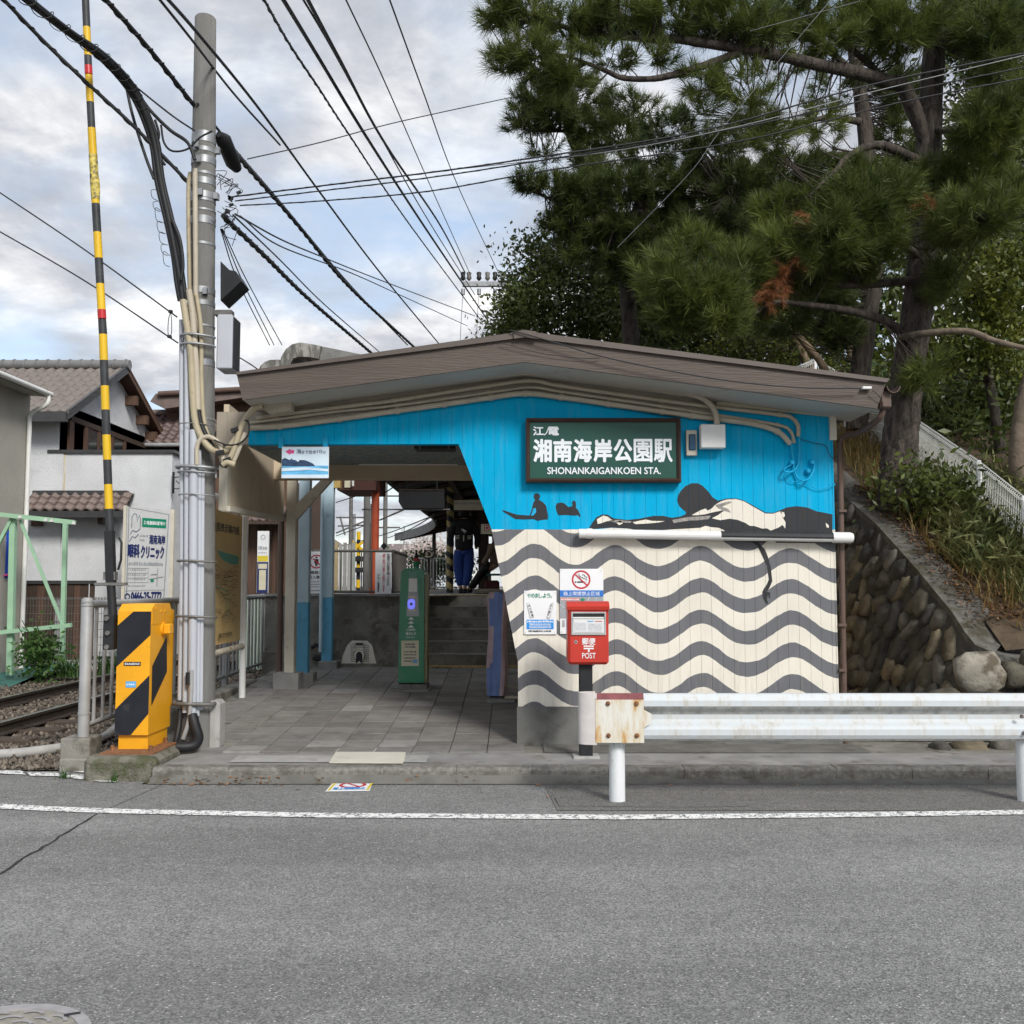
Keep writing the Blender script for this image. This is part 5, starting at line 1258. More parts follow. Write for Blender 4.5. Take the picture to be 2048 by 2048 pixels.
# ------------------------------------------------------------------ railway track
TX = (-6.25, -5.15)            # rail centre lines
def track_off(y): return 0.0 if y < 16 else .0045 * (y - 16) ** 2 if y < 30 else .0045 * 196 - .05 * (y - 30)
bed = MB()
ys = [-12, 4, 8.5, 12, 16, 20, 25, 30, 40, 55]
vs = []
for y in ys: vs += [(-8.2 + track_off(y), y, .012), (-3.62 + track_off(y) * .2, y, .012)]
b = MB(); b.add(vs[4:], [(2 * i, 2 * i + 1, 2 * i + 3, 2 * i + 2) for i in range(len(ys) - 3)])
b.build('track_bed', M['bed'], kind='structure')
track = thing('railway_track', 'single railway track running past the station behind the yellow gate', 'railway track', (-5.7, 9, 0))
def rail_prof(cx):
    return [(cx - .06, .05), (cx + .06, .05), (cx + .06, .062), (cx + .012, .08), (cx + .012, .14), (cx + .033, .15), (cx + .033, .178), (cx - .033, .178), (cx - .033, .15), (cx - .012, .14), (cx - .012, .08), (cx - .06, .062)]
for x0 in TX:
    b = MB(); pr = rail_prof(0); n = len(pr); yy = [8.5, 10, 12, 14, 16, 18, 20, 22, 25, 28, 32, 38, 46]; vs = []
    for y in yy: vs += [(x0 + track_off(y) + px, y, pz) for px, pz in pr]
    for i in range(len(yy) - 1):
        for j in range(n):
            b.add([vs[i * n + j], vs[i * n + (j + 1) % n], vs[(i + 1) * n + (j + 1) % n], vs[(i + 1) * n + j]], [(3, 2, 1, 0)], 1 if j == 6 else 0)
    b.add(vs[:n], [tuple(range(n))]); b.build('rail', [M['rail'], M['rail_top']], track)
b = MB(); b.bbox((0, 0, 0), (1.02, .11, .05), bev=.008); slm = proto(b, M['sleeper'], 'sleeper')
b = MB(); b.bbox((0, 0, 0), (.10, .07, .012)); b.cyl((-.085, 0, 0), (-.085, 0, .03), .02, 6); b.cyl((.085, 0, 0), (.085, 0, .03), .02, 6); fme = proto(b, M['rail'], 'rail_fastening')
for i in range(38):
    y = 8.7 + .62 * i
    shared('sleeper', slm, track, (-5.7 + track_off(y), y + random.uniform(-.02, .02), .012 + random.uniform(-.006, .004)))
    if i < 16:
        for x0 in TX: shared('rail_fastening', fme, track, (x0 + track_off(y), y, .066))
# ballast: loose stones as one mass
def rocks(n, xf, yf, zf, smin, smax):
    base = np.array([[1, 0, 0], [-1, 0, 0], [0, 1, 0], [0, -1, 0], [0, 0, 1], [0, 0, -1]], float)
    fc = np.array([[0, 2, 4], [2, 1, 4], [1, 3, 4], [3, 0, 4], [2, 0, 5], [1, 2, 5], [3, 1, 5], [0, 3, 5]])
    X = xf(n); Y = yf(n); s = rng.uniform(smin, smax, n)
    v = base[None] * (rng.uniform(.6, 1.3, (n, 6, 1)) * s[:, None, None]) + rng.normal(0, .25, (n, 6, 3)) * s[:, None, None]
    v += np.stack([X, Y, zf(X, Y) + rng.uniform(-.3, .6, n) * s], 1)[:, None, :]
    f = fc[None] + (np.arange(n) * 6)[:, None, None]
    return v.reshape(-1, 3), f.reshape(-1, 3)
def np_mesh(name, v, f, m, parent=None, smooth=False, **kw):
    me = bpy.data.meshes.new(name)
    base = np.array(W[parent]) if parent is not None else np.zeros(3)
    v = (v - base).astype(np.float32); k = f.shape[1]
    me.vertices.add(len(v)); me.vertices.foreach_set('co', v.ravel())
    me.loops.add(f.size); me.loops.foreach_set('vertex_index', f.ravel().astype(np.int32))
    me.polygons.add(len(f)); me.polygons.foreach_set('loop_start', (np.arange(len(f)) * k).astype(np.int32)); me.polygons.foreach_set('loop_total', np.full(len(f), k, np.int32))
    if smooth: me.polygons.foreach_set('use_smooth', np.ones(len(f), bool))
    me.materials.append(m); me.update(calc_edges=True)
    o = bpy.data.objects.new(name, me); COL.objects.link(o)
    if parent is not None: o.parent = parent; W[o] = W[parent]
    else: W[o] = V3((0, 0, 0))
    return tag(o, kw.get('label'), kw.get('cat'), kw.get('group'), kw.get('kind'))
v, f = rocks(15000, lambda n: rng.uniform(-8.0, -3.72, n), lambda n: 8.52 + 13 * rng.uniform(0, 1, n) ** 1.4, lambda x, y: .02 + .03 * (np.abs(x + 5.7) < .5) - .012 * (np.abs(np.abs(x + 5.7) - .55) < .1), .010, .032)
np_mesh('ballast', v, f, M['ballast'], label='grey brown ballast stones between and beside the rails', cat='gravel', kind='stuff')
tag(MB().tube(spline([gnd(-60, 1512, .06), gnd(60, 1504, .06), gnd(190, 1482, .06), gnd(240, 1450, .06)], 6), .045, 8).build('track_side_pipe', M['concrete_light'], loc=tuple(gnd(60, 1504, .0))), 'pale pipe lying beside the ballast left of the yellow gate', 'pipe')

# ------------------------------------------------------------------ concrete block, gate machine and arm
blk = MB(); blk.bbox((-3.12, 8.40, .06), (.29, .34, .125), bev=.035)
tag(blk.build('concrete_block', M['mossy'], loc=(-3.12, 8.4, 0)), 'mossy concrete block under the yellow crossing gate machine', 'block')
blk = MB(); blk.bbox((-3.58, 8.62, .03), (.20, .15, .075), bev=.01)
tag(blk.build('concrete_block', M['concrete_dark'], loc=(-3.6, 8.55, 0)), 'low flat concrete slab left of the mossy gate block', 'block')
GYY = 8.40
gz = lambda x, y, Y=GYY: at(100 + x * .20704, 1180 + y * .20704, Y)
gate = thing('crossing_gate', 'yellow and black crossing gate machine with raised striped arm', 'crossing gate', (-3.18, 8.5, .185))
gxl, gxr = gz(635, 1000).x, gz(957, 1000).x
gzt, gzb, gzc = gz(0, 135).z, gz(0, 1402).z, gz(0, 205).z
GD = 8.98
b = MB()
prof = [(GYY, gzb), (GYY, gzc), (GYY + .085, gzt), (GD - .13, gzt), (GD - .05, gzc - .04), (GD - .05, gzb)]
b.prism([(gxl, y, z) for y, z in prof], (gxr - gxl, 0, 0)); b.build('body', M['yellow'], gate)
MB().box(gxl + .02, gxr - .012, GYY + .035, GD - .08, .19, gzb).build('pedestal', M['yellow'], gate)
MB().box(gxl + .06, gxr - .01, GYY + .28, GD + .02, gzb + .17, gzc + .0).build('rear_cabinet', M['yellow'], gate)
S_ = Sign((gxl, GYY, gzb), UX * (gxr - gxl), UZ * (gzc - gzb), .0015); F = frac(635, 205, 957, 1402)
S_.poly([F(*p) for p in [(785, 208), (957, 208), (957, 437), (635, 745), (635, 345)]], 0)
S_.poly([F(*p) for p in [(957, 825), (957, 1195), (790, 1402), (635, 1402), (635, 1155)]], 0)
S_.build([M['navy']], gate, 'stripe')
b = MB(); n_ = V3((gxr + .002, 0, 0))
sz = lambda x, y: at(100 + x * .20704, 1180 + y * .20704, 1)   # direction only
def side(x, y):
    """point of the machine's right face seen at zoom pixel"""
    d = sz(x, y); k = (gxr + .0025) / d.x; return V3((gxr + .0025, d.y * k, CAMZ + (d.z - CAMZ) * k))
b.poly([side(*p) for p in [(988, 735), (1130, 440), (1130, 790), (980, 1120)]]); b.build('stripe', M['navy'], gate)
b = MB(); bx = gxr + .0
MB().box(gxr, gxr + .004, GYY + .02, GD - .13, gzc - .11, gzt - .03).build('access_panel', M['yellow'], gate)
q = side(1095, 375); b = MB(); b.cyl((gxr, q.y, q.z), (gxr + .018, q.y, q.z), .062, 16); b.bbox((gxr + .045, q.y, q.z), (.03, .05, .045), bev=.01); b.build('crank_housing', M['yellow'], gate)
for p in ((1020, 180), (1070, 205), (1110, 200)):
    q = side(*p); MB().cyl((gxr, q.y, q.z), (gxr + .01, q.y, q.z), .014, 8).build('bolt', M['yellow'], gate)
S_ = Sign((gxl, GYY, gzb), UX * (gxr - gxl), UZ * (gzc - gzb), .0025)
a_, c_ = F(705, 735), F(870, 697); S_.rect(a_[0], a_[1], c_[0], c_[1], 0); a_, c_ = F(716, 726), F(860, 706); S_.text('DAIDO', a_[0], a_[1], c_[0], c_[1], 1, .05)
a_, c_ = F(730, 945), F(830, 884); S_.rect(a_[0], a_[1], c_[0], c_[1], 2); S_.dashes(a_[0] + .03, c_[0] - .03, a_[1] + .02, .012, 1, 4, .3)
S_.build([M['navy'], M['p_white'], M['sky_label']], gate, 'label_plate')
b = MB(); b.bbox((-3.12, 8.5, .188), (.22, .30, .006)); b.build('rust_base', M['rust'], gate)
for x, y in ((605, 1475), (975, 1480), (1120, 1430)):
    q = gz(x, y, 8.36 if x < 1000 else 8.8); MB().cyl((q.x, q.y, .19), (q.x, q.y, .235), .018, 6).build('anchor_bolt', M['rust'], gate)
# crank plate and arm
AY = 8.46
ap = lambda x, y: at(x, y, AY)
pb0, pb1 = gz(528, 575, AY), gz(640, 238, AY)
MB().bbox(((pb0.x + pb1.x) / 2, AY, (pb0.z + pb1.z) / 2), ((pb1.x - pb0.x) / 2, .05, (pb1.z - pb0.z) / 2), bev=.008).build('arm_bracket', M['black'], gate)
for x, y in ((553, 275), (563, 415), (553, 550)):
    q = gz(x, y, AY - .05); MB().cyl((q.x, AY - .05, q.z), (q.x, AY - .075, q.z), .02, 8).build('bracket_bolt', M['steel_dark'], gate)
b = MB(); b.tube([ap(226, 1240), ap(222, 1170)], .038, 8); b.build('arm_neck', M['black'], gate)
MB().tube([ap(222.5, 1172), ap(219, 1062)], .048, 4, seam=math.pi / 4, smooth=False).build('arm_sleeve', M['black'], gate)
b = MB(); q = ap(223, 1168); b.bbox(q, (.125, .035, .012)); b.tube([ap(189, 1169), ap(248, 1169)], .014, 6); b.bbox(ap(221, 1152), (.05, .03, .035)); b.build('arm_clamp', M['steel_dark'], gate)
q0, q1 = ap(238, 1075), ap(243, 1130); MB().tube([q0, ap(243, 1085), ap(242, 1120), ap(236, 1140)], .010, 6).build('clamp_hook', M['black'], gate)
# arm segments follow the banding of the photograph
seg = [(1062, 1018, 'b'), (1018, 969, 'y'), (969, 920, 'b'), (920, 870, 'y'), (870, 820, 'b'), (820, 772, 'y'), (772, 721, 'b'), (721, 669, 'y'), (669, 640, 'b'), (638, 620, 'r'), (620, 568, 'y'), (568, 517, 'b'), (517, 465, 'y'), (465, 408, 'b'), (408, 257, 'y'), (257, 205, 'b'), (205, 151, 'y'), (149, 132, 'r'), (132, 112, 'b'), (112, 55, 'y'), (55, -30, 'b'), (-30, -90, 'y'), (-90, -150, 'b'), (-150, -210, 'y')]
ax = pl([(-210, 162), (0, 171), (150, 177.5), (400, 191), (669, 206), (1062, 219.5)])
for y0, y1, k in seg:
    r0 = .034 if y0 > 400 else .0315
    b = MB(); b.tube([ap(ax(y0), y0), ap(ax((y0 + y1) / 2), (y0 + y1) / 2), ap(ax(y1), y1)], r0 if k != 'r' else r0 * 1.04, 12)
    b.build('arm_band', {'b': M['black_arm'], 'y': M['yellow_arm'], 'r': M['red_band']}[k], gate)
b = MB(); b.tube([ap(ax(400), 400), ap(ax(370), 370) + V3((.004, 0, 0)), ap(ax(345), 345), ap(ax(310), 310)], [.036, .042, .036, .037], 10)
b.build('torn_tape', mat('torn_tape', (.50, .40, .09), .5, var=.6, scale=30, dirt=(.03, .03, .03), dscale=22, dth=.52), gate)

# ------------------------------------------------------------------ utility pole
UY = 9.12
up_ = lambda x, y, Y=UY: at(x, y, Y)
base = V3((up_(397, 1400).x, UY, .12))
pole = thing('utility_pole', 'grey concrete utility pole wrapped with white conduits left of the station', 'utility pole', tuple(base))
top = up_(411, 36); mid = up_(401, 700)
b = MB(); pts = [V3((base.x, UY, .05)), up_(399, 1000), mid, up_(407, 350), top - V3((0, 0, .012)), top]
b.tube(pts, [.158, .138, .125, .110, .098, .09], 28); b.build('shaft', M['pole'], pole)
b = MB(); b.bbox((base.x + .16, UY + .02, .30), (.055, .11, .22), bev=.03); b.build('footing', M['concrete_light'], pole)
def axis_at(py):
    k = pl([(36, 411), (350, 407), (700, 401), (1000, 399), (1480, 397)])(py); return up_(k, py)
def rad_at(py): return pl([(36, .098), (350, .110), (700, .125), (1000, .138), (1480, .158)])(py)
def band(py, extra=.004, h=.02, m='steel', nm='band', wide=0.0):
    c_ = axis_at(py); r = rad_at(py) + extra; b = MB()
    b.tube([c_ - V3((0, 0, h)), c_ + V3((0, 0, h))], r, 28, cap=False); return b.build(nm, M[m], pole)
for py, h in ((280, .05), (305, .02), (325, .035), (352, .012), (368, .03), (395, .03), (405, .012), (425, .008), (445, .035), (492, .012), (585, .03), (610, .022), (655, .008), (728, .03), (840, .012)): band(py, .005, h)
b = MB()
for k in range(9):
    py = random.choice([300, 330, 360, 395, 445, 590]); c_ = axis_at(py); r = rad_at(py); a_ = random.uniform(-2.4, .3)
    d = V3((math.cos(a_), math.sin(a_), 0)); b.bbox(c_ + d * (r + .02), (.02, .02, .03))
b.build('clamp', M['steel'], pole)['kind'] = 'stuff'
# conduits: grey-white pipes strapped to the road side of the shaft
def vpipe(pxs, r, m, nm='conduit_pipe', Y=8.98, n=5, label=None):
    P_ = [at(x, y, yy if yy else Y) for x, y, yy in [(p[0], p[1], p[2] if len(p) > 2 else None) for p in pxs]]
    o = MB().tube(spline(P_, n), r, 10).build(nm, m, pole)
    if label: o['label'] = label
CW = M['conduit_white']
vpipe([(363, 640), (364, 900), (364, 1150), (360, 1400)], .023, CW)
vpipe([(374, 650), (374, 900), (373, 1150), (370, 1425)], .025, CW, Y=8.94)
vpipe([(388, 860), (387, 1000), (386, 1200), (384, 1440)], .040, CW, Y=8.92)
vpipe([(399, 900), (399, 1100), (397, 1250), (395, 1432)], .018, CW, Y=8.95)
vpipe([(406, 930), (405, 1100), (402, 1420)], .017, CW, Y=8.96)
vpipe([(383, 1340), (382, 1390), (378, 1440), (366, 1478)], .020, M['fence_grey'], Y=8.88)
vpipe([(391, 560), (392, 335), (392, 450)], .0, CW) if False else None
vpipe([(390, 338), (391, 500), (392, 620), (397, 650), (402, 670)], .024, M['cream_pipe'], Y=8.97)
vpipe([(381, 345), (377, 372), (377, 450), (379, 560), (381, 600)], .020, M['tan_pipe'], Y=9.0)
vpipe([(385, 345), (378, 350), (377, 380)], .012, M['rubber'], Y=9.0)
vpipe([(366, 600), (372, 640), (381, 700), (385, 780), (390, 840), (403, 875), (425, 900), (450, 903), (470, 880), (483, 852), (505, 820), (524, 810)], .031, M['tan_pipe'], Y=8.9)
vpipe([(378, 580), (386, 640), (393, 750), (396, 820)], .029, M['cream_pipe'], Y=8.92)
vpipe([(396, 820, 8.92), (403, 850), (420, 885), (432, 905)], .022, M['rubber'], Y=8.92)
vpipe([(393, 590), (402, 660), (403, 760), (408, 840), (420, 880), (438, 905), (446, 935)], .020, M['tan_pipe'], Y=8.94)
vpipe([(394, 930), (394, 895), (402, 878), (420, 874), (440, 890), (448, 925), (462, 930), (475, 905), (490, 865)], .021, M['cream_pipe'], Y=8.88)
vpipe([(455, 925), (468, 900), (480, 860), (492, 835)], .026, M['tan_pipe'], Y=8.86)
vpipe([(428, 880), (455, 890), (480, 886), (497, 868), (497, 845), (490, 840)], .008, M['rubber'], Y=8.84)
vpipe([(445, 930), (455, 925), (470, 930)], .026, M['tan_pipe'], Y=8.84)
for q in ((440, 905), (455, 920), (470, 860), (446, 930)): MB().bbox(at(*q, 8.85), (.035, .02, .018), M=Euler((0, random.uniform(-.6, .6), 0)).to_matrix()).build('cable_tie', M['rubber'], pole)
# straps round pole and conduits
def strap(py, x0, x1, m='steel', r=.006, sag=0):
    a_ = at(x0, py, 8.99); c_ = at(x1, py + 2, 9.0)
    MB().tube(spline([V3((a_.x - .005, 9.08, a_.z)), V3((a_.x, 8.93, a_.z)), V3(((a_.x * .6 + c_.x * .4), 8.87, a_.z)), V3((c_.x - .03, 8.93, c_.z)), V3((c_.x, 9.0, c_.z))], 4), r, 6).build('strap', M[m], pole)
for py, x0, x1, m, r in ((674, 366, 430, 'steel', .012), (692, 366, 430, 'steel', .012), (935, 358, 432, 'steel', .016), (945, 360, 432, 'steel', .008), (990, 362, 432, 'steel', .007), (1122, 360, 432, 'steel_dark', .012), (1232, 357, 432, 'steel_dark', .012), (1405, 352, 430, 'steel_dark', .020), (850, 360, 430, 'steel_dark', .005)): strap(py, x0, x1, m, r)
# black flexible hose at the foot
b = MB(); hp = spline([at(384, 1430, 8.9), at(390, 1452, 8.86), at(396, 1475, 8.8), at(388, 1490, 8.72), at(372, 1494, 8.68), at(352, 1494, 8.66)], 12)
b.tube(hp, [.045 + (.004 if i % 2 else -.004) for i in range(len(hp))], 12); b.build('flexible_hose', M['rubber'], pole)
b = MB(); b.tube(spline([at(360, 1418, 8.95), at(358, 1450, 8.92), at(352, 1480, 8.85), at(346, 1500, 8.75)], 6), .026, 8); b.build('flexible_hose', M['rubber'], pole)
b = MB(); b.tube(spline([at(376, 1345, 8.87), at(376, 1370, 8.87)], 3), .021, 8); b.build('black_coupling', M['rubber'], pole)
# boxes on the pole
q0, q1 = at(437, 741, 9.15), at(470, 633, 9.15)
MB().bbox(((q0.x + q1.x) / 2, 9.2, (q0.z + q1.z) / 2), ((q1.x - q0.x) / 2, .13, (q1.z - q0.z) / 2), bev=.01).build('equipment_box', M['conduit_white'], pole)
MB().box(q1.x, q1.x + .012, 9.1, 9.3, q0.z + .02, q1.z - .02).build('box_door', M['black'], pole)
b = MB(); b.box(q0.x - .04, q1.x - .02, 9.1, 9.2, q1.z + .005, q1.z + .05); b.build('box_bracket', M['steel_dark'], pole)
b = MB(); b.prism([at(441, 522, 9.0), at(459, 540, 9.0), at(471, 542, 9.0), at(483, 562, 9.0), at(441, 601, 9.0)], (0, .28, 0)); b.build('horn_hood', M['black'], pole)
b = MB(); c0, c1 = at(447, 285, 9.2), at(468, 335, 9.6)
b.tube([at(438, 268, 9.1), at(447, 280, 9.2), at(466, 325, 9.5), at(474, 337, 9.6)], [.03, .075, .075, .05], 10); b.build('cable_closure', M['rubber'], pole)
b = MB()
for k in range(16):
    p0_ = at(random.uniform(430, 452), random.uniform(335, 460), random.uniform(8.98, 9.2)); 
    p1_ = p0_ + V3((random.uniform(-.02, .16), random.uniform(-.05, .1), random.uniform(-.1, .1))); p2_ = p0_ + V3((random.uniform(-.04, .1), random.uniform(-.05, .05), random.uniform(-.2, .05)))
    b.tube(spline([p0_, p1_, p2_], 5), .0035, 5)
for k in range(9):
    p0_ = at(random.uniform(448, 478), random.uniform(378, 432), 9.15); b.bbox(p0_, (.022, .012, .009), M=Euler((0, random.uniform(-1, 1), 0)).to_matrix())
b.build('drop_wires', M['wire'], pole)['kind'] = 'stuff'
# big cable bundle coming down to the pole
bun = thing('cable_bundle', 'thick black bundle of cables sweeping down to the utility pole', 'cable bundle', tuple(at(300, 250, 8.9)))
main = [(20, -40, 7.2), (50, -5, 7.4), (135, 62, 7.9), (205, 112, 8.3), (255, 165, 8.6), (285, 215, 8.75), (308, 285, 8.85), (320, 360, 8.88), (338, 440, 8.9), (352, 510, 8.92), (360, 560, 8.93), (366, 600, 8.94)]
for k, (dx, dy, r) in enumerate([(0, 0, .028), (-7, 3, .02), (6, -2, .022), (-2, 7, .018), (3, 5, .02), (-5, -3, .016), (2, -5, .02)]):
    MB().tube(spline([at(x + dx * (1 if y > 100 else .6) + random.uniform(-1.5, 1.5), y + dy * .6 + random.uniform(-1, 1), Y + k * .004) for x, y, Y in main], 6), r, 7).build('cable', M['rubber'], bun)
for pts, r in (([(250, 160), (265, 230), (290, 310), (308, 358)], .014), ([(268, 175), (300, 220), (340, 260), (375, 285), (390, 320)], .017), ([(310, 240), (318, 270), (312, 300), (330, 330)], .012), ([(322, 250), (328, 285), (345, 302), (375, 298), (400, 275), (425, 262)], .010), ([(345, 440), (360, 480), (366, 530), (362, 560)], .016)):
    MB().tube(spline([at(x, y, 8.87) for x, y in pts], 6), r, 6).build('cable', M['rubber'], bun)
b = MB(); lp = spline([at(x, y, Y) for x, y, Y in main[:6]], 30)
cl_ = []
for i, p in enumerate(lp):
    a_ = i * .55; cl_.append(p + V3((math.cos(a_) * .052, 0, math.sin(a_) * .052)))
b.tube(cl_, .004, 4); b.build('lashing_wire', M['wire'], bun)
b = MB()
for k in range(7):
    p0_ = at(316 + 8 * k * .5, 380 + 22 * k, 8.85); b.tube(spline([p0_, p0_ + V3((-.06, 0, random.uniform(-.02, .05))), p0_ + V3((-.05, 0, -.07)), p0_ + V3((.0, 0, -.1))], 4), .003, 4)
b.build('loose_wire', M['wire'], bun)['kind'] = 'stuff'

# ------------------------------------------------------------------ overhead wires
def wire(label, pts, r=.008, m='wire', lash=0, n=14, grp='overhead wires'):
    P_ = spline([at(*p) for p in pts], n)
    t = thing('overhead_wire', label, 'wire', tuple(P_[0]), grp)
    MB().tube(P_, r, 6).build('conductor', M[m], t)
    if lash:
        # wrapped messenger wire, wound round the cable
        Q = spline([at(*p) for p in pts], n * 6); b = MB(); L_ = [0]
        for i in range(1, len(Q)): L_.append(L_[-1] + (Q[i] - Q[i - 1]).length)
        b.tube([q + V3((math.cos(l / lash * 6.28), 0, math.sin(l / lash * 6.28))) * r * 1.05 for q, l in zip(Q, L_)], r * .38, 4); b.build('lashing', M[m], t)
wire('lashed black cable from upper left corner to the pole, below the thick bundle', [(-20, -30, 7.6), (80, 75, 8.1), (170, 162, 8.4), (270, 255, 8.75), (376, 364, 9.05)], .017, lash=.22)
wire('lashed black cable meeting the pole above its first band', [(190, -25, 7.4), (300, 100, 8.2), (389, 212, 9.05)], .021, lash=.2)
wire('black messenger wire leaving the thick bundle toward the pole', [(255, 160, 8.6), (340, 228, 8.85), (390, 262, 9.0)], .008)
wire('lashed cable from the black closure on the pole down to the roof', [(452, 285, 9.3), (520, 362, 11), (600, 455, 13), (700, 575, 16), (828, 694, 21)], .024, lash=.28)
wire('plain black wire just above the lashed cable right of the pole', [(395, 208, 9.0), (470, 300, 10.5), (560, 404, 12.5), (700, 570, 17), (815, 690, 22)], .014)
wire('upper of two black wires passing behind the pole top', [(310, -30, 7.0), (400, 72, 8.2), (520, 220, 10.4), (640, 385, 13.5), (760, 545, 18), (880, 690, 24)], .015)
wire('lower of two black wires passing behind the pole top', [(296, -30, 7.0), (380, 75, 8.2), (470, 190, 10), (560, 290, 12)], .012)
wire('beaded thin wire left of the blue sky gap', [(520, -15, 7.0), (580, 90, 8.5), (640, 180, 10), (700, 272, 12), (820, 450, 17), (965, 645, 26)], .012, lash=.3)
wire('thick black wire first right of the beaded wire', [(558, -15, 7.0), (640, 120, 8.8), (740, 285, 11.5), (860, 470, 17), (975, 640, 26)], .019)
wire('thin black wire beside the pair of wires over the sky gap', [(598, -15, 7.0), (660, 90, 8.4), (740, 235, 11), (850, 430, 17), (950, 590, 25)], .010)
wire('thick black wire of the pair over the sky gap', [(608, -15, 7.0), (680, 120, 8.8), (772, 290, 12), (880, 450, 18), (930, 545, 25)], .017)
wire('left thin wire running to the left insulator of far pole', [(685, -15, 9), (770, 165, 12), (860, 370, 18), (942, 552, 25)], .009)
wire('right thin wire running to the right insulator of far pole', [(774, -15, 9), (845, 180, 12), (915, 370, 18), (1000, 552, 25)], .009)
wire('thin wire from the pole rising right into the pines', [(495, 318, 9.4), (640, 285, 10), (800, 243, 11), (1035, 192, 13)], .006)
wire('upper twisted service wire from pole to the right edge', [(462, 394, 9.3), (640, 372, 9.0), (860, 345, 8.7), (1050, 318, 8.5), (1400, 262, 8.4), (1740, 170, 8.3), (2080, 100, 8.2)], .007, lash=.25)
wire('pale steel wire among the twisted service wires before the pines', [(900, 340, 8.75), (1220, 303, 8.45), (1480, 252, 8.35), (1740, 185, 8.3), (2080, 103, 8.2)], .004, 'wire_light')
wire('middle twisted service wire from pole to the right edge', [(470, 402, 9.3), (640, 382, 9.0), (860, 355, 8.7), (1100, 318, 8.5), (1480, 255, 8.4), (1800, 185, 8.3), (2080, 128, 8.2)], .006, lash=.25)
wire('lowest twisted service wire from pole to the right edge', [(480, 411, 9.3), (640, 402, 9.0), (860, 382, 8.7), (1100, 340, 8.5), (1480, 282, 8.4), (1800, 205, 8.3), (2080, 150, 8.2)], .006, lash=.25)
wire('lashed black cable falling from mid pole to the roof edge', [(446, 432, 9.25), (530, 512, 11), (620, 600, 13.5), (744, 707, 18)], .024, lash=.26)
wire('thin wire falling from mid pole beside the lashed cable', [(466, 430, 9.25), (560, 520, 12), (650, 610, 15), (760, 705, 20)], .009)
wire('sagging thin wire from mid pole to the right', [(470, 428, 9.3), (560, 478, 11), (640, 512, 13), (760, 560, 17), (950, 632, 24)], .009)
wire('second sagging wire from mid pole below the first', [(480, 432, 9.3), (560, 492, 11), (700, 545, 14), (800, 590, 18), (935, 652, 24)], .008)
for k, (x1, lab) in enumerate(((543, 'leftmost of three fine wires dropping from pole to curved roof end'), (552, 'middle of three fine wires dropping from pole to curved roof end'), (568, 'rightmost of three fine wires dropping from pole to curved roof end'))):
    wire(lab, [(441 + k * 2, 458, 9.25), (475 + k * 9, 560, 10.2), (x1 - 4, 690, 12)], .006)
wire('upper of two thin wires at the left edge ending at the pole', [(-20, 372, 13), (170, 500, 12.5), (354, 634, 12)], .010)
wire('lower of two thin wires at the left edge ending at the pole', [(-20, 452, 13), (170, 562, 12.5), (356, 686, 12)], .010)
t = thing('wire_spacer', 'thin loop spacer hanging between the two left wires', 'wire spacer', tuple(at(340, 625, 12)))
MB().tube(spline([at(341, 623, 12), at(337, 640, 12), at(336, 665, 12), at(339, 674, 12), at(343, 665, 12), at(343, 640, 12), at(341, 623, 12)], 5), .005, 5).build('loop', M['wire'], t)
for q in ((341, 623), (339, 673)): MB().bbox(at(*q, 12), (.025, .02, .018), bev=.006).build('clamp', M['wire'], t)
wire('thin wire behind the pole falling to the roof corner', [(472, 711, 12.5), (500, 728, 12.6), (520, 742, 12.7)], .008)
wire('pale thin diagonal stay wire crossing the pine foliage', [(1235, 495, 9.5), (1380, 345, 9.3), (1450, 250, 9.2), (1670, -10, 9.0)], .0024, 'wire_light')
wire('pale thin wire at top right through the pine tops', [(1500, 62, 9.4), (1600, 35, 9.3), (1720, 2, 9.2)], .0026, 'wire_light')
wire('wavy dark cable draped along the right fascia to a clamp', [(1020, 660, 8.54), (1050, 668, 8.53), (1120, 688, 8.53), (1200, 712, 8.53), (1320, 738, 8.53), (1460, 762, 8.53), (1600, 775, 8.53), (1722, 777, 8.53)], .006)
wire('very thin cable sagging on the fascia below the wavy cable', [(1000, 685, 8.56), (1080, 706, 8.57), (1160, 716, 8.57), (1200, 716, 8.57)], .003)
t = thing('cable_clamp', 'small pale cable clamp at the right end of the fascia', 'clamp', tuple(at(1735, 780, 8.56)))
MB().bbox(at(1733, 776, 8.57), (.04, .02, .012), bev=.004).build('body', M['white_paint'], t)
MB().tube(spline([at(1745, 780, 8.55), at(1760, 795, 8.56), at(1766, 812, 8.6), at(1764, 830, 8.65)], 4), .004, 5).build('tail', M['wire'], t)
# far pole with crossarm and insulators
fp = thing('far_utility_pole', 'distant pole top with steel crossarm and dark insulators above the roof', 'utility pole', tuple(at(1024, 640, 25)))
MB().tube([at(1023, 900, 25), at(1024, 551, 25)], [.16, .14], 14).build('shaft', M['pole'], fp)
a_, c_ = at(925, 569, 24.8), at(1030, 568, 24.8); MB().bbox((a_ + c_) / 2, ((c_.x - a_.x) / 2, .05, .06)).build('crossarm', M['steel'], fp)
for x in (926, 938, 958, 975, 990, 1005):
    p = at(x, 561, 24.8); MB().tube([p, p + V3((0, 0, .06)), p + V3((0, 0, .11)), p + V3((0, 0, .2)), p + V3((0, 0, .22))], [.03, .07, .05, .065, .03], 8).build('insulator', M['black'] if x in (926, 958, 990) else M['steel_dark'], fp)
for x in (926, 958, 990):
    p = at(x, 578, 24.8); MB().tube([p, p - V3((0, 0, .15))], .05, 8).build('hanging_insulator', M['steel'], fp)
    wire({926: 'left', 958: 'middle', 990: 'right'}[x] + ' thin vertical lead hanging from far crossarm', [(x, 585, 24.8), (x - 3, 630, 24.8), (x - 6, 690, 24.8)], .008, 'wire_light')
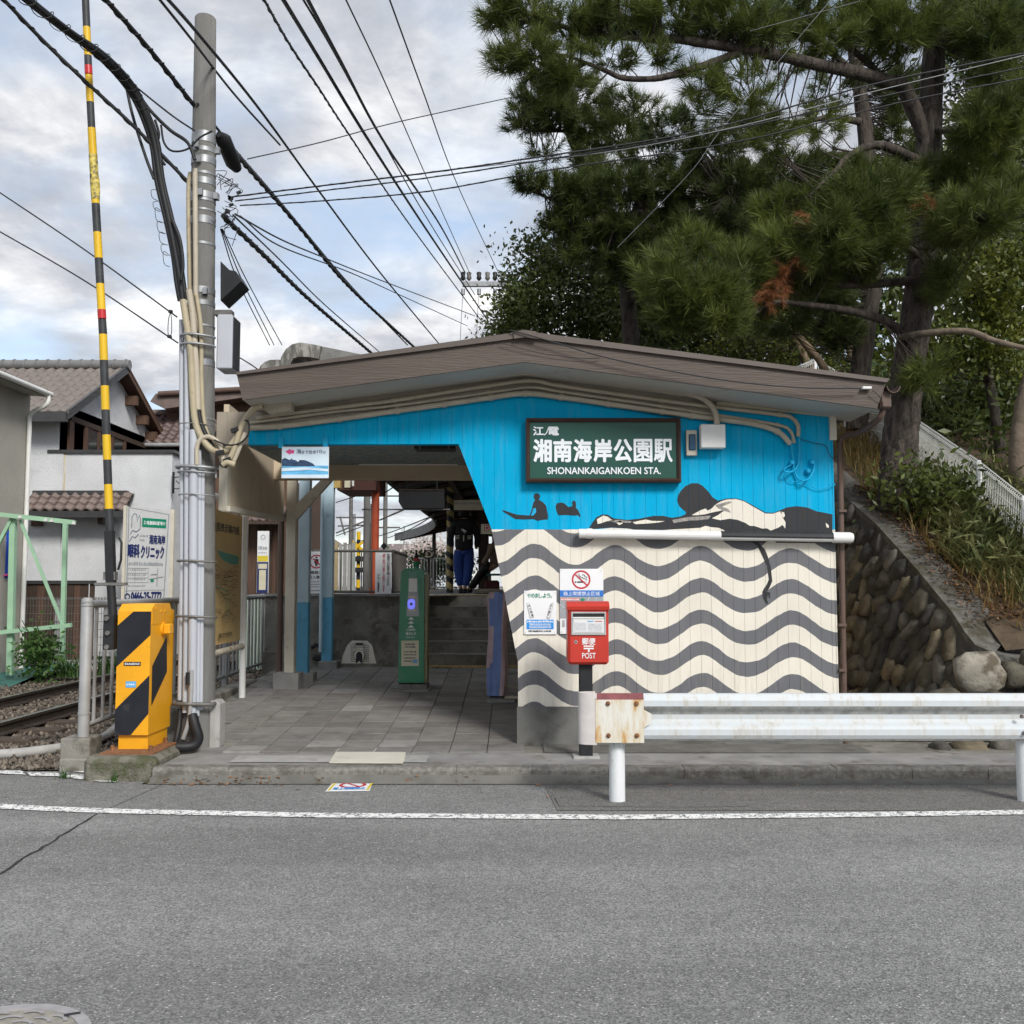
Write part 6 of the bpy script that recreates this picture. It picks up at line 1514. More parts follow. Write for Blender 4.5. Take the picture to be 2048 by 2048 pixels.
for py in (592, 606): MB().tube([at(1023.6, py, 25) - V3((0, 0, .03)), at(1023.6, py, 25) + V3((0, 0, .03))], .165, 14).build('band', M['steel'], fp)
# ------------------------------------------------------------------ houses beyond the track
def tile_mesh(m):
    """one S-profile roof tile: u 0..1 across, v 0..1 up the slope, n out; thick lower lip"""
    b = MB(); k = 8; vs = []
    for v, n0 in ((-.06, -.04), (-.06, .16), (1.05, .0)):
        for i in range(k + 1):
            u = i / k; vs.append((u, v, n0 + .15 * math.sin(u * 2 * math.pi) * (1 if n0 or v < 0 else 1)))
    fs = [(r * (k + 1) + i, r * (k + 1) + i + 1, (r + 1) * (k + 1) + i + 1, (r + 1) * (k + 1) + i) for r in (0, 1) for i in range(k)]
    b.add(vs, fs, 0, True); return proto(b, m, 'roof_tile')
TILE = {k: tile_mesh(M[k]) for k in ('tile', 'tile_dark', 'tile_red')}
def tile_roof(parent, O, U, Vv, nu, nv, mesh, deck, skip=None):
    O, U, Vv = V3(O), V3(U), V3(Vv); N_ = U.cross(Vv).normalized(); eu, ev = U.length / nu, Vv.length / nv
    u, v = U.normalized(), Vv.normalized()
    MB().add([O - N_ * .05, O + U - N_ * .05, O + U + Vv - N_ * .05, O + Vv - N_ * .05], [(0, 1, 2, 3)]).build('roof_deck', deck, parent)
    for j in range(nv):
        for i in range(nu):
            if skip and skip(i, j): continue
            p = O + u * (eu * (i + (.5 if j % 2 and False else 0))) + v * (ev * j)
            Mx = Matrix((( u.x * eu, v.x * ev, N_.x * eu, p.x), (u.y * eu, v.y * ev, N_.y * eu, p.y), (u.z * eu, v.z * ev, N_.z * eu, p.z), (0, 0, 0, 1)))
            shared('roof_tile', mesh, parent, None, M=Mx)
HY = 22.1
wh = thing('white_house', 'white stucco house with brown tiled gable roof beyond the track', 'house', (-9.5, 23, 0))
xc0, xg = at(343, 950, HY).x, -9.98
zpar, zeave = at(200, 906, HY).z, at(122, 818, HY).z
b = MB(); b.box(-13.5, xg, HY, 28, 0, zeave + .1); b.build('front_wall', M['stucco'], wh)
b = MB(); b.box(xg, xc0, HY + .03, 25.5, 0, zpar); ew = b.build('wing_wall', M['stucco'], wh)
MB().box(xg - .35, xc0 + .06, HY - .03, 25.6, zpar, zpar + .07).build('parapet_cap', M['eave_dark'], wh)
sx0, sx1 = at(110, 950, HY).x, at(128, 950, HY).x
MB().box(sx0, sx1 + .02, HY + .022, HY + .029, at(0, 985, HY).z, zpar).build('rust_stain', M['stain'], ew)
# gable wall in the plane x = xg, ridge along x
apz = at(218, 737, 24.8).z; ya, yf, yb = 24.8, 22.1, 27.9
b = MB(); b.prism([(xg, yf, zpar), (xg, yb, zpar), (xg, yb, zeave), (xg, ya, apz - .1), (xg, yf, zeave)], (-.1, 0, 0)); gw = b.build('gable_wall', M['stucco'], wh)
rk = .42
U_ = V3((3.9, 0, 0)); O_ = V3((xg - 3.55, yf - .55, zeave - .16)); Vv_ = V3((0, ya - yf + .55, apz - zeave + .16))
tile_roof(wh, O_, U_, Vv_, 16, 9, TILE['tile'], M['eave_dark'])
MB().add([(xg + .35, ya, apz), (xg - 3.55, ya, apz), (xg - 3.55, yb + .5, zeave - .15), (xg + .35, yb + .5, zeave - .15)], [(0, 1, 2, 3)]).build('rear_roof', M['tile'], wh)
b = MB(); b.tube([(xg - 3.6, ya, apz + .09), (xg + .38, ya, apz + .09)], .13, 8); rd = b.build('ridge', M['ridge'], wh)
for i in range(14):
    x = xg + .3 - .28 * i; MB().tube([(x, ya, apz + .09), (x - .05, ya, apz + .09)], .15, 8).build('ridge_tile', M['ridge'], rd)
for (y0, z0_, y1, z1_) in ((yf - .55, zeave - .2, ya, apz), (ya, apz, yb + .5, zeave - .2)):
    MB().prism([(xg + .34, y0, z0_ - .12), (xg + .34, y1, z1_ - .12), (xg + .34, y1, z1_ + .08), (xg + .34, y0, z0_ + .08)], (-.06, 0, 0)).build('barge_board', M['eave_dark'] if y0 < ya else M['brown_wood'], wh)
    MB().add([(xg + .3, y0, z0_ - .06), (xg + .3, y1, z1_ - .06), (xg - .02, y1, z1_ - .06), (xg - .02, y0, z0_ - .06)], [(0, 1, 2, 3)]).build('verge_soffit', M['brown_wood'], wh)
for f_ in (.25, .5, .72):
    y = ya + (yb - ya) * f_; z = apz + (zeave - apz) * f_; MB().box(xg, xg + .3, y - .07, y + .07, z - .42, z - .18).build('purlin_end', M['brown_wood'], wh)
MB().box(xg - 3.4, xg + .3, yf - .62, yf - .5, zeave - .38, zeave - .16).build('eave_gutter', M['eave_dark'], wh)
# window band of the gable wall with its sloping-looking head
wz1 = at(128, 842, 22.35).z
b = MB(); b.box(xg, xg + .06, yf + .22, yb - .6, wz1, wz1 + .12); b.build('window_head', M['dark_wood'], wh)
for y0, y1, k in ((22.25, 22.5, 'post'), (23.1, 23.25, 'post'), (23.8, 23.95, 'post'), (24.6, 24.75, 'post'), (25.4, 25.55, 'post')):
    MB().box(xg, xg + .05, y0, y1, zpar - .2, wz1).build('window_post', M['brown_wood'], wh)
for y0 in (23.25, 23.95, 24.75):
    wn_ = MB().box(xg - .02, xg + .03, y0, y0 + .65, zpar - .2, wz1).build('window', M['brown_frame'], wh)
    MB().box(xg + .03, xg + .036, y0 + .06, y0 + .59, zpar - .15, wz1 - .06).build('pane', M['glass'], wn_)
# lower pent roof
PYY = 21.55
a_, c_ = at(44, 1022, PYY), at(255, 984, PYY)
O_ = V3((a_.x, PYY, a_.z + .03)); U_ = V3((at(250, 1022, PYY).x - a_.x, 0, 0)); Vv_ = V3((0, .5, at(0, 984, 22).z - a_.z - .03))
tile_roof(wh, O_, U_, Vv_, 10, 3, TILE['tile_dark'], M['eave_dark'])
MB().box(a_.x, at(258, 984, HY).x, HY - .12, HY + .02, at(0, 990, HY).z, at(0, 982, HY).z).build('pent_flashing', M['eave_dark'], wh)
MB().box(a_.x, at(250, 1022, PYY).x, PYY - .03, PYY + .1, a_.z - .14, a_.z + .0).build('pent_gutter', M['eave_dark'], wh)
q = at(210, 1035, 21.8); MB().box(q.x - .12, q.x - .02, 21.7, 22.1, q.z - .15, q.z + .1).build('pent_bracket', M['dark_wood'], wh)
q0, q1 = at(33, 1120, HY), at(57, 1045, HY); MB().box(q0.x - .1, q1.x, HY - .02, HY + .03, q0.z, q1.z).build('side_window', M['glass'], wh)
q0 = at(75, 1047, HY); MB().box(q0.x - .12, q0.x + .12, HY - .06, HY + .03, q0.z - .06, q0.z + .06).build('vent', M['brown_wood'], wh)
q = at(350, 965, HY - .1); b = MB(); b.bbox((q.x - .05, HY - .06, q.z), (.02, .02, .24)); b.build('bracket_post', M['black'], wh)
b = MB(); b.tube([q + V3((-.03, 0, .1)), q + V3((.1, 0, .13)), q + V3((.15, 0, .05)), q + V3((.08, 0, -.02)), q + V3((.03, 0, .04))], .012, 5); b.tube([q + V3((-.03, 0, -.14)), q + V3((.2, 0, -.14))], .012, 5); b.build('scroll_bracket', M['black'], wh)

bh = thing('beige_house', 'beige rendered house wall with white eave gutter at the left edge', 'house', (-9.5, 18, 0))
bx = -8.4; bye = 17.25; ez = at(76, 786, 17.1).z
MB().box(-14, bx, 10.5, bye, 0, ez + .15).build('wall', M['stucco_beige'], bh)
MB().prism([(bx + .34, 10.2, ez), (bx + .34, 10.2, ez + .06), (-14, 10.2, ez + 2.6), (-14, 10.2, ez + 2.45)], (0, 7.05, 0)).build('roof', M['eave_dark'], bh)
MB().prism([(bx + .3, 10.2, ez - .05), (bx + .3, 10.2, ez - .01), (bx - .1, 10.2, ez + .15), (bx - .1, 10.2, ez - .02)], (0, 7.0, 0)).build('soffit', M['stucco_beige'], bh)
MB().tube([(bx + .38, 10.2, ez - .01), (bx + .38, 17.2, ez - .01)], .05, 8).build('gutter', M['white_paint'], bh)
MB().tube(spline([V3((bx + .38, 17.1, ez - .03)), V3((bx + .36, 17.1, ez - .2)), V3((bx + .06, 17.15, ez - .36)), V3((bx + .05, 17.15, ez - .6))], 4) + [V3((bx + .05, 17.15, .1))], .04, 8).build('downpipe', M['white_paint'], bh)

br = thing('brown_house', 'dark brown two storey house with red brown tiles behind the utility pole', 'house', (-8, 28, 0))
BRY = 28.0
w0, w1 = at(333, 850, BRY), at(520, 850, BRY)
MB().box(w0.x, w1.x, BRY, 33, 2.0, at(0, 792, BRY).z).build('upper_wall', M['brown_wood'], br)
r0, r1 = at(300, 803, BRY - .6), at(520, 783, BRY - .6)
b = MB(); b.prism([(r0.x, BRY - .6, r0.z), (r0.x + .15, BRY - .6, r0.z + .22), (r1.x, BRY - .6, r1.z + .1), (r1.x, BRY - .6, r1.z - .1), (r0.x + .4, BRY - .6, r0.z - .2), (r0.x + .2, BRY - .6, r0.z - .08)], (0, 4, 0)); b.build('upper_roof', M['tile_dark'], br)
MB().tube([r0 + V3((.25, -.05, .2)), r1 + V3((0, -.05, .08))], .08, 8).build('gutter', M['brown_pipe'], br)
O_ = at(268, 886, BRY - 1.1); U_ = V3((at(420, 886, BRY - 1.1).x - O_.x, 0, 0)); Vv_ = V3((0, 1.4, at(0, 830, BRY + .3).z - O_.z))
tile_roof(br, O_, U_, Vv_, 8, 7, TILE['tile_red'], M['eave_dark'])
MB().tube([V3((O_.x, BRY + .25, O_.z + Vv_.z + .05)), V3((O_.x + U_.x, BRY + .25, O_.z + Vv_.z + .05))], .1, 8).build('ridge', M['tile_dark'], br)
MB().tube([O_ + V3((0, -.05, -.06)), O_ + U_ + V3((0, -.05, -.06))], .06, 8).build('lower_gutter', M['fence_grey'], br)
MB().box(O_.x + .2, O_.x + U_.x, BRY - .6, BRY + .1, 0, O_.z - .03).build('lower_wall', M['dark_wood'], br)

dh = thing('timber_house', 'dark timber house with tiled awning seen beside the map board', 'house', (-6.9, 25, 0))
DY = 24.5
d0, d1 = at(480, 1100, DY), at(572, 1100, DY)
b = MB(); b.box(d0.x - 2.0, d1.x, DY, 30, 0, at(0, 955, DY).z); b.build('wall', M['brown_wood'], dh)
for px in (492, 516, 528, 542, 556):
    q = at(px, 1100, DY); MB().box(q.x - .03, q.x + .03, DY - .03, DY + .01, 0, at(0, 1000, DY).z).build('wall_batten', M['dark_wood'], dh)
O_ = at(440, 1040, DY - .8); U_ = V3((at(562, 1040, DY - .8).x - O_.x, 0, 0)); Vv_ = V3((0, .85, at(0, 1010, DY).z - O_.z))
tile_roof(dh, O_, U_, Vv_, 8, 3, TILE['tile_red'], M['eave_dark'])
MB().box(O_.x, O_.x + U_.x, DY - .82, DY - .7, O_.z - .1, O_.z - .01).build('awning_edge', M['dark_wood'], dh)

# ------------------------------------------------------------------ fences and frames by the track
def mesh_panel(p0, p1, z0, z1, dx, dz, r, m, name, parent, zfun=None, fold=None):
    """welded wire panel between two points: one joined sheet of fine wires"""
    b = MB(); p0, p1 = V3(p0), V3(p1); d = p1 - p0; L_ = d.length; n = int(L_ / dx)
    for i in range(n + 1):
        q = p0 + d * (i / n); b.tube([q + V3((0, 0, z0)), q + V3((0, 0, z1))], r, 4, cap=False, smooth=False)
    k = max(1, int((z1 - z0) / dz))
    for j in range(k + 1):
        z = z0 + (z1 - z0) * j / k; b.tube([p0 + V3((0, -.006, z)), p1 + V3((0, -.006, z))], r * 1.15, 4, cap=False, smooth=False)
    if fold:
        b.tube([p0 + V3((0, -fold, z1 - .02)), p1 + V3((0, -fold, z1 - .02))], r * 1.2, 4); b.tube([p0 + V3((0, fold, z1 + .0)), p1 + V3((0, fold, z1 + .0))], r * 1.2, 4)
        for i in range(n + 1):
            q = p0 + d * (i / n); b.tube([q + V3((0, 0, z1 - .06)), q + V3((0, -fold, z1 - .02)), q + V3((0, 0, z1 + .02)), q + V3((0, fold, z1))], r, 3, cap=False, smooth=False)
    o = b.build(name, m, parent); o['kind'] = 'stuff'; return o
mf = thing('mesh_fence', 'grey wire mesh fence beyond the track with square posts', 'fence', (-9, 18.6, 0))
MY = 18.6
x0, x1 = at(-30, 1250, MY).x, at(232, 1250, MY).x
zt_, zb_ = at(0, 1196, MY).z, at(0, 1345, MY).z
mesh_panel((x0, MY, 0), (x1, MY, 0), max(zb_, .02), zt_, .055, .14, .004, M['mesh_wire'], 'wire_panel', mf, fold=.03)
for px in (4, 114, 166): q = at(px, 1250, MY); MB().box(q.x - .05, q.x + .05, MY + .01, MY + .09, 0, zt_ - .02).build('post', M['fence_grey'], mf)
wf = thing('wooden_fence', 'dark upright board fence below the white house wall', 'fence', (-10, 20.4, 0))
WY = 20.4; zt_ = at(0, 1165, WY).z; xb = at(-30, 1200, WY).x; xe = at(188, 1200, WY).x
i = 0
while xb < xe:
    wdt = random.uniform(.13, .17); MB().box(xb, min(xb + wdt - .006, xe), WY + random.uniform(0, .015), WY + .03, 0, zt_ - .03).build('board', M['dark_wood'] if random.random() < .85 else M['brown_wood'], wf); xb += wdt + (.02 if random.random() < .2 else 0)
MB().box(at(-30, 0, WY).x, xe + .02, WY - .03, WY + .05, zt_ - .03, zt_ + .04).build('top_rail', M['eave_dark'], wf)
sf = thing('low_kerb_wall', 'low pale kerb wall at the foot of the mesh fence', 'wall', (-9, 18.2, 0))
MB().box(at(-40, 0, 18.2).x, at(240, 0, 18.2).x, 18.2, 18.35, -.02, .2).build('body', M['concrete_light'], sf)
tag(MB().add([at(x, y, Y) for x, y, Y in ((-60, 1345, 17.3), (195, 1330, 17.3), (200, 1352, 15.6), (110, 1378, 15.0), (-60, 1392, 14.6))], [(0, 1, 2, 3, 4)]).build('dummy', M['netting']), kind='stuff') if False else None
b = MB(); vs = []; nx_, ny_ = 26, 10
for j in range(ny_):
    for i in range(nx_):
        x = -10.6 + 3.05 * i / (nx_ - 1) ; y = 14.4 + 3.2 * j / (ny_ - 1) + .5 * (i / nx_)
        vs.append((x, y, .06 + .10 * (j / ny_) + .03 * math.sin(5 * x + 2 * y) + random.uniform(-.025, .025)))
b.add(vs, [(j * nx_ + i, j * nx_ + i + 1, (j + 1) * nx_ + i + 1, (j + 1) * nx_ + i) for j in range(ny_ - 1) for i in range(nx_ - 1)], 0, True)
tag(b.build('ground_sheet', M['netting']), 'crumpled blue green weed sheet on the far side of the track', 'ground sheet')
gf = thing('green_framework', 'pale green steel trestle of posts and rails at the left edge', 'framework', (-8.3, 16, 0))  # free-standing green steel frame with braced posts and rails
gp = lambda x, y, Y=16.0: at(x, y, Y)
def gbar(p, q, w, nm, Y0=16.0, Y1=None):
    MB().tube([gp(*p, Y0), gp(*q, Y1 or Y0)], w, 4, seam=math.pi / 4, smooth=False).build(nm, M['green_frame'], gf)
gbar((20, 1350), (27, 1030), .062, 'post'); gbar((124, 1338), (131, 1046), .048, 'post', 16.6)
gbar((-30, 1026), (150, 1045), .05, 'top_rail', 15.9); gbar((-30, 1268), (143, 1250), .045, 'lower_rail', 15.9)
gbar((40, 1040), (126, 1250), .03, 'brace', 15.95); gbar((22, 1040), (-30, 1140), .035, 'brace', 15.95)
for q in ((40, 1034), (92, 1040), (104, 1041), (148, 1046)): MB().bbox(gp(*q, 15.83), (.022, .02, .022)).build('bolt_plate', M['white_paint'], gf)
t = thing('blue_sign', 'bright blue sign with rounded corner behind the green trestle', 'sign', tuple(at(0, 1100, 16.6)))
b = MB(); b.prism([at(-40, 1062, 16.6), at(10, 1058, 16.6), at(17, 1060, 16.6), at(20, 1066, 16.6), at(20, 1157, 16.6), at(-40, 1159, 16.6)], (0, .03, 0)); b.build('panel', mat('blue_sign_face', (.012, .06, .42), .35, var=.1), t)
b = MB(); b.tube(spline([at(20, 1148, 16.57), at(8, 1151, 16.57), at(-10, 1149, 16.57), at(-30, 1150, 16.57)], 4), .02, 5); b.build('print', M['p_pink'], t)
MB().tube([at(0, 1159, 16.7), at(0, 1330, 16.7)], .03, 8).build('post', M['steel'], t)

# clinic sign beyond the track
CLY = 20.6
M['clinic'] = mat('clinic_board', (0.60, 0.61, 0.61), 0.4, var=0.04)
cs = thing('clinic_sign', 'tall white clinic sign board with green banner and phone number', 'sign', tuple(at(290, 1200, CLY)))
A_, B_, C_, D_ = at(248, 1200, 20.4), at(337, 1200, 21.4), at(337, 1030, 21.4), at(252, 1016, 20.4)
O_ = V3(A_); U_ = B_ - A_; U_.z = 0; Vv_ = V3((0, 0, D_.z - A_.z + .03))
N_ = U_.cross(Vv_).normalized()
MB().prism([O_ - V3((0, 0, 1.0)), O_ + U_ - V3((0, 0, 1.0)), O_ + U_ + Vv_, O_ + Vv_], -N_ * .06).build('panel', M['clinic'], cs)
S_ = Sign(O_, U_, Vv_, .004); F = frac(1005, 5, 1350, 700)
S_.line([F(1022, 705), F(1022, 10), F(1335, 40), F(1310, 705)], .03, 1)
a_, c_ = F(1125, 150), F(1315, 80); S_.rect(a_[0], a_[1], c_[0], c_[1], 2)
def ct_(s, x0, y0, x1, y1, mi, bold=.0): a = F(x0, y1); c = F(x1, y0); S_.text(s, a[0], a[1], c[0], c[1], mi, bold)
ct_('江ノ電 湘南海岸公園下車すぐ', 1138, 100, 1308, 130, 0, .03)
ct_('湘南海岸', 1182, 205, 1312, 278, 3, .03); ct_('眼科', 1020, 280, 1112, 385, 3, .04); ct_('クリニック', 1118, 290, 1305, 390, 3, .04)
S_.dashes(*[F(1110, 0)[0], F(1175, 0)[0], F(0, 225)[1]], .025, 1, 6, .2); S_.dashes(F(1110, 0)[0], F(1150, 0)[0], F(0, 258)[1], .025, 1, 4, .2)
S_.dashes(F(1018, 0)[0], F(1300, 0)[0], F(0, 440)[1], .035, 1, 22, .15)
for y in (462, 500, 535, 570): S_.line([F(1018, y), F(1180, y)], .008, 1)
for y in (480, 518, 550, 600): S_.dashes(F(1030, 0)[0], F(1165, 0)[0], F(0, y)[1], .02, 1, 10, .4)
for x in (1018, 1080, 1180): S_.line([F(x, 462), F(x, 570)], .008, 1)
S_.line([F(1255, 460), F(1250, 600)], .02, 1); S_.line([F(1185, 545), F(1300, 525)], .015, 1); S_.line([F(1200, 510), F(1250, 505)], .02, 1); a_, c_ = F(1200, 565), F(1225, 545); S_.rect(*a_, *c_, 2)
S_.line([F(1045, 160), F(1045, 80), F(1060, 50), F(1080, 60), F(1085, 110), F(1100, 60), F(1110, 90), F(1108, 165)], .012, 3); S_.line([F(1035, 210), F(1050, 180), F(1080, 190), F(1110, 165)], .012, 3); S_.line([F(1030, 265), F(1050, 225), F(1070, 235), F(1100, 205)], .012, 3)
S_.line([F(1005, 632), F(1310, 625)], .008, 1)
ct_('0466-25-7772', 1052, 640, 1292, 705, 3, .05); S_.disc(*F(1025, 675), .07, 3, .045, 16)
S_.build([M['p_white'], M['p_grey'], M['p_green'], M['p_navy']], cs)
for f_, w_ in ((-.035, .06), (1.04, .08)):
    q = O_ + U_ * f_; MB().box(q.x - w_ / 2, q.x + w_ / 2, q.y, q.y + .08, 0, q.z + Vv_.z + .02).build('frame_post', M['cream_post'], cs)

# grey picket railing on the station side of the track
gfx = -3.70
rl = thing('grey_railing', 'grey steel picket railing along the near side of the track', 'railing', (gfx, 8.75, .1))
MB().tube([(gfx, 8.75, .2), (gfx, 8.75, 1.43), (gfx, 8.75, 1.445)], [.048, .048, .03], 14).build('end_post', M['fence_grey'], rl)
for z in (.44, 1.37, 1.40): MB().tube([(gfx, 8.75, z), (gfx, 8.75, z + .015)], .053, 14).build('post_ring', M['fence_grey'], rl)
MB().tube([(gfx, 8.8, 1.385), (gfx, 16.2, 1.385)], .035, 6, seam=.5).build('top_rail', M['fence_grey'], rl)
MB().tube([(gfx, 8.8, .34), (gfx, 16.2, .42)], .022, 6).build('bottom_rail', M['fence_grey'], rl)
b = MB(); b.tube([(0, 0, 0), (0, 0, 1.0)], .017, 6); pk = proto(b, M['fence_grey'], 'picket')
for i in range(38):
    y = 8.95 + .192 * i; shared('picket', pk, rl, (gfx, y, .345), scale=(1, 1, 1.03))
for y in (10.9, 13.0, 15.1): MB().box(gfx - .03, gfx + .03, y - .03, y + .03, .02, 1.40).build('post', M['fence_grey'], rl)
tag(MB().bbox((gfx - .02, 8.76, .15), (.125, .13, .10), bev=.008).build('concrete_block', M['concrete_dark'], loc=(gfx, 8.76, .05)), 'square concrete footing under the round grey railing post', 'block')
tag(MB().bbox((-3.40, 11.4, .19), (.09, 1.75, .15), bev=.02).build('low_concrete_kerb', M['concrete_dark'], loc=(-3.4, 11.4, 0)), 'dark low concrete kerb between railing and passage floor', 'kerb')

# town map board
mb_ = thing('map_board', 'faded tan town map board on white pipe legs beside the pole', 'map board', (-3.1, 11, floorZ(11)))
MXN, MXF = -3.12, -3.14; y0, y1 = 9.85, 11.62
zt0 = at(487, 1024, y1).z; zb0 = at(483, 1275, y1).z
O_ = V3((MXN, y0, zb0 - .03)); U_ = V3((MXF - MXN, y1 - y0, 0)); Vv_ = V3((0, 0, zt0 - zb0 - .02))
N_ = U_.cross(Vv_).normalized()
MB().prism([O_, O_ + U_, O_ + U_ + Vv_, O_ + Vv_], -N_ * .03).build('panel', M['tan_board'], mb_)
S_ = Sign(O_, U_, Vv_, .002)
S_.text('藤沢市住居表示案内板', .05, .84, .93, .91, 0, .03)
S_.poly([(.42, .70), (.92, .67), (.92, .61), (.8, .6), (.6, .62), (.5, .65)], 1)
rr = random.Random(9)
for j in range(7):
    yb_ = .58 - j * .028; S_.line([(.28 + i * .09, yb_ + .012 * math.sin(i * 1.3 + j) - (.03 if 2 < i < 6 else 0)) for i in range(8)], .006, 2)
for j in range(60):
    x, y = rr.uniform(.25, .9), rr.uniform(.18, .52); a_ = rr.uniform(0, 6.28); l_ = rr.uniform(.03, .12)
    S_.line([(x, y), (x + l_ * math.cos(a_), y + l_ * .5 * math.sin(a_)), (x + l_ * math.cos(a_ + .5) * 1.4, y + l_ * .6 * math.sin(a_ + .5))], .006, 0)
S_.line([(.28, .68), (.33, .45), (.45, .42), (.6, .40), (.62, .30), (.6, .15)], .012, 3)
S_.text('藤沢市役所', .45, .05, .75, .085, 0, .03); S_.poly([(.15, .82), (.22, .70), (.18, .55), (.12, .6)], 0)
S_.build([M['map_ink'], M['p_teal'], M['map_brown'], M['p_teal']], mb_)
lx = MXF + .02
MB().tube([(lx, y1 + .06, floorZ(11.7) - .02), (lx, y1 + .06, zt0 - .02), (lx, y1 + .03, zt0 + .05), (lx - .0, y1 - .04, zt0 + .075), (MXN + .02, y0 - .02, zt0 + .075)], .038, 10).build('leg', M['white_paint'], mb_)
MB().tube([(MXN + .02, y0 - .05, floorZ(9.8)), (MXN + .02, y0 - .05, zt0 + .07)], .038, 10).build('leg', M['white_paint'], mb_)
MB().tube([(MXN + .02, y0 - .03, zb0 - .12), (lx, y1 + .03, zb0 - .10)], .036, 8).build('lower_rail', mat('peeling_cream', (.48, .44, .36), .7, var=.2, scale=9, dirt=(.2, .1, .06), dscale=11, dth=.56), mb_)
for f_ in (.35, .65, .92): 
    q = O_ + U_ * f_ + Vv_; MB().box(q.x - .01, q.x + .01, q.y - .02, q.y + .02, q.z, q.z + .10).build('hanger', M['steel_dark'], mb_)

# small clinic signboard by the timber house
t = thing('narrow_signboard', 'narrow white and blue signboard in front of timber house', 'sign', tuple(at(527, 1180, 22.5)))
a_, c_ = at(513, 1186, 22.5), at(538, 1062, 22.5)
MB().box(a_.x, c_.x, 22.5, 22.56, a_.z, c_.z).build('panel', M['white_panel'], t)
S_ = Sign((a_.x, 22.5, a_.z), UX * (c_.x - a_.x), UZ * (c_.z - a_.z), .003)
S_.rect(.02, .0, .98, .50, 0); S_.rect(.12, .39, .88, .47, 1); S_.rect(.2, .05, .8, .37, 1); S_.rect(.04, .51, .96, .6, 2); S_.disc(.5, .9, .055, 3, .04, 16); S_.dashes(.1, .9, .70, .06, 3, 6, .15); S_.dashes(.1, .9, .64, .02, 3, 8, .3)
S_.build([M['p_navy'], M['p_cream'], M['p_yellow'], M['p_grey']], t)
MB().box(a_.x + .1, c_.x - .1, 22.52, 22.55, 0, a_.z).build('post', M['steel'], t)

# weeds
def leaf_cloud(n, pos, sl, sw, aspect_up=.0, rs=rng):
    """n diamond leaves at pos (n,3): returns verts, quad faces"""
    d = rs.normal(0, 1, (n, 3)); d[:, 2] += aspect_up; d /= np.linalg.norm(d, axis=1, keepdims=True)
    t = rs.normal(0, 1, (n, 3)); s = np.cross(d, t); s /= np.linalg.norm(s, axis=1, keepdims=True)
    l = rs.uniform(*sl, n)[:, None]; w = l * rs.uniform(*sw, n)[:, None]
    v = np.stack([pos, pos + d * l * .5 + s * w, pos + d * l, pos + d * l * .5 - s * w], 1)
    f = np.arange(n * 4).reshape(n, 4)
    return v.reshape(-1, 3), f
def blades(n, base, L_, w, lean, rs=rng, segs=3):
    """n arching grass blades: verts, quads"""
    az = rs.uniform(0, 6.283, n); dirx = np.stack([np.cos(az), np.sin(az), np.zeros(n)], 1); sd = np.stack([-np.sin(az), np.cos(az), np.zeros(n)], 1)
    l = rs.uniform(*L_, n)[:, None]; ww = rs.uniform(*w, n)[:, None]; ln = rs.uniform(*lean, n)[:, None]
    V_ = []
    for k in range(segs + 1):
        t = k / segs; p = base + dirx * l * ln * t ** 1.8 + np.array([0, 0, 1.0]) * l * (t - .45 * ln * t ** 2.2)
        wk = ww * (1 - t ** 1.5) + .0008; V_ += [p - sd * wk, p + sd * wk]
    v = np.stack(V_, 1); m_ = 2 * (segs + 1)
    q = np.array([[2 * k, 2 * k + 1, 2 * k + 3, 2 * k + 2] for k in range(segs)])
    return v.reshape(-1, 3), (q[None] + (np.arange(n) * m_)[:, None, None]).reshape(-1, 4)
c_ = at(78, 1330, 15.9)
t = thing('weed_bush', 'leafy green weed bush growing behind the track by green trestle', 'plant', (c_.x, 15.9, .1))
pos = np.array([c_.x, 15.9, .45]) + rng.normal(0, 1, (900, 3)) * np.array([.17, .15, .19])
v, f = leaf_cloud(900, pos, (.06, .13), (.18, .3), .3); np_mesh('foliage', v, f, M['weed'], t)
b = MB()
for k in range(9): b.tube(spline([V3((c_.x + random.uniform(-.05, .05), 15.9, .05)), V3((c_.x + random.uniform(-.2, .2), 15.9 + random.uniform(-.1, .1), .5)), V3((c_.x + random.uniform(-.35, .35), 15.9 + random.uniform(-.2, .2), random.uniform(.7, 1.05)))], 3), .007, 4)
b.build('stems', M['weed'], t)
for (px, py, Y, lab) in ((140, 1335, 16.2, 'tuft of long grass right of the weed bush'), (215, 1330, 16.4, 'tuft of yellow green grass behind the railing'), (126, 1548, 8.18, 'tiny grass tuft left of the mossy gate block'), (228, 1535, 8.03, 'tiny grass tuft in front of the mossy gate block')):
    c_ = at(px, py, Y); s = 1.0 if Y > 12 else .22; n = 110 if Y > 12 else 24
    base_ = np.array([c_.x, Y, .08 if Y > 12 else .0]) + rng.normal(0, 1, (n, 3)) * np.array([.1, .08, 0]) * s
    v, f = blades(n, base_, (.25 * s, .6 * s), (.005 * s + .001, .011 * s + .001), (.3, .9)); np_mesh('grass_tuft', v, f, M['weed'], label=lab, cat='grass')
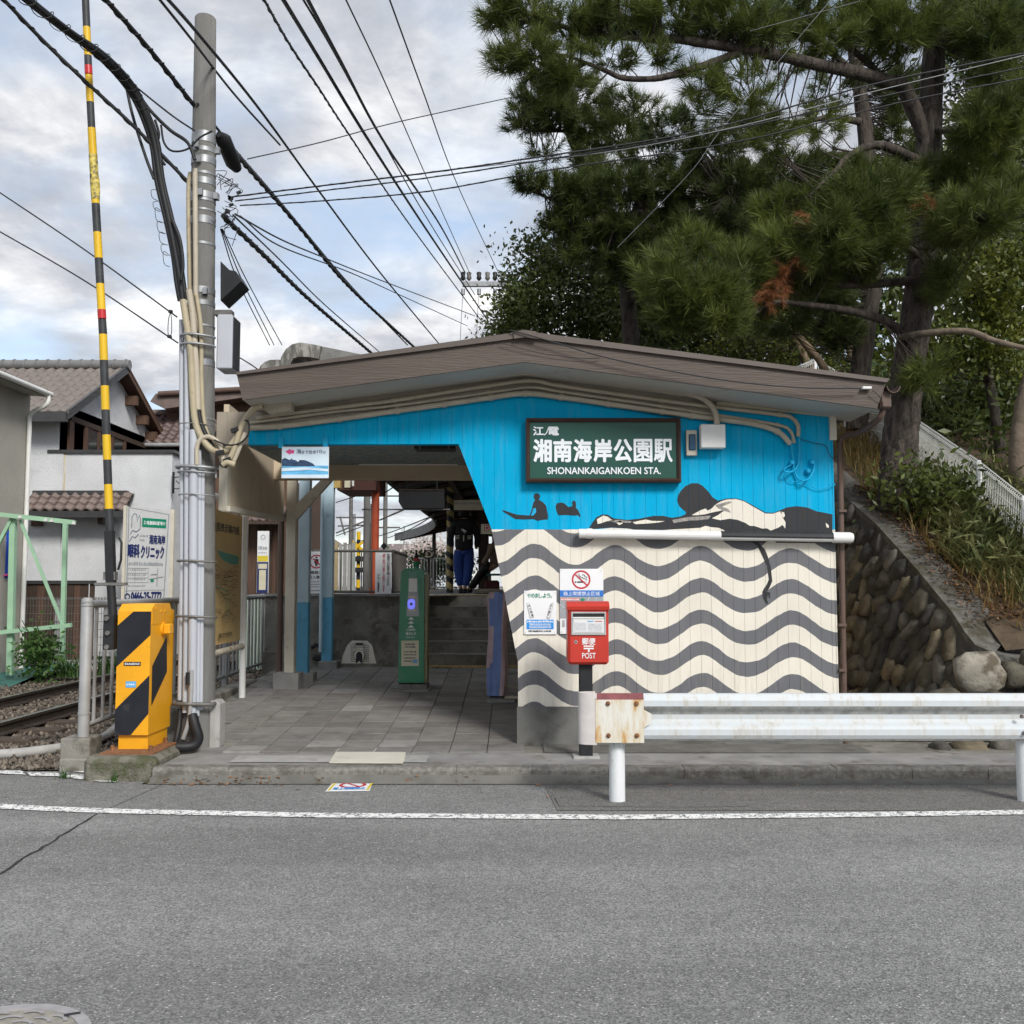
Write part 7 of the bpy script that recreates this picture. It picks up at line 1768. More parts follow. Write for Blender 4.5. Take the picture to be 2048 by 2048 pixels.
# ------------------------------------------------------------------ platform: canopy, posts, fittings, people
can = thing('platform_canopy', 'long dark platform canopy curving away behind the passage', 'canopy', (0, 20, PZ))
edge = [(-2.2, 15.6, 3.42), (-2.2, 20, 3.42), (-2.2, 25, 3.42), (-2.2, 29, 3.42), (-2.6, 33, 3.42), (-3.6, 38, 3.45), (-5.0, 43, 3.5)]
edge = spline([V3(e) for e in edge], 5)
b = MB(); vs = []
for e in edge: vs += [e, e + V3((2.0, 0, .45)), e + V3((4.6, .0, .1)), e + V3((4.6, 0, .5)), e + V3((2.0, 0, .75)), e + V3((0, 0, .25))]
n = len(edge)
b.add(vs, [(6 * i + k, 6 * (i + 1) + k, 6 * (i + 1) + (k + 1) % 6, 6 * i + (k + 1) % 6) for i in range(n - 1) for k in range(6)])
b.build('roof', M['dark_in'], can)
b = MB(); vs = []
for e in edge: vs += [e + V3((-.05, 0, -.04)), e + V3((-.06, 0, .28))]
b.add(vs, [(2 * i, 2 * i + 2, 2 * i + 3, 2 * i + 1) for i in range(n - 1)]); b.build('edge_board', M['concrete'], can)
for i in range(1, n, 2):
    e = edge[i]; MB().tube([e + V3((.02, 0, -.03)), e + V3((2.0, 0, .40)), e + V3((4.6, 0, .05))], .05, 4).build('rafter', M['dark_wood'], can)
for x in (-1.2, -.2): MB().box(x - .05, x + .05, 15.7, 29, 3.56, 3.66).build('purlin', M['dark_wood'], can)
# twisted yellow and black column
TYY = 21.0; tx = at(900, 1100, TYY).x
b = MB(); seg = 16; rows = 72; vs = []
for i in range(rows + 1):
    z = PZ + 2.3 * i / rows
    vs += [(tx + .075 * math.cos(2 * math.pi * j / seg), TYY + .075 * math.sin(2 * math.pi * j / seg), z) for j in range(seg)]
for i in range(rows):
    for j in range(seg):
        k = (j + i * 2) % seg
        b.add([vs[i * seg + j], vs[i * seg + (j + 1) % seg], vs[(i + 1) * seg + (j + 1) % seg], vs[(i + 1) * seg + j]], [(0, 1, 2, 3)], 0 if k < seg / 2 else 1, True)
b.build('striped_column', [mat('dull_yellow_tape', (.46, .36, .15), .6, var=.2), M['black']], can)
for px, Y in ((962, 23.0), (972, 21.5)):
    q = at(px, 1100, Y); MB().box(q.x - .06, q.x + .06, Y - .05, Y + .05, PZ, 3.7).build('column', M['dark_wood'], can)
q = at(750, 1100, 16.0); t = thing('orange_post', 'orange red steel post standing on the platform end', 'post', (q.x, 16, PZ))
MB().tube([(q.x, 16, PZ), (q.x, 16, 3.7)], .062, 14).build('shaft', M['orange_post'], t); MB().tube([(q.x, 16, PZ), (q.x, 16, PZ + .1)], .10, 14).build('base', M['orange_post'], t)
MB().bbox((q.x, 16, 3.35), (.09, .09, .09), bev=.02).build('clamp', M['orange_post'], t)
q0, q1 = at(674, 980, 15.6), at(752, 952, 15.6); t = thing('timber_eave', 'dark red brown timber eave beam above the platform end', 'beam', tuple(q0))
MB().box(q0.x, q1.x, 15.6, 16.8, q0.z, q0.z + .5).build('beam', mat('dark_red_timber', (.07, .025, .018), .7, var=.25), t)
MB().box(at(689, 970, 15.58).x, at(701, 970, 15.58).x, 15.58, 15.6, at(0, 975, 15.58).z, at(0, 960, 15.58).z).build('paper_notice', M['p_cream'], t)
MB().tube([at(706, 955, 15.5), at(706, 972, 15.5)], .02, 6).build('lamp_tube', M['white_plastic'], t)
# hanging display
q0, q1 = at(797, 1016, 16.2), at(888, 981, 16.2); t = thing('train_display', 'black hanging train display seen from behind under canopy', 'display', tuple(q0))
MB().prism([(q0.x + .06, 16.2, q0.z), (q1.x - .02, 16.2, q0.z), (q1.x, 16.2, q0.z + .05), (q1.x, 16.2, q1.z), (q0.x, 16.2, q1.z), (q0.x, 16.2, q0.z + .1)], (0, .16, 0)).build('housing', M['black'], t)
MB().box(q0.x, q1.x, 16.18, 16.38, q1.z, q1.z + .02).build('top_cover', M['dark_wood'], t)
for x in (q0.x + .12, q1.x - .12): MB().tube([(x, 16.28, q1.z), (x, 16.28, 3.62)], .02, 6).build('hanger', M['black'], t)
a_, c_ = at(797, 1019, 16.4), at(900, 1019, 16.4); tag(MB().tube([a_ + V3((-.6, 0, 0)), c_], .014, 6).build('conduit', M['steel'], loc=tuple(a_)), 'thin steel conduit just under the black train display', 'conduit')
# platform railing with notice, track warning sign
def railing(name, label, p, q, z0, z1, n, m, t=None):
    p, q = V3(p), V3(q); t = thing(name, label, 'railing', tuple(p))
    for z in (z0, z1): MB().tube([p + V3((0, 0, z)), q + V3((0, 0, z))], .022, 6).build('rail', m, t)
    b_ = MB(); b_.tube([(0, 0, 0), (0, 0, z1 - z0)], .011, 5); me = proto(b_, m, 'baluster')
    for i in range(n + 1): shared('baluster', me, t, p.lerp(q, i / n) + V3((0, 0, z0)))
    return t
zr0, zr1 = PZ + .06, at(740, 1102, 15.2).z
railing('platform_railing', 'dark railing across the platform end behind blue columns', (at(600, 1100, 15.2).x, 15.2, 0), (at(785, 1100, 15.2).x, 15.2, 0), zr0, zr1, 9, M['fence_dark'])
railing('stair_railing', 'dark closely spaced railing turning back along the stairs', (at(786, 1100, 15.15).x, 15.15, 0), (at(812, 1100, 17.2).x, 17.2, 0), zr0, zr1, 14, M['fence_dark'])
t, S_ = panel_sign('platform_notice', 'white vertical notice with red and black Japanese text on platform railing', 750, 1105, 783, 1188, 15.1)
S_.text('\n'.join('駅構内の段差を横ったため'), .72, .2, .9, .97, 1, .012, lead=.8); S_.text('\n'.join('通り抜けは堅くお断りします'), .44, .05, .62, .97, 0, .012, lead=.8); S_.text('\n'.join('江ノ電鉄'), .14, .05, .28, .48, 1, .012, lead=.8)
S_.build([M['p_red'], M['p_black']], t)
t, S_ = panel_sign('no_entry_sign', 'white no entry sign with red circle and walking figure behind column', 617, 1103, 648, 1187, 14.9)
S_.disc(.5, .76, .105, 0, .085, 28); S_.disc(.5, .86, .016, 1, n=12); S_.poly([(.36, .82), (.64, .82), (.64, .72), (.58, .72), (.57, .64), (.52, .64), (.5, .70), (.48, .64), (.43, .64), (.42, .72), (.36, .72)], 1); S_.line([(.28, .83), (.74, .68)], .02, 0)
S_.text('線路内', .1, .46, .9, .54, 1, .02); S_.text('立入禁止', .04, .35, .96, .43, 1, .02)
for y in (.27, .21, .15): S_.dashes(.08, .92, y, .022, 1, 9, .3)
S_.dashes(.08, .75, .06, .02, 1, 9, .2); S_.build([M['p_red'], M['p_black']], t)
# tunnel painting on the platform end wall
a_, c_ = at(682, 1327, 14.29), at(753, 1280, 14.29); pw = (c_ - a_)
S_ = Sign((a_.x, 14.298, a_.z), UX * pw.x, UZ * pw.z, .002)
S_.poly([(0, 0), (1, 0), (.95, .3), (.88, .75), (.74, .97), (.3, .98), (.16, .75), (.05, .35)], 0)
rr = random.Random(4)
for j in range(9):
    y0 = .08 + j * .085; S_.line([(.28 - .0 * j, y0), (.42 if y0 < .55 else .3 + .05 * (j % 2), y0)], .004, 1); S_.line([(.62, y0), (.8, y0)], .004, 1)
    for i in range(4):
        for xx in (.28 + i * .045 + .02 * (j % 2), .63 + i * .045 + .02 * (j % 2)): S_.line([(xx, y0), (xx, y0 + .085)], .003, 1)
for y0 in (.70, .78, .86): S_.line([(.36, y0), (.68, y0)], .005, 1)
S_.rect(.42, .80, .62, .88, 1)
S_.disc(.52, .36, .078, 0, n=24); S_.disc(.52, .36, .078, 1, .073, 24); S_.poly([(.43, .02), (.61, .02), (.61, .38), (.585, .46), (.55, .50), (.52, .51), (.49, .50), (.455, .46), (.43, .38)], 1); S_.poly([(.45, .02), (.59, .02), (.52, .12)], 0)
o = S_.build([M['mural_cream'], M['mural_black']], plat, 'tunnel_painting'); o['label'] = 'small painted brick tunnel mouth on the wall foot'
# black cable coil by the wall
tag(MB().tube(spline([at(622, 1296, 14.2), at(634, 1290, 14.2), at(645, 1302, 14.2), at(640, 1318, 14.2), at(628, 1315, 14.2), at(660, 1310, 14.2)], 6), .028, 8).build('hose', M['rubber'], loc=tuple(at(622, 1296, 14.2))), 'short black hose behind the second blue column', 'hose')

# signs under canopy
t, S_ = panel_sign('platform_sign', 'long pale sign board hanging under the dark canopy', 908, 1000, 966, 1020, 19.0, m='p_cream'); S_.dashes(.05, .95, .55, .25, 0, 12, .25); S_.dashes(.5, .95, .15, .12, 0, 8, .25); S_.build([M['p_grey']], t)
t, S_ = panel_sign('pictogram_sign', 'small cream sign with square pictogram beside the slanted wall', 962, 1048, 984, 1068, 18.0, m='p_cream'); S_.rect(.3, .3, .75, .9, 0); S_.rect(.36, .38, .69, .82, 1); S_.disc(.52, .6, .025, 0, n=10); S_.build([M['p_red'], M['p_white']], t)

q0, q1 = at(478, 1292, 17.5), at(546, 1196, 17.5); t = thing('green_screen', 'pale green corrugated panel row behind the grey railing', 'screen', tuple(q0))
for i in range(6): x = q0.x + (q1.x - q0.x) * i / 6; MB().box(x, x + (q1.x - q0.x) / 6 - .015, 17.5, 17.53, .1, q1.z).build('panel', M['green_screen'], t)
# people
def skin_obj(name, verts, edges, radii, m, parent, sub=2, loc=(0, 0, 0)):
    me = bpy.data.meshes.new(name); base = W[parent]
    me.from_pydata([tuple(V3(v) + V3(loc) - base) for v in verts], edges, []); me.materials.append(m)
    o = bpy.data.objects.new(name, me); COL.objects.link(o); o.parent = parent; W[o] = base
    o.modifiers.new('skin', 'SKIN'); o.modifiers['skin'].use_smooth_shade = True
    sv = me.skin_vertices[0].data
    for i, r in enumerate(radii): sv[i].radius = r if isinstance(r, tuple) else (r, r)
    sv[0].use_root = True
    s_ = o.modifiers.new('subdivision', 'SUBSURF'); s_.levels = sub; s_.render_levels = sub
    return o
PYp = 20.0; ppx = at(928, 1100, PYp).x
per = thing('person', 'person from behind in black printed sweatshirt and loose blue trousers on platform', 'person', (ppx, PYp, PZ))
L0 = (ppx, PYp, PZ)
bodyv = [(0, 0, .92), (0, 0, 1.12), (0, .01, 1.32), (0, .01, 1.44), (0, .02, 1.56), (0, .03, 1.66), (-.09, 0, .86), (-.10, .02, .48), (-.06, -.02, .09), (-.06, .10, .05), (.09, 0, .86), (.08, -.02, .48), (.02, -.06, .09), (.02, .06, .05), (-.17, 0, 1.38), (-.26, .03, 1.10), (-.24, .12, .88), (.17, 0, 1.38), (.26, .03, 1.10), (.24, .12, .88)]
bodye = [(0, 1), (1, 2), (2, 3), (3, 4), (4, 5), (0, 6), (6, 7), (7, 8), (8, 9), (0, 10), (10, 11), (11, 12), (12, 13), (3, 14), (14, 15), (15, 16), (3, 17), (17, 18), (18, 19)]
bodyr = [(.14, .10), (.12, .09), (.15, .10), (.10, .08), .055, (.085, .10), .085, .055, .04, .035, .085, .055, .04, .035, .055, .045, .04, .055, .045, .04]
skin_obj('body', bodyv, bodye, bodyr, M['skin'], per, loc=L0)
skin_obj('sweatshirt', [(0, 0, 1.12), (0, 0, .82), (0, .01, 1.30), (0, .01, 1.42), (0, .02, 1.50), (-.18, 0, 1.39), (-.28, .03, 1.12), (-.25, .10, .92), (.18, 0, 1.39), (.28, .03, 1.12), (.25, .10, .92)], [(0, 1), (0, 2), (2, 3), (3, 4), (3, 5), (5, 6), (6, 7), (3, 8), (8, 9), (9, 10)], [(.20, .14), (.19, .13), (.20, .14), (.15, .12), (.08, .08), .085, .078, .06, .085, .078, .06], M['hoodie'], per, loc=L0)
skin_obj('trousers', [(0, 0, .97), (-.095, 0, .80), (-.11, .02, .46), (-.065, -.01, .12), (.095, 0, .80), (.09, -.02, .46), (.025, -.05, .12)], [(0, 1), (1, 2), (2, 3), (0, 4), (4, 5), (5, 6)], [(.17, .13), .125, .11, .075, .125, .11, .075], M['trousers'], per, loc=L0)
for x, y in ((-.062, .03), (.022, -.01)): MB().bbox((ppx + x, PYp + y, PZ + .04), (.05, .13, .045), bev=.03).build('shoe', M['black'], per)
hv = [(0, .03, 1.60), (0, .03, 1.68), (0, .02, 1.53)]
skin_obj('hair', hv, [(0, 1), (0, 2)], [(.115, .125), (.09, .10), (.08, .06)], M['hair'], per, loc=L0)
S_ = Sign((ppx - .17, PYp - .155, PZ + .98), UX * .34, UZ * .34, .0)
rr = random.Random(2)
for k in range(16):
    a_ = rr.uniform(0, 6.28); x, y = .52 + rr.uniform(-.05, .05), .78 + rr.uniform(-.05, .05); l_ = rr.uniform(.08, .17); S_.line([(x, y), (x + l_ * math.cos(a_), y + l_ * math.sin(a_))], .008, 0)
for x0, x1 in ((.02, .25), (.72, .95)):
    for y in (.28, .36, .44): S_.line([(x0, y), (x1, y + .04)], .012, 1)
S_.line([(.5, .15), (.5, .5)], .02, 1)
S_.build([M['p_white'], M['cream_post']], per)
SYp = 21.0; spx = at(986, 1150, SYp).x
sp2 = thing('person', 'seated person in tan coat and dark trousers with legs stretched out', 'person', (spx, SYp, PZ))
L1 = (spx, SYp, PZ)
skin_obj('body', [(.05, 0, .50), (.08, .02, .75), (.06, .02, .98), (.05, .02, 1.10), (.03, .02, 1.22), (-.16, -.06, .55), (-.34, -.06, .30), (-.52, -.05, .06), (-.14, .08, .55), (-.30, .08, .30), (-.46, .08, .06), (.0, -.14, .96), (-.10, -.18, .75), (-.22, -.12, .62)], [(0, 1), (1, 2), (2, 3), (3, 4), (0, 5), (5, 6), (6, 7), (0, 8), (8, 9), (9, 10), (2, 11), (11, 12), (12, 13)], [.13, .12, .13, .055, .10, .08, .055, .04, .08, .055, .04, .05, .042, .035], M['skin'], sp2, loc=L1)
skin_obj('coat', [(.06, 0, .52), (.09, .02, .78), (.07, .02, 1.0), (.05, .02, 1.08), (.0, -.15, .97), (-.10, -.19, .76), (-.20, -.13, .64)], [(0, 1), (1, 2), (2, 3), (2, 4), (4, 5), (5, 6)], [.17, .16, .16, .08, .075, .062, .05], M['coat'], sp2, loc=L1)
skin_obj('trousers', [(.04, 0, .47), (-.17, -.06, .54), (-.34, -.06, .30), (-.50, -.05, .09), (-.15, .08, .54), (-.30, .08, .30), (-.44, .08, .09)], [(0, 1), (1, 2), (2, 3), (0, 4), (4, 5), (5, 6)], [.14, .095, .07, .055, .095, .07, .055], M['hair'], sp2, loc=L1)
for x, y in ((-.58, -.05), (-.52, .08)): MB().bbox((spx + x, SYp + y, PZ + .045), (.10, .04, .045), bev=.03).build('shoe', M['black'], sp2)
skin_obj('hair', [(.05, .02, 1.26), (.06, .02, 1.32)], [(0, 1)], [.115, .09], M['hair'], sp2, loc=L1)
t = thing('bench', 'teal and grey platform bench beneath the seated person', 'bench', (spx + .1, SYp, PZ))
MB().box(spx - .14, spx + 1.2, SYp - .25, SYp + .25, PZ + .36, PZ + .40).build('seat', mat('teal_bench', (.05, .16, .17), .5), t)
for x in (spx - .1, spx + 1.0): MB().box(x, x + .06, SYp - .2, SYp + .2, PZ, PZ + .36).build('leg', M['steel_dark'], t)
tag(MB().bbox((spx - .02, SYp - .32, PZ + .13), (.16, .07, .13), bev=.04).build('bag', M['bag'], loc=(spx, SYp - .3, PZ)), 'dark red bag on the platform by the bench', 'bag')
tag(MB().bbox((at(975, 1180, 18).x, 18.0, PZ + .05), (.22, .2, .045), bev=.02).build('folded_mat', M['bed'], loc=(at(975, 1180, 18).x, 18, PZ)), 'folded dark mat on the platform edge near the slanted wall', 'mat')

# ------------------------------------------------------------------ far background along the line
def catenary(px, Y, ytop, r, label, m='pole', arms=()):
    p = at(px, 1100, Y); t = thing('catenary_pole', label, 'pole', (p.x, Y, 0), 'poles along the railway line')
    zt = at(px, ytop, Y).z; MB().tube([(p.x, Y, 0), (p.x, Y, zt)], [r, r * .8], 10).build('shaft', M[m], t)
    for (x1, y1, x2, y2) in arms: MB().tube([at(x1, y1, Y), at(x2, y2, Y)], .03, 6).build('arm', M['steel_dark'], t)
    return t
catenary(733, 26, 900, .10, 'thick grey concrete pole left of the orange post')
catenary(743, 27, 1008, .05, 'thin grey pole directly beside thick grey pole', 'steel_dark')
catenary(770, 34, 880, .085, 'grey pole with bands right of the orange post', 'pole', ((740, 992, 830, 992), (760, 1040, 815, 1015), (752, 1055, 800, 1055)))
catenary(701, 36, 890, .08, 'dark slim pole with crossarms between blue columns', 'steel_dark', ((672, 1035, 735, 1035), (676, 1052, 745, 1050), (672, 1066, 735, 1040), (680, 1033, 690, 1070)))
catenary(708, 44, 1028, .08, 'short grey pole behind the slim crossarm pole', 'steel')
catenary(868, 40, 1030, .09, 'grey pole beyond the curved canopy tip')
catenary(808, 48, 1052, .03, 'very thin mast among the far wires', 'steel_dark')
for k, (p, q, lab) in enumerate([((672, 1072, 36), (880, 985, 17), 'upper catenary wire rising right above the railing'), ((672, 1095, 40), (860, 1034, 22), 'lower catenary wire rising right above the railing'), ((770, 1078, 40), (868, 1030, 20), 'wire from banded pole to the canopy'), ((672, 1005, 30), (770, 962, 20), 'wire crossing near the top of the opening'), ((730, 1000, 30), (800, 965, 18), 'short steep wire by the banded pole'), ((600, 1060, 30), (650, 1078, 34), 'wire between the two blue columns')]):
    m_ = ((p[0] + q[0]) / 2, (p[1] + q[1]) / 2 + 5, (p[2] + q[2]) / 2); wire(lab, [p, m_, q], .014, n=6, grp='wires along the railway line')
t = thing('warning_signal', 'level crossing signal with yellow and black bands far down the line', 'signal', tuple(at(716, 1190, 40)))
q = at(716, 1190, 40)
for i in range(10): MB().tube([(q.x, 40, .5 + i * .32), (q.x, 40, .82 + i * .32)], .08, 8).build('pole_band', M['yellow_arm'] if i % 2 else M['black'], t)
for y_ in (1118, 1140): MB().bbox(at(716, y_, 39.8), (.3, .06, .1), bev=.02).build('lamp', M['black'], t)
b = MB(); b.bbox(at(716, 1092, 39.8), (.32, .02, .05), M=Euler((0, .7, 0)).to_matrix()); b.bbox(at(716, 1092, 39.76), (.32, .02, .05), M=Euler((0, -.7, 0)).to_matrix()); b.build('cross_mark', M['yellow_arm'], t)
q0, q1 = at(755, 1120, 55), at(835, 1085, 55); t = thing('far_house', 'far white house with brown roof beyond the railing', 'house', (q0.x, 55, 0))
MB().box(q0.x, q1.x, 55, 62, 0, at(0, 1105, 55).z).build('wall', M['stucco'], t); z_ = at(0, 1104, 55).z; zq = at(0, 1083, 55).z
MB().prism([(q0.x - .4, 54.6, z_), (q1.x + .4, 54.6, z_), (q1.x - .2, 58, zq), (q0.x + .2, 58, zq)], (0, .1, -.1)).build('roof', M['tile_dark'], t)
q0, q1 = at(618, 1105, 42), at(642, 1075, 42); t = thing('far_house', 'far grey house with dark roof between the blue columns', 'house', (q0.x, 42, 0))
MB().box(q0.x - .6, q1.x - .3, 42, 48, 0, q1.z - .1).build('wall', M['concrete_light'], t); MB().prism([(q0.x - 1, 41.7, q1.z - .15), (q1.x + .1, 41.7, q1.z - .15), (q0.x - .6, 41.7, q1.z + .6)], (0, 6, 0)).build('roof', M['tile_dark'], t)
MB().box(q0.x - .2, q0.x + .2, 41.95, 42, q1.z - .8, q1.z - .4).build('window', M['glass'], t)
q0, q1 = at(668, 1190, 30), at(712, 1085, 30); t = thing('hoarding', 'row of upright grey and yellow panels behind the platform railing', 'hoarding', tuple(q0))
for i in range(5):
    x = q0.x + (q1.x - q0.x) * i / 5; MB().box(x, x + (q1.x - q0.x) / 5 - .02, 30, 30.04, .4, q1.z - .06 * (i % 2)).build('panel', mat('hoarding_%d' % i, [(.42, .34, .2), (.4, .4, .38), (.3, .3, .29), (.38, .38, .37), (.33, .36, .33)][i], .7), t)
q = at(855, 1180, 33); rl2 = railing('far_railing', 'white railing far along the platform', (at(830, 1100, 33).x, 33, 0), (at(905, 1100, 33).x, 33, 0), PZ + .1, PZ + 1.05, 12, M['white_paint'])
q0, q1 = at(847, 1117, 30), at(868, 1100, 30); t = thing('picture_board', 'dark picture board with swirl pattern far on platform', 'board', tuple(q0)); MB().box(q0.x, q1.x, 30, 30.05, q0.z, q1.z).build('panel', M['dark_wood'], t)
S_ = Sign((q0.x, 30, q0.z), UX * (q1.x - q0.x), UZ * (q1.z - q0.z), .004); S_.disc(.5, .5, .1, 0, .07, 16); S_.disc(.3, .5, .04, 0, .02, 12); S_.line([(.1, .2), (.4, .15), (.8, .3), (.95, .8)], .03, 0); S_.build([M['p_cream']], t)
MB().box((q0.x + q1.x) / 2 - .04, (q0.x + q1.x) / 2 + .04, 30.05, 30.1, PZ, q1.z).build('post', M['dark_wood'], t)
# round signs
t = thing('diamond_sign', 'small black diamond sign on a thin post above railing', 'sign', tuple(at(768, 1192, 18))); b = MB(); q = at(768, 1092, 18); b.bbox(q, (.045, .01, .045), M=Euler((0, math.pi / 4, 0)).to_matrix()); b.build('plate', M['black'], t); MB().tube([(q.x, 18, PZ), (q.x, 18, q.z)], .012, 6).build('post', M['black'], t)

# curved concrete cap on the roof behind the fascia
zO = lambda x, y, Y: at(460 + x * .3106, 660 + y * .3106, Y)
def arch(label, outer, inner, Y, dep):
    t = thing('roof_cap', label, 'roof cap', tuple(zO(*outer[0], Y)), 'curved concrete caps on the roof')
    MB().prism([zO(*p, Y) for p in outer + inner], (0, dep, 0)).build('rim', M['mossy_cap'], t); return t
t = arch('larger curved lichen covered concrete cap above the roof edge', [(315, 260), (318, 215), (330, 170), (360, 122), (400, 92), (450, 80), (520, 90), (585, 102), (570, 190), (500, 175), (440, 172), (405, 185), (388, 215), (375, 260)][:8], [(570, 185), (500, 172), (440, 172), (408, 182), (390, 212), (375, 260)], 12.4, .5)
MB().prism([zO(*p, 12.5) for p in [(585, 104), (860, 160), (860, 220), (572, 220), (575, 185)]], (0, .5, 0)).build('tail', mat('grey_cap_concrete', (.20, .20, .19), .9, var=.2, scale=6, bump=.3), t)
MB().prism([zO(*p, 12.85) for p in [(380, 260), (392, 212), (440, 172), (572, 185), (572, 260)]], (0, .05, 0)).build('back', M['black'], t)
arch('smaller curved lichen covered concrete cap left of the larger one', [(180, 260), (195, 232), (222, 206), (258, 192), (318, 190)], [(318, 260)], 12.6, .5)
# ------------------------------------------------------------------ hill, stone wall, slope plants
wtop = pl([(9.2, .78), (9.6, .98), (10.0, 1.27), (10.8, 1.69), (12.0, 2.27), (13.5, 2.85), (16, 3.9), (20, 5.0), (30, 6.2), (60, 7)])
def hillZ(x, y):
    f = wtop(max(y, 9.25)) ; d = max(0.0, x - 4.7)
    return f + .10 * min(d, 6) + .02 * max(0, d - 6) + .05 * math.sin(1.7 * x + .9 * y) * (1 if d > .3 else 0) * min(1, d)
hv_x = [4.68, 5.0, 5.3, 5.7, 6.2, 7, 8, 10, 13, 18, 28, 45]; hv_y = [9.55, 9.8, 10.1, 10.5, 11, 11.5, 12, 12.7, 13.5, 14.5, 16, 18, 21, 25, 32, 45, 70]
b = MB(); b.add([(x, y, hillZ(x, y) - .02) for y in hv_y for x in hv_x], [(j * 12 + i, j * 12 + i + 1, (j + 1) * 12 + i + 1, (j + 1) * 12 + i) for j in range(len(hv_y) - 1) for i in range(11)], 0, True)
b.build('hill', M['soil'], kind='structure')
# wall face: base line and top line (battered)
wl_ = []   # (top x, top y, top z)
for y in (26, 20, 16, 13.5, 12.6, 12.0, 11.4, 10.8, 10.4, 10.0, 9.75): wl_.append((4.40, y, wtop(y)))
wl_ += [(4.43, 9.6, .97), (4.52, 9.45, .90), (4.68, 9.36, .86), (5.0, 9.32, .84), (6.0, 9.3, .84), (9.0, 9.3, .86), (14, 9.3, .9)]
def wbase(p, i):
    x, y, z = p; h = z - .05
    if y > 9.7: return V3((x - .33 * h, y, .05))
    k = min(1.0, max(0.0, (9.7 - y) / .4)); return V3((x - .33 * h * (1 - k), y - .20 * h * k, .05))
sw = thing('stone_wall', 'dark rubble stone retaining wall rising beside the station', 'wall', (4.3, 10.5, .05))
b = MB(); vs = []
for i, p in enumerate(wl_): vs += [wbase(p, i), V3(p)]
b.add(vs, [(2 * i, 2 * i + 2, 2 * i + 3, 2 * i + 1) for i in range(len(wl_) - 1)], 0, True); b.build('mortar_face', M['mortar'], sw)
cp = MB(); vs = []
for i, p in enumerate(wl_):
    t_ = V3(p); wd = .34 if p[1] > 9.7 else .36
    inn = t_ + V3((wd, 0, .05)) if p[1] > 9.8 else t_ + (V3((wd, .18, .05)) if p[1] > 9.5 else V3((.12 if p[0] < 4.8 else 0, wd, .05)))
    inn.z = max(inn.z, t_.z + .03)
    vs += [t_ + V3((0, 0, -.10)) + (t_ - inn).normalized() * .02, t_ + (t_ - inn).normalized() * .02 + V3((0, 0, .02)), inn, inn + V3((0, 0, -.25))]
cp.add(vs, [(4 * i + k, 4 * i + 4 + k, 4 * i + 5 + k, 4 * i + 1 + k) for i in range(len(wl_) - 1) for k in range(3)]); cp.build('coping', M['coping'], sw)
def stone_mesh(seed, m):
    r_ = random.Random(seed); bm_v = []; k, n = 6, 9
    ph = [r_.uniform(0, 6.28) for _ in range(6)]
    b = MB(); vs = []
    for i in range(1, k):
        th = math.pi * i / k
        for j in range(n):
            a_ = 2 * math.pi * j / n; d = V3((math.sin(th) * math.cos(a_), math.sin(th) * math.sin(a_), math.cos(th)))
            s = 1 + .13 * math.sin(2 * d.x * 2 + ph[0]) + .12 * math.sin(3 * d.y + ph[1]) + .10 * math.sin(4 * d.z + ph[2] + d.x * 2) + r_.uniform(-.11, .11); vs.append(V3((abs(d.x) ** .62 * (1 if d.x > 0 else -1), abs(d.y) ** .62 * (1 if d.y > 0 else -1), d.z)) * s)
    top = len(vs); vs += [V3((0, 0, 1)), V3((0, 0, -1))]
    fs = [((i * n) + j, (i + 1) * n + j, (i + 1) * n + (j + 1) % n, i * n + (j + 1) % n) for i in range(k - 2) for j in range(n)] + [(top, j, (j + 1) % n) for j in range(n)] + [(top + 1, (k - 2) * n + (j + 1) % n, (k - 2) * n + j) for j in range(n)]
    b.add(vs, fs, 0, True); return proto(b, m, 'stone')
STN = [stone_mesh(i, M['stone'][i % 5]) for i in range(15)]
lens = [0]
for p, q in zip(wl_, wl_[1:]): lens.append(lens[-1] + (V3(q) - V3(p)).length)
def wall_pt(s, t):
    for i in range(len(wl_) - 1):
        if s <= lens[i + 1]:
            f_ = (s - lens[i]) / (lens[i + 1] - lens[i]); T_ = V3(wl_[i]).lerp(V3(wl_[i + 1]), f_); B_ = wbase(wl_[i], i).lerp(wbase(wl_[i + 1], i + 1), f_)
            tg = (V3(wl_[i + 1]) - V3(wl_[i])); tg.z = 0; tg.normalize(); upv = (T_ - B_); h = upv.length; upv.normalize(); return B_ + (T_ - B_) * t, tg, upv, tg.cross(upv).normalized() * -1, h
    return None
s = lens[2] + .0; nst = 0; rr = random.Random(21)
s_end = lens[-1] - 4.6
while s < s_end:
    pt = wall_pt(s, .5)
    if pt is None: break
    h = pt[4]; z = .02; step = .235
    while z < h - .20:
        hh = min(rr.uniform(.09, .22), max(.06, (h - z) / 2.1)); c_, tg, upv, nn, h_ = wall_pt(min(s + rr.uniform(-.06, .06), s_end), min(1, (z + hh * .8) / h))
        if nn.dot(V3((0, 0, 0)) - c_) < 0: nn = -nn
        a_ = rr.gauss(-.35, .5) if rr.random() < .8 else rr.uniform(-1.4, 1.4)
        c_ = c_ - nn * rr.uniform(.0, .045); w_ = rr.uniform(.06, .17)
        ux = tg * math.cos(a_) + upv * math.sin(a_); uy = upv * math.cos(a_) - tg * math.sin(a_)
        Mx = Matrix(((ux.x * w_, uy.x * hh, nn.x * .08, c_.x), (ux.y * w_, uy.y * hh, nn.y * .085, c_.y), (ux.z * w_, uy.z * hh, nn.z * .085, c_.z), (0, 0, 0, 1)))
        shared('stone', STN[rr.randrange(15)], sw, None, M=Mx); nst += 1
        z += hh * 1.72
    s += step
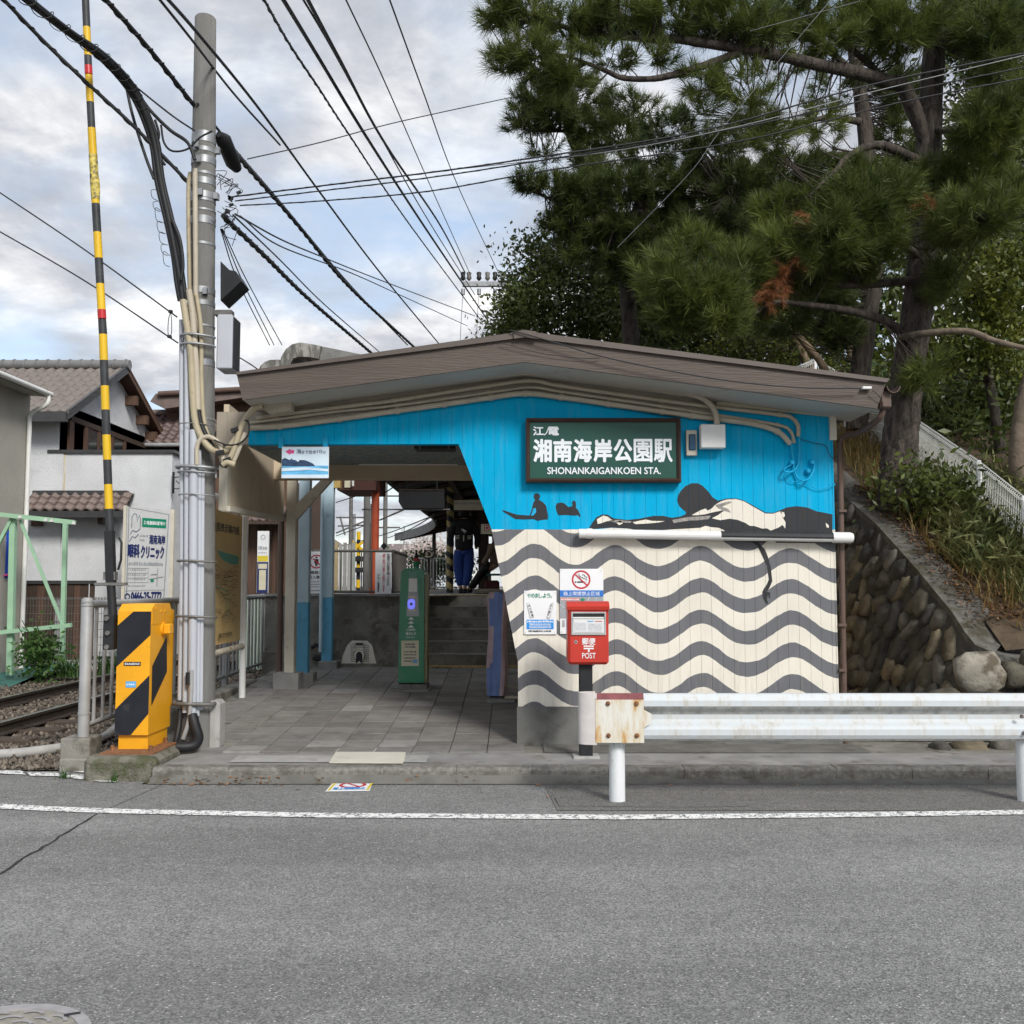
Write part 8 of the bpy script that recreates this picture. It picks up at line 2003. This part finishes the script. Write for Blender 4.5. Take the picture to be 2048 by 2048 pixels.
# the big pale boulder at the corner
c_ = at(1957, 1345, 9.12); Mx = Matrix.Translation(c_) @ Matrix.Diagonal((.19, .12, .19, 1)); pal = stone_mesh(77, mat('pale_boulder', (.27, .25, .205), .85, var=.2, scale=7, bump=.5, bscale=25, dirt=(.10, .08, .055), dscale=4, dth=.5)); o = shared('stone', pal, sw, None, M=Mx); o['label'] = 'large pale boulder at the wall corner'
for px, py, w_, h_ in ((2030, 1350, .13, .12), (2075, 1340, .16, .17), (1890, 1395, .12, .09), (1985, 1395, .12, .07)):
    c_ = at(px, py, 9.14); shared('stone', STN[(px) % 15], sw, None, M=Matrix.Translation(c_) @ Matrix.Diagonal((w_, .1, h_, 1)))
# rocks at the pavement edge under the guard rail
for i, (px, py, w_, h_, k) in enumerate(((1880, 1500, .10, .07, 1), (1940, 1500, .17, .09, 2), (2010, 1495, .13, .1, 4), (2045, 1500, .1, .08, 0))):
    c_ = at(px, py, 9.0); shared('stone', STN[k], sw, None, M=Matrix.Translation(c_) @ Matrix.Diagonal((w_, .1, h_, 1)))

# white mesh fence on the slope
hf = thing('slope_fence', 'white wire mesh fence stepping down the slope behind the pine', 'fence', (5.6, 12, 2.2))
def slope_panel(a_, c_, za, zc, h, parent):
    b = MB(); a_, c_ = V3(a_), V3(c_); n = int((c_ - a_).length / .042); r = .0045
    for i in range(n + 1):
        f_ = i / n; q = a_.lerp(c_, f_); q.z = za + (zc - za) * f_
        b.tube([q, q + V3((0, 0, h - .04)), q + V3((.03, 0, h - .01)), q + V3((0, 0, h + .02)), q + V3((-.03, 0, h - .01))], r, 3, cap=False, smooth=False)
    for k in range(8):
        z = h * k / 7.4; b.tube([V3((a_.x - .005, a_.y, za + z)), V3((c_.x - .005, c_.y, zc + z))], r * 1.25, 4, cap=False, smooth=False)
    for dx, dz in ((.03, -.01), (-.03, -.01), (0, .02)): b.tube([V3((a_.x + dx, a_.y, za + h + dz)), V3((c_.x + dx, c_.y, zc + h + dz))], r * 1.4, 4, cap=False, smooth=False)
    o = b.build('wire_panel', M['mesh_white'], parent); o['kind'] = 'stuff'
def fpost(px, ytop, Y, h):
    t_ = at(px, ytop, Y); MB().tube([t_ - V3((0, 0, h + .35)), t_ - V3((0, 0, .01)), t_], [.03, .03, .022], 10).build('post', M['white_paint'], hf); return t_
H1 = 1.02
pts = [(1690, 768, 17.0), (1722, 812, 16.0), (1826, 833, 14.2), (1957, 921, 12.0), (2047, 992, 11.0), (2160, 1070, 10.2)]
P_ = [fpost(px, yt, Y, H1) for px, yt, Y in pts]
for p, q in ((P_[0], P_[1]), (P_[1], P_[2]), (P_[2], P_[3]), (P_[3], P_[4]), (P_[4], P_[5])): slope_panel(p, q, p.z - H1, q.z - H1, H1 - .02, hf)
Pq = [fpost(1595, 735, 19.0, H1), fpost(1630, 720, 19.0, H1), fpost(1670, 742, 19.2, H1)]
for p, q in zip(Pq, Pq[1:]): slope_panel(p, q, p.z - H1, q.z - H1, H1, hf)

# slope vegetation
def on_hill(n, x0, x1, y0, y1):
    X = rng.uniform(x0, x1, n); Y = rng.uniform(y0, y1, n); return np.stack([X, Y, np.array([hillZ(x, y) for x, y in zip(X, Y)])], 1)
base_ = on_hill(6000, 4.8, 7.5, 10.15, 13.4)
keep = (base_[:, 0] > 4.88 + .18 * np.sin(base_[:, 1] * 5)) & (rng.uniform(0, 1, len(base_)) < np.clip((base_[:, 1] - 9.9) / .6, .12, 1))
v, f = blades(int(keep.sum()), base_[keep], (.22, .52), (.009, .019), (.5, 1.3)); np_mesh('bamboo_grass', v, f, M['sasa'], label='dense green bamboo grass on the slope before the white fence', cat='grass', kind='stuff')
base_ = on_hill(2600, 4.85, 7.5, 10.3, 13.4); pos = base_ + np.array([0, 0, 1]) * rng.uniform(.03, .38, (len(base_), 1))
v, f = leaf_cloud(len(base_), pos, (.10, .22), (.07, .12), -.1); np_mesh('bamboo_leaves', v, f, M['sasa'], label='strap shaped bamboo grass leaves drooping over the slope', cat='leaves', kind='stuff')
base_ = np.concatenate([on_hill(1800, 4.85, 6.2, 12.6, 16.0), on_hill(520, 4.9, 7.5, 9.75, 10.5), on_hill(160, 4.66, 4.9, 9.9, 13.5)])
v, f = blades(len(base_), base_, (.18, .55), (.004, .008), (.3, 1.0)); np_mesh('dry_grass', v, f, M['dry'], label='dry yellow grass on the slope left of the pine trunk and along the coping', cat='grass', kind='stuff')
base_ = on_hill(6500, 6.0, 14, 12.5, 20); pos = base_ + np.array([0, 0, 1]) * rng.uniform(.05, 1.0, (len(base_), 1))
v, f = leaf_cloud(len(base_), pos, (.10, .24), (.10, .2), .2); np_mesh('undergrowth', v, f, M['leaf'], label='dark leafy undergrowth behind the white slope fence', cat='shrubs', kind='stuff')
pos = np.concatenate([on_hill(2200, 4.58, 5.1, 9.9, 13.5), on_hill(500, 5.0, 7, 9.6, 10.6), on_hill(700, 4.46, 4.8, 9.8, 13.5)]); pos[:, 2] += np.where(pos[:, 0] < 4.8, .065, .02)
d = rng.normal(0, 1, (len(pos), 3)) * np.array([1, 1, .25]); d /= np.linalg.norm(d, axis=1, keepdims=True); s_ = np.cross(d, np.array([0, 0, 1.0])); l = rng.uniform(.03, .075, (len(pos), 1))
v = np.stack([pos, pos + d * l * .5 + s_ * l * .22, pos + d * l, pos + d * l * .5 - s_ * l * .22], 1).reshape(-1, 3); np_mesh('leaf_litter', v, np.arange(len(pos) * 4).reshape(-1, 4), M['litter'], label='reddish fallen leaves along the wall coping', cat='leaves', kind='stuff')
c_ = at(1835, 960, 12.0); t = thing('slope_shrub', 'dark broadleaf shrub at the foot of the big pine', 'shrub', (c_.x, 12.0, hillZ(c_.x, 12)))
pos = np.array([c_.x + .12, 12.0, hillZ(c_.x, 12) + .42]) + rng.normal(0, 1, (1100, 3)) * np.array([.30, .25, .17]); v, f = leaf_cloud(1100, pos, (.07, .14), (.16, .26), .1); np_mesh('foliage', v, f, M['leaf'], t)
b = MB()
for k in range(8): q = V3((c_.x + .1, 12, hillZ(c_.x, 12))); b.tube(spline([q, q + V3((random.uniform(-.3, .4), random.uniform(-.2, .2), .3)), q + V3((random.uniform(-.5, .6), random.uniform(-.3, .3), random.uniform(.4, .7)))], 3), .009, 4)
b.build('stems', M['twig'], t)

# ------------------------------------------------------------------ trees
def tufts(pos, axis, L_, K, w, spread, rs):
    """pine tufts: K needles each, single thin triangles radiating round the axis"""
    n = len(pos); ax = axis / np.linalg.norm(axis, axis=1, keepdims=True)
    d = rs.normal(0, 1, (n, K, 3)); d /= np.linalg.norm(d, axis=2, keepdims=True); d = d * spread + ax[:, None, :] * rs.uniform(.35, 1.1, (n, K, 1)); d /= np.linalg.norm(d, axis=2, keepdims=True)
    l = (rs.uniform(.75, 1.1, (n, K, 1)) * (L_[:, None, None] if np.ndim(L_) else L_))
    st = pos[:, None, :] + ax[:, None, :] * rs.uniform(-.12, .06, (n, K, 1)) + d * .012
    t = np.cross(d, rs.normal(0, 1, (n, K, 3))); t /= np.linalg.norm(t, axis=2, keepdims=True)
    v = np.stack([st - t * w, st + t * w, st + d * l - np.array([0, 0, .12]) * l * l], 2).reshape(-1, 3)
    return v, np.arange(len(v)).reshape(-1, 3)
def pads(specs, rs, dens=1.0):
    """foliage pads given as (px, py, rx, ry, Y[, density]): positions and shoot axes"""
    Ps, As = [], []
    for sp in specs:
        px, py, rx, ry, Y = sp[:5]; dn = sp[5] if len(sp) > 5 else 1.0
        c_ = np.array(at(px, py, Y)); sx, sz = rx * Y / FPX, ry * Y / FPX; sy = max(.35, .75 * sx)
        n = int(54 * dn * dens * (sx * sz * 4) / .36 + 8)
        u = rs.normal(0, 1, (n, 3)); u /= np.linalg.norm(u, axis=1, keepdims=True); r = rs.uniform(.25, 1, (n, 1)) ** .5
        wob = 1 + .25 * np.sin(u[:, :1] * 7 + px) * np.cos(u[:, 2:] * 6 + py)
        p = c_ + u * r * wob * np.array([sx, sy, sz])
        a_ = u * np.array([1, 1, .6]) + np.array([0, 0, .55]) + rs.normal(0, .25, (n, 3)); Ps.append(p); As.append(a_)
    return np.concatenate(Ps), np.concatenate(As)
def limb(pts, r0, r1, m, parent, name='branch', n=5, rough=.0):
    P_ = spline([at(*p) if len(p) == 3 else V3(p) for p in pts], n); k = len(P_)
    if rough: P_ = [p + V3((random.uniform(-rough, rough), random.uniform(-rough, rough), random.uniform(-rough, rough))) for p in P_]
    MB().tube(P_, [(r0 + (r1 - r0) * i / (k - 1)) * random.uniform(.94, 1.06) for i in range(k)], 9).build(name, m, parent); return P_
def twigs(limbs, P, frac_, parent, rs, r=.009, maxd=1.3):
    """fine branches from the limbs to the foliage"""
    pts = np.array([tuple(p) for l in limbs for p in l]); b = MB(); idx = rs.permutation(len(P))[:int(len(P) * frac_)]
    for i in idx:
        d = np.linalg.norm(pts - P[i], axis=1); k = int(np.argmin(d + rs.uniform(0, .25, len(d))))
        if d[k] > maxd: continue
        a_, c_ = V3(pts[k]), V3(P[i]); m_ = a_.lerp(c_, .55) + V3((rs.uniform(-.06, .06), rs.uniform(-.06, .06), rs.uniform(-.12, .02)))
        b.tube([a_, m_, c_], [r * 1.2, r * .8, r * .4], 4, cap=False, smooth=False)
    o = b.build('twigs', M['twig'], parent); o['kind'] = 'stuff'; return o
rsA = np.random.default_rng(8)
TA = 12.5
pa_ = thing('pine_tree', 'tall pine with thick dark trunk leaning right beside the station roof', 'tree', tuple(at(1793, 1005, TA)), 'pines on the slope')
trunkA = [(1788, 1060, TA), (1793, 1000, TA), (1799, 900, TA), (1812, 770, TA), (1836, 610, TA), (1848, 460, TA), (1856, 310, TA), (1866, 130, TA), (1885, -40, TA), (1900, -160, TA)]
P_ = spline([at(*p) for p in trunkA], 14); k = len(P_)
tb = MB(); rad = [.255 - .145 * (i / (k - 1)) ** .9 + (.07 * max(0, 1 - i / 14.0) ** 2) for i in range(k)]
seg = 26; vs = []
for i, p in enumerate(P_):
    for j in range(seg):
        a_ = 2 * math.pi * j / seg; rr_ = rad[i] * (1 + .045 * math.sin(9 * a_ + i * .7) + .03 * math.sin(17 * a_ - i * 1.9) + random.uniform(-.03, .03)); vs.append(p + V3((math.cos(a_) * rr_, math.sin(a_) * rr_, 0)))
tb.add(vs, [(i * seg + j, i * seg + (j + 1) % seg, (i + 1) * seg + (j + 1) % seg, (i + 1) * seg + j) for i in range(k - 1) for j in range(seg)], 0, False); tb.build('trunk', M['bark'], pa_)
LA = []
LA.append(limb([(1858, 300, TA), (1810, 180, 12.3), (1774, 164, 12.1), (1711, 145, 11.8), (1636, 130, 11.5), (1573, 115, 11.3), (1495, 100, 11.1), (1409, 87, 11.0), (1347, 78, 11), (1282, 78, 11), (1174, 65, 11), (1080, 40, 11)], .10, .025, M['bark'], pa_))
LA.append(limb([(1480, 105, 11.1), (1420, 127, 11), (1376, 141, 10.9), (1337, 152, 10.9), (1300, 158, 10.9), (1246, 156, 10.9), (1210, 141, 10.9), (1174, 127, 11), (1120, 110, 11), (1040, 120, 11)], .05, .014, M['bark'], pa_))
LA.append(limb([(1845, 328, TA), (1785, 298, 12.2), (1741, 291, 12), (1692, 317, 11.8), (1670, 343, 11.7), (1620, 390, 11.6)], .07, .02, M['bark'], pa_))
LA.append(limb([(1842, 520, TA), (1790, 470, 12), (1740, 440, 11.7), (1680, 420, 11.5)], .05, .02, M['bark'], pa_))
LA.append(limb([(1845, 420, TA), (1900, 420, 12), (1960, 440, 11.5), (2030, 430, 11.2)], .05, .02, M['bark'], pa_))
LA.append(limb([(1860, 260, TA), (1920, 260, 12), (1990, 240, 11.7), (2060, 230, 11.5)], .05, .02, M['bark'], pa_))
LA.append(limb([(1868, 90, TA), (1800, 40, 12.2), (1750, 20, 12), (1660, -20, 11.8)], .08, .03, M['bark'], pa_))
LA.append(limb([(1800, 660, TA), (1767, 641, 12.3), (1700, 622, 12), (1659, 615, 11.8), (1600, 608, 11.6), (1554, 604, 11.5), (1517, 619, 11.4)], .06, .02, M['bark'], pa_))
LA.append(limb([(1838, 560, TA), (1700, 570, 12), (1560, 560, 11.6), (1440, 570, 11.3)], .06, .02, M['bark'], pa_))
o_ = limb([(1800, 676, 12.4), (1852, 667, 12.1), (1934, 663, 11.8), (1990, 682, 11.6), (2060, 699, 11.4)], .05, .03, M['bark_dead'], pa_, 'dead_branch')
LA.append(limb([(1770, 168, 12.1), (1730, 120, 12), (1640, 60, 11.8), (1560, 30, 11.6)], .05, .02, M['bark'], pa_))
spA = [(1720, 430, 100, 75, 11.5, 1.2), (1660, 480, 75, 55, 11.3, 1.1), (1780, 385, 60, 40, 11.7), (1720, 355, 70, 30, 11.8), (1955, 430, 90, 55, 11.2, 1.1), (2030, 400, 50, 50, 11.3), (1900, 470, 40, 35, 11.6),
       (1975, 250, 80, 55, 11.6), (2040, 215, 60, 45, 11.6), (1990, 60, 80, 70, 11.9, .9), (1790, 60, 80, 55, 11.8), (1725, 35, 70, 50, 11.9), (1660, 75, 55, 40, 11.6, .8), (1600, 30, 80, 50, 11.6, .9),
       (1060, 25, 75, 35, 11, .9), (1000, 30, 42, 26, 11, .8), (1140, 55, 70, 40, 11, .9), (1235, 30, 90, 45, 11), (1340, 35, 90, 45, 11), (1450, 40, 90, 50, 11.1), (1520, 70, 60, 45, 11.1, .8),
       (1010, 115, 38, 28, 11, .8), (1070, 120, 60, 40, 10.9, .9), (1130, 150, 50, 40, 10.9, .8), (1210, 110, 60, 30, 10.9, .3), (1300, 110, 60, 25, 10.9, .22), (1400, 160, 60, 40, 11, .35), (1480, 180, 60, 40, 11, .45),
       (1400, 590, 90, 55, 11.2, 1.2), (1330, 560, 60, 45, 11.3), (1480, 540, 70, 50, 11.5), (1560, 500, 60, 45, 11.6), (1440, 640, 60, 30, 11.2), (1850, 745, 34, 45, 11.9, .8), (1600, 420, 60, 40, 11.9), (1380, 500, 80, 40, 11.6, 1.0), (1540, 270, 60, 40, 11.8, .4), (1640, 240, 50, 45, 11.9, .35), (1860, 20, 60, 40, 11.8, .8), (1600, 550, 70, 50, 11.9, .9), (1500, 610, 60, 40, 11.7), (1350, 630, 70, 40, 11.4), (1690, 540, 60, 40, 12, .9), (1750, 500, 60, 45, 11.8), (1890, 560, 40, 40, 12, .7), (1960, 340, 70, 40, 12, .8), (1870, 350, 40, 40, 12.2, .6), (2000, 150, 60, 40, 11.9, .8), (1550, 430, 60, 40, 12, .8)]
PA_, AA_ = pads(spA, rsA)
v, f = tufts(PA_, AA_, rsA.uniform(.16, .23, len(PA_)), 72, .0042, .62, rsA); np_mesh('crown', v, f, M['needle'], pa_)
twigs(LA, PA_, .5, pa_, rsA)
dp_, da_ = pads([(1556, 570, 22, 36, 11.4, 1.2), (1528, 600, 18, 16, 11.4, 1.2), (1590, 535, 14, 18, 11.5), (1850, 420, 14, 14, 11.4, .7), (1600, 450, 14, 14, 11.4, .7)], rsA)
v, f = tufts(dp_, da_ - np.array([.5, 0, 1.2]), .12, 70, .0022, .4, rsA); o = np_mesh('dead_needles', v, f, M['needle_dead'], pa_); o['label'] = 'rust brown dead needles on the low branch'
# second pine
rsB = np.random.default_rng(9)
pb_ = thing('pine_tree', 'slimmer dark pine trunk just left of the thick pine', 'tree', tuple(at(1715, 800, 15.5)), 'pines on the slope')
LB = [limb([(1712, 860, 15.5), (1725, 700, 15.5), (1745, 560, 15.5), (1738, 420, 15.5), (1733, 291, 15.5), (1722, 200, 15.5), (1708, 100, 15.5), (1690, -60, 15.5)], .17, .09, M['bark'], pb_, 'trunk')]
LB.append(limb([(1728, 245, 15.5), (1660, 235, 15.2), (1600, 245, 15), (1540, 240, 14.8)], .06, .02, M['bark'], pb_)); LB.append(limb([(1735, 310, 15.5), (1660, 308, 15.2), (1600, 315, 15)], .05, .02, M['bark'], pb_)); LB.append(limb([(1745, 480, 15.5), (1640, 400, 15), (1540, 380, 14.6), (1460, 390, 14.4)], .06, .02, M['bark'], pb_)); LB.append(limb([(1715, 150, 15.5), (1640, 90, 15.2), (1560, 60, 15)], .06, .02, M['bark'], pb_))
spB = [(1560, 350, 80, 45, 14.6, .9), (1480, 370, 70, 45, 14.5, .9), (1640, 340, 60, 40, 15, .7), (1560, 130, 60, 40, 15, .22), (1660, 170, 60, 40, 15.2, .25), (1500, 260, 60, 35, 14.8, .6), (1420, 300, 70, 45, 14.6, .8), (1800, 180, 60, 60, 15.6, .7), (1780, 260, 40, 40, 15.6, .6), (1440, 450, 90, 40, 14.4, .9), (1400, 220, 50, 35, 14.8, .25), (1330, 260, 60, 30, 14.8, .55), (1650, 580, 70, 50, 15, .8), (1560, 640, 70, 40, 15, .7), (1380, 370, 70, 45, 14.8, .8), (1620, 400, 80, 50, 15.2, .8), (1450, 520, 90, 50, 15, .9), (1700, 480, 70, 50, 15.4, .8), (1680, 660, 60, 40, 15.2, .7), (1820, 330, 50, 60, 15.8, .7)]
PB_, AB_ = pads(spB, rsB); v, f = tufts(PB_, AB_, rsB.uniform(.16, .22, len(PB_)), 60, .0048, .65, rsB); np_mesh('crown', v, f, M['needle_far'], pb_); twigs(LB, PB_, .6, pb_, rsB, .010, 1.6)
# third pine on the left
rsC = np.random.default_rng(10)
pc_ = thing('pine_tree', 'leftmost pine rising behind the roof with long drooping branch', 'tree', tuple(at(1270, 760, 16.5)), 'pines on the slope')
LC = [limb([(1275, 860, 16.5), (1262, 680, 16.5), (1245, 520, 16.5), (1205, 400, 16.5), (1172, 350, 16.5), (1152, 300, 16.5), (1134, 250, 16.5), (1128, 180, 16.5)], .15, .05, M['bark'], pc_, 'trunk')]
LC.append(limb([(1240, 500, 16.5), (1402, 424, 16), (1347, 424, 15.5), (1282, 424, 15), (1246, 431, 15), (1192, 420, 15), (1152, 413, 15), (1101, 398, 15), (1050, 375, 15)], .05, .015, M['bark'], pc_)) if False else LC.append(limb([(1420, 430, 15.5), (1347, 424, 15.2), (1282, 424, 15), (1246, 431, 15), (1192, 420, 15), (1152, 413, 15), (1101, 398, 15), (1045, 372, 15)], .07, .015, M['bark'], pc_))
LC.append(limb([(1140, 262, 16.5), (1100, 262, 16.2), (1060, 262, 16), (1035, 250, 16)], .03, .01, M['bark'], pc_)); LC.append(limb([(1150, 295, 16.5), (1220, 250, 16.2), (1300, 230, 16)], .04, .015, M['bark'], pc_))
spC = [(1080, 195, 55, 30, 16, 1.0), (1050, 235, 42, 28, 16, .8), (1110, 225, 50, 32, 16, .9), (1160, 190, 60, 35, 16.2, .7), (1175, 300, 40, 45, 16.2, .8), (1165, 250, 35, 30, 16.2, .7), (1240, 270, 60, 40, 16, .7), (1060, 362, 38, 16, 15, .9), (1110, 375, 55, 24, 15, 1.0), (1170, 385, 60, 35, 15, 1.0), (1250, 380, 70, 40, 15, 1.0), (1200, 345, 45, 25, 15.4, .8), (1330, 380, 70, 45, 15, 1.0), (1150, 440, 70, 30, 15.2, 1.0), (1230, 460, 80, 35, 15.2, 1.0), (1320, 470, 80, 40, 15.2, 1.0), (1120, 455, 42, 22, 15.4, .8), (1300, 310, 60, 35, 15.6, .7), (1270, 210, 60, 30, 16, .25), (1180, 500, 70, 35, 15.4, .9), (1260, 530, 80, 40, 15.4, .9), (1350, 540, 70, 40, 15.4, .9), (1390, 440, 60, 40, 15, .9), (1210, 230, 50, 30, 16.2, .7), (1090, 300, 40, 25, 16.2, .2)]
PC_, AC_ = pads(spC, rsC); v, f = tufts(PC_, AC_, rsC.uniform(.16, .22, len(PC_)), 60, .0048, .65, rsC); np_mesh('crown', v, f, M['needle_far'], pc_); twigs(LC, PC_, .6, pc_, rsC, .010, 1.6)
# broadleaf evergreens
def broad(label, trunk, r0, crowns, m, seed, leaf, nclump, per, spread, tm='bark', grp='evergreen trees on the slope'):
    rs = np.random.default_rng(seed); t = thing('evergreen_tree', label, 'tree', tuple(at(*trunk[0])), grp)
    lm = [limb(trunk, r0, r0 * .4, M[tm], t, 'trunk')]; cs = []
    for (px, py, rx, ry, Y) in crowns:
        c_ = np.array(at(px, py, Y)); sx, sz = rx * Y / FPX, ry * Y / FPX; n = int(nclump * sx * sz) + 4
        u = rs.normal(0, 1, (n, 3)); u /= np.linalg.norm(u, axis=1, keepdims=True); cs.append(c_ + u * rs.uniform(.3, 1, (n, 1)) ** .45 * np.array([sx, max(.5, .7 * sx), sz]))
    C_ = np.concatenate(cs); n = len(C_)
    sz_ = rs.uniform(.6, 1.4, (n, 1, 1)); pos = (C_[:, None, :] + rs.normal(0, 1, (n, per, 3)) * np.array([spread, spread, spread * .65]) * sz_).reshape(-1, 3)
    v, f = leaf_cloud(len(pos), pos, leaf, (.18, .3), .1, rs); np_mesh('crown', v, f, M[m], t); twigs(lm, C_, .8, t, rs, .018, 3.0); return t
broad('round bushy evergreen behind the left part of the roof ridge', [(1180, 900, 18.5), (1185, 740, 18.5), (1190, 640, 18.3), (1200, 560, 18)], .12, [(1090, 585, 90, 70, 18), (1180, 560, 90, 70, 18.3), (1030, 655, 60, 45, 17.6), (1120, 660, 120, 50, 17.8), (1270, 600, 90, 90, 18.3), (1080, 520, 50, 40, 18.2)], 'leaf', 31, (.07, .125), 36, 190, .24)
broad('dark evergreen in the middle of the slope behind the roof', [(1420, 900, 20), (1430, 740, 20), (1440, 600, 20), (1450, 500, 20)], .16, [(1400, 640, 110, 70, 20), (1500, 600, 110, 90, 20.5), (1330, 660, 90, 55, 19.5), (1440, 500, 120, 60, 20.5), (1600, 560, 90, 80, 20.5)], 'leaf', 32, (.09, .15), 22, 190, .30)
broad('yellow green leafed evergreen right of the thick pine trunk', [(2010, 1000, 14.5), (1995, 860, 14.5), (1975, 740, 14.5), (1965, 600, 14.5)], .10, [(1940, 610, 85, 70, 13.8), (2010, 560, 80, 80, 14), (1900, 690, 60, 55, 13.6), (2000, 700, 80, 60, 13.8), (1930, 520, 60, 50, 14.2)], 'leaf_yellow', 33, (.06, .11), 34, 170, .20)
broad('tall dark evergreen filling the upper right corner', [(1990, 900, 19), (1970, 600, 19), (1960, 350, 19), (1955, 100, 19)], .2, [(1940, 330, 110, 120, 18.5), (2030, 330, 100, 130, 18.5), (1980, 150, 110, 110, 18.7), (2040, 30, 90, 80, 18.5), (1930, 30, 60, 60, 19), (1900, 480, 90, 80, 18.6), (2030, 520, 90, 80, 18.4)], 'leaf', 34, (.09, .16), 22, 200, .32)
broad('dark evergreen low on the slope at the right edge', [(2030, 1000, 16.5), (2020, 880, 16.5), (2010, 800, 16.5)], .12, [(1930, 830, 120, 70, 16), (2030, 800, 100, 100, 16), (1880, 780, 70, 60, 16.3), (1960, 900, 110, 60, 15.6), (1780, 880, 60, 60, 17)], 'leaf', 35, (.08, .14), 20, 160, .28)
broad('dark evergreen with pale twisting trunks behind the right roof end', [(1640, 860, 19.5), (1625, 760, 19.5), (1600, 700, 19.3), (1570, 640, 19)], .13, [(1600, 660, 90, 55, 19.6), (1520, 690, 80, 40, 19.3), (1690, 700, 80, 70, 19.8), (1460, 700, 80, 40, 19)], 'leaf_yellow', 36, (.07, .12), 14, 110, .28, 'bark_tan')
for k, (pts, r0, lab) in enumerate([([(1735, 860, 17.5), (1720, 760, 17.5), (1700, 700, 17.5), (1690, 640, 17.4)], .09, 'pale bent bare trunk just left of the thick pine trunk'), ([(1670, 820, 18), (1650, 740, 18), (1612, 690, 18), (1585, 660, 18)], .08, 'pale leaning bare trunk above the right roof end'), ([(2075, 1010, 12.5), (2042, 960, 12.5), (2040, 880, 12.5), (2052, 800, 12.5), (2075, 720, 12.5)], .15, 'tan trunk cut by the right picture edge behind white fence')]):
    t = thing('bare_trunk', lab, 'tree', tuple(at(*pts[0])), 'bare trunks on the slope'); limb(pts, r0, r0 * .7, M['bark_tan' if k < 2 else 'bark_dead'], t, 'trunk')
# far wood on the hill
rsF = np.random.default_rng(50); n = 16000
pos = np.array([tuple(at(x, y, Y)) for x, y, Y in zip(rsF.uniform(1230, 2200, n), 430 + rsF.uniform(0, 1, n) ** .8 * 500, rsF.uniform(24, 30, n))])
v, f = leaf_cloud(n, pos, (.2, .4), (.2, .35), .1, rsF); np_mesh('far_wood', v, f, M['leaf'], label='dark far wood filling the hillside behind the trees', cat='wood', kind='stuff')
# cherry in blossom far along the platform
rsG = np.random.default_rng(51); t = thing('cherry_tree', 'pale blossoming cherry tree far beyond the platform', 'tree', tuple(at(858, 1180, 46)))
limb([(858, 1180, 46), (856, 1140, 46), (850, 1100, 46)], .15, .06, M['bark'], t, 'trunk')
pos = np.array(at(856, 1105, 46)) + rsG.normal(0, 1, (2600, 3)) * np.array([.55, .8, .36]); v, f = leaf_cloud(2600, pos, (.08, .16), (.3, .5), 0, rsG); np_mesh('crown', v, f, M['blossom'], t)
t = thing('green_hedge', 'green shrubs beyond the far white railing', 'shrub', tuple(at(880, 1150, 40))); pos = np.array(at(875, 1135, 42)) + rsG.normal(0, 1, (1600, 3)) * np.array([.8, .6, .35]); v, f = leaf_cloud(1600, pos, (.1, .2), (.25, .4), 0, rsG); np_mesh('foliage', v, f, M['weed'], t)
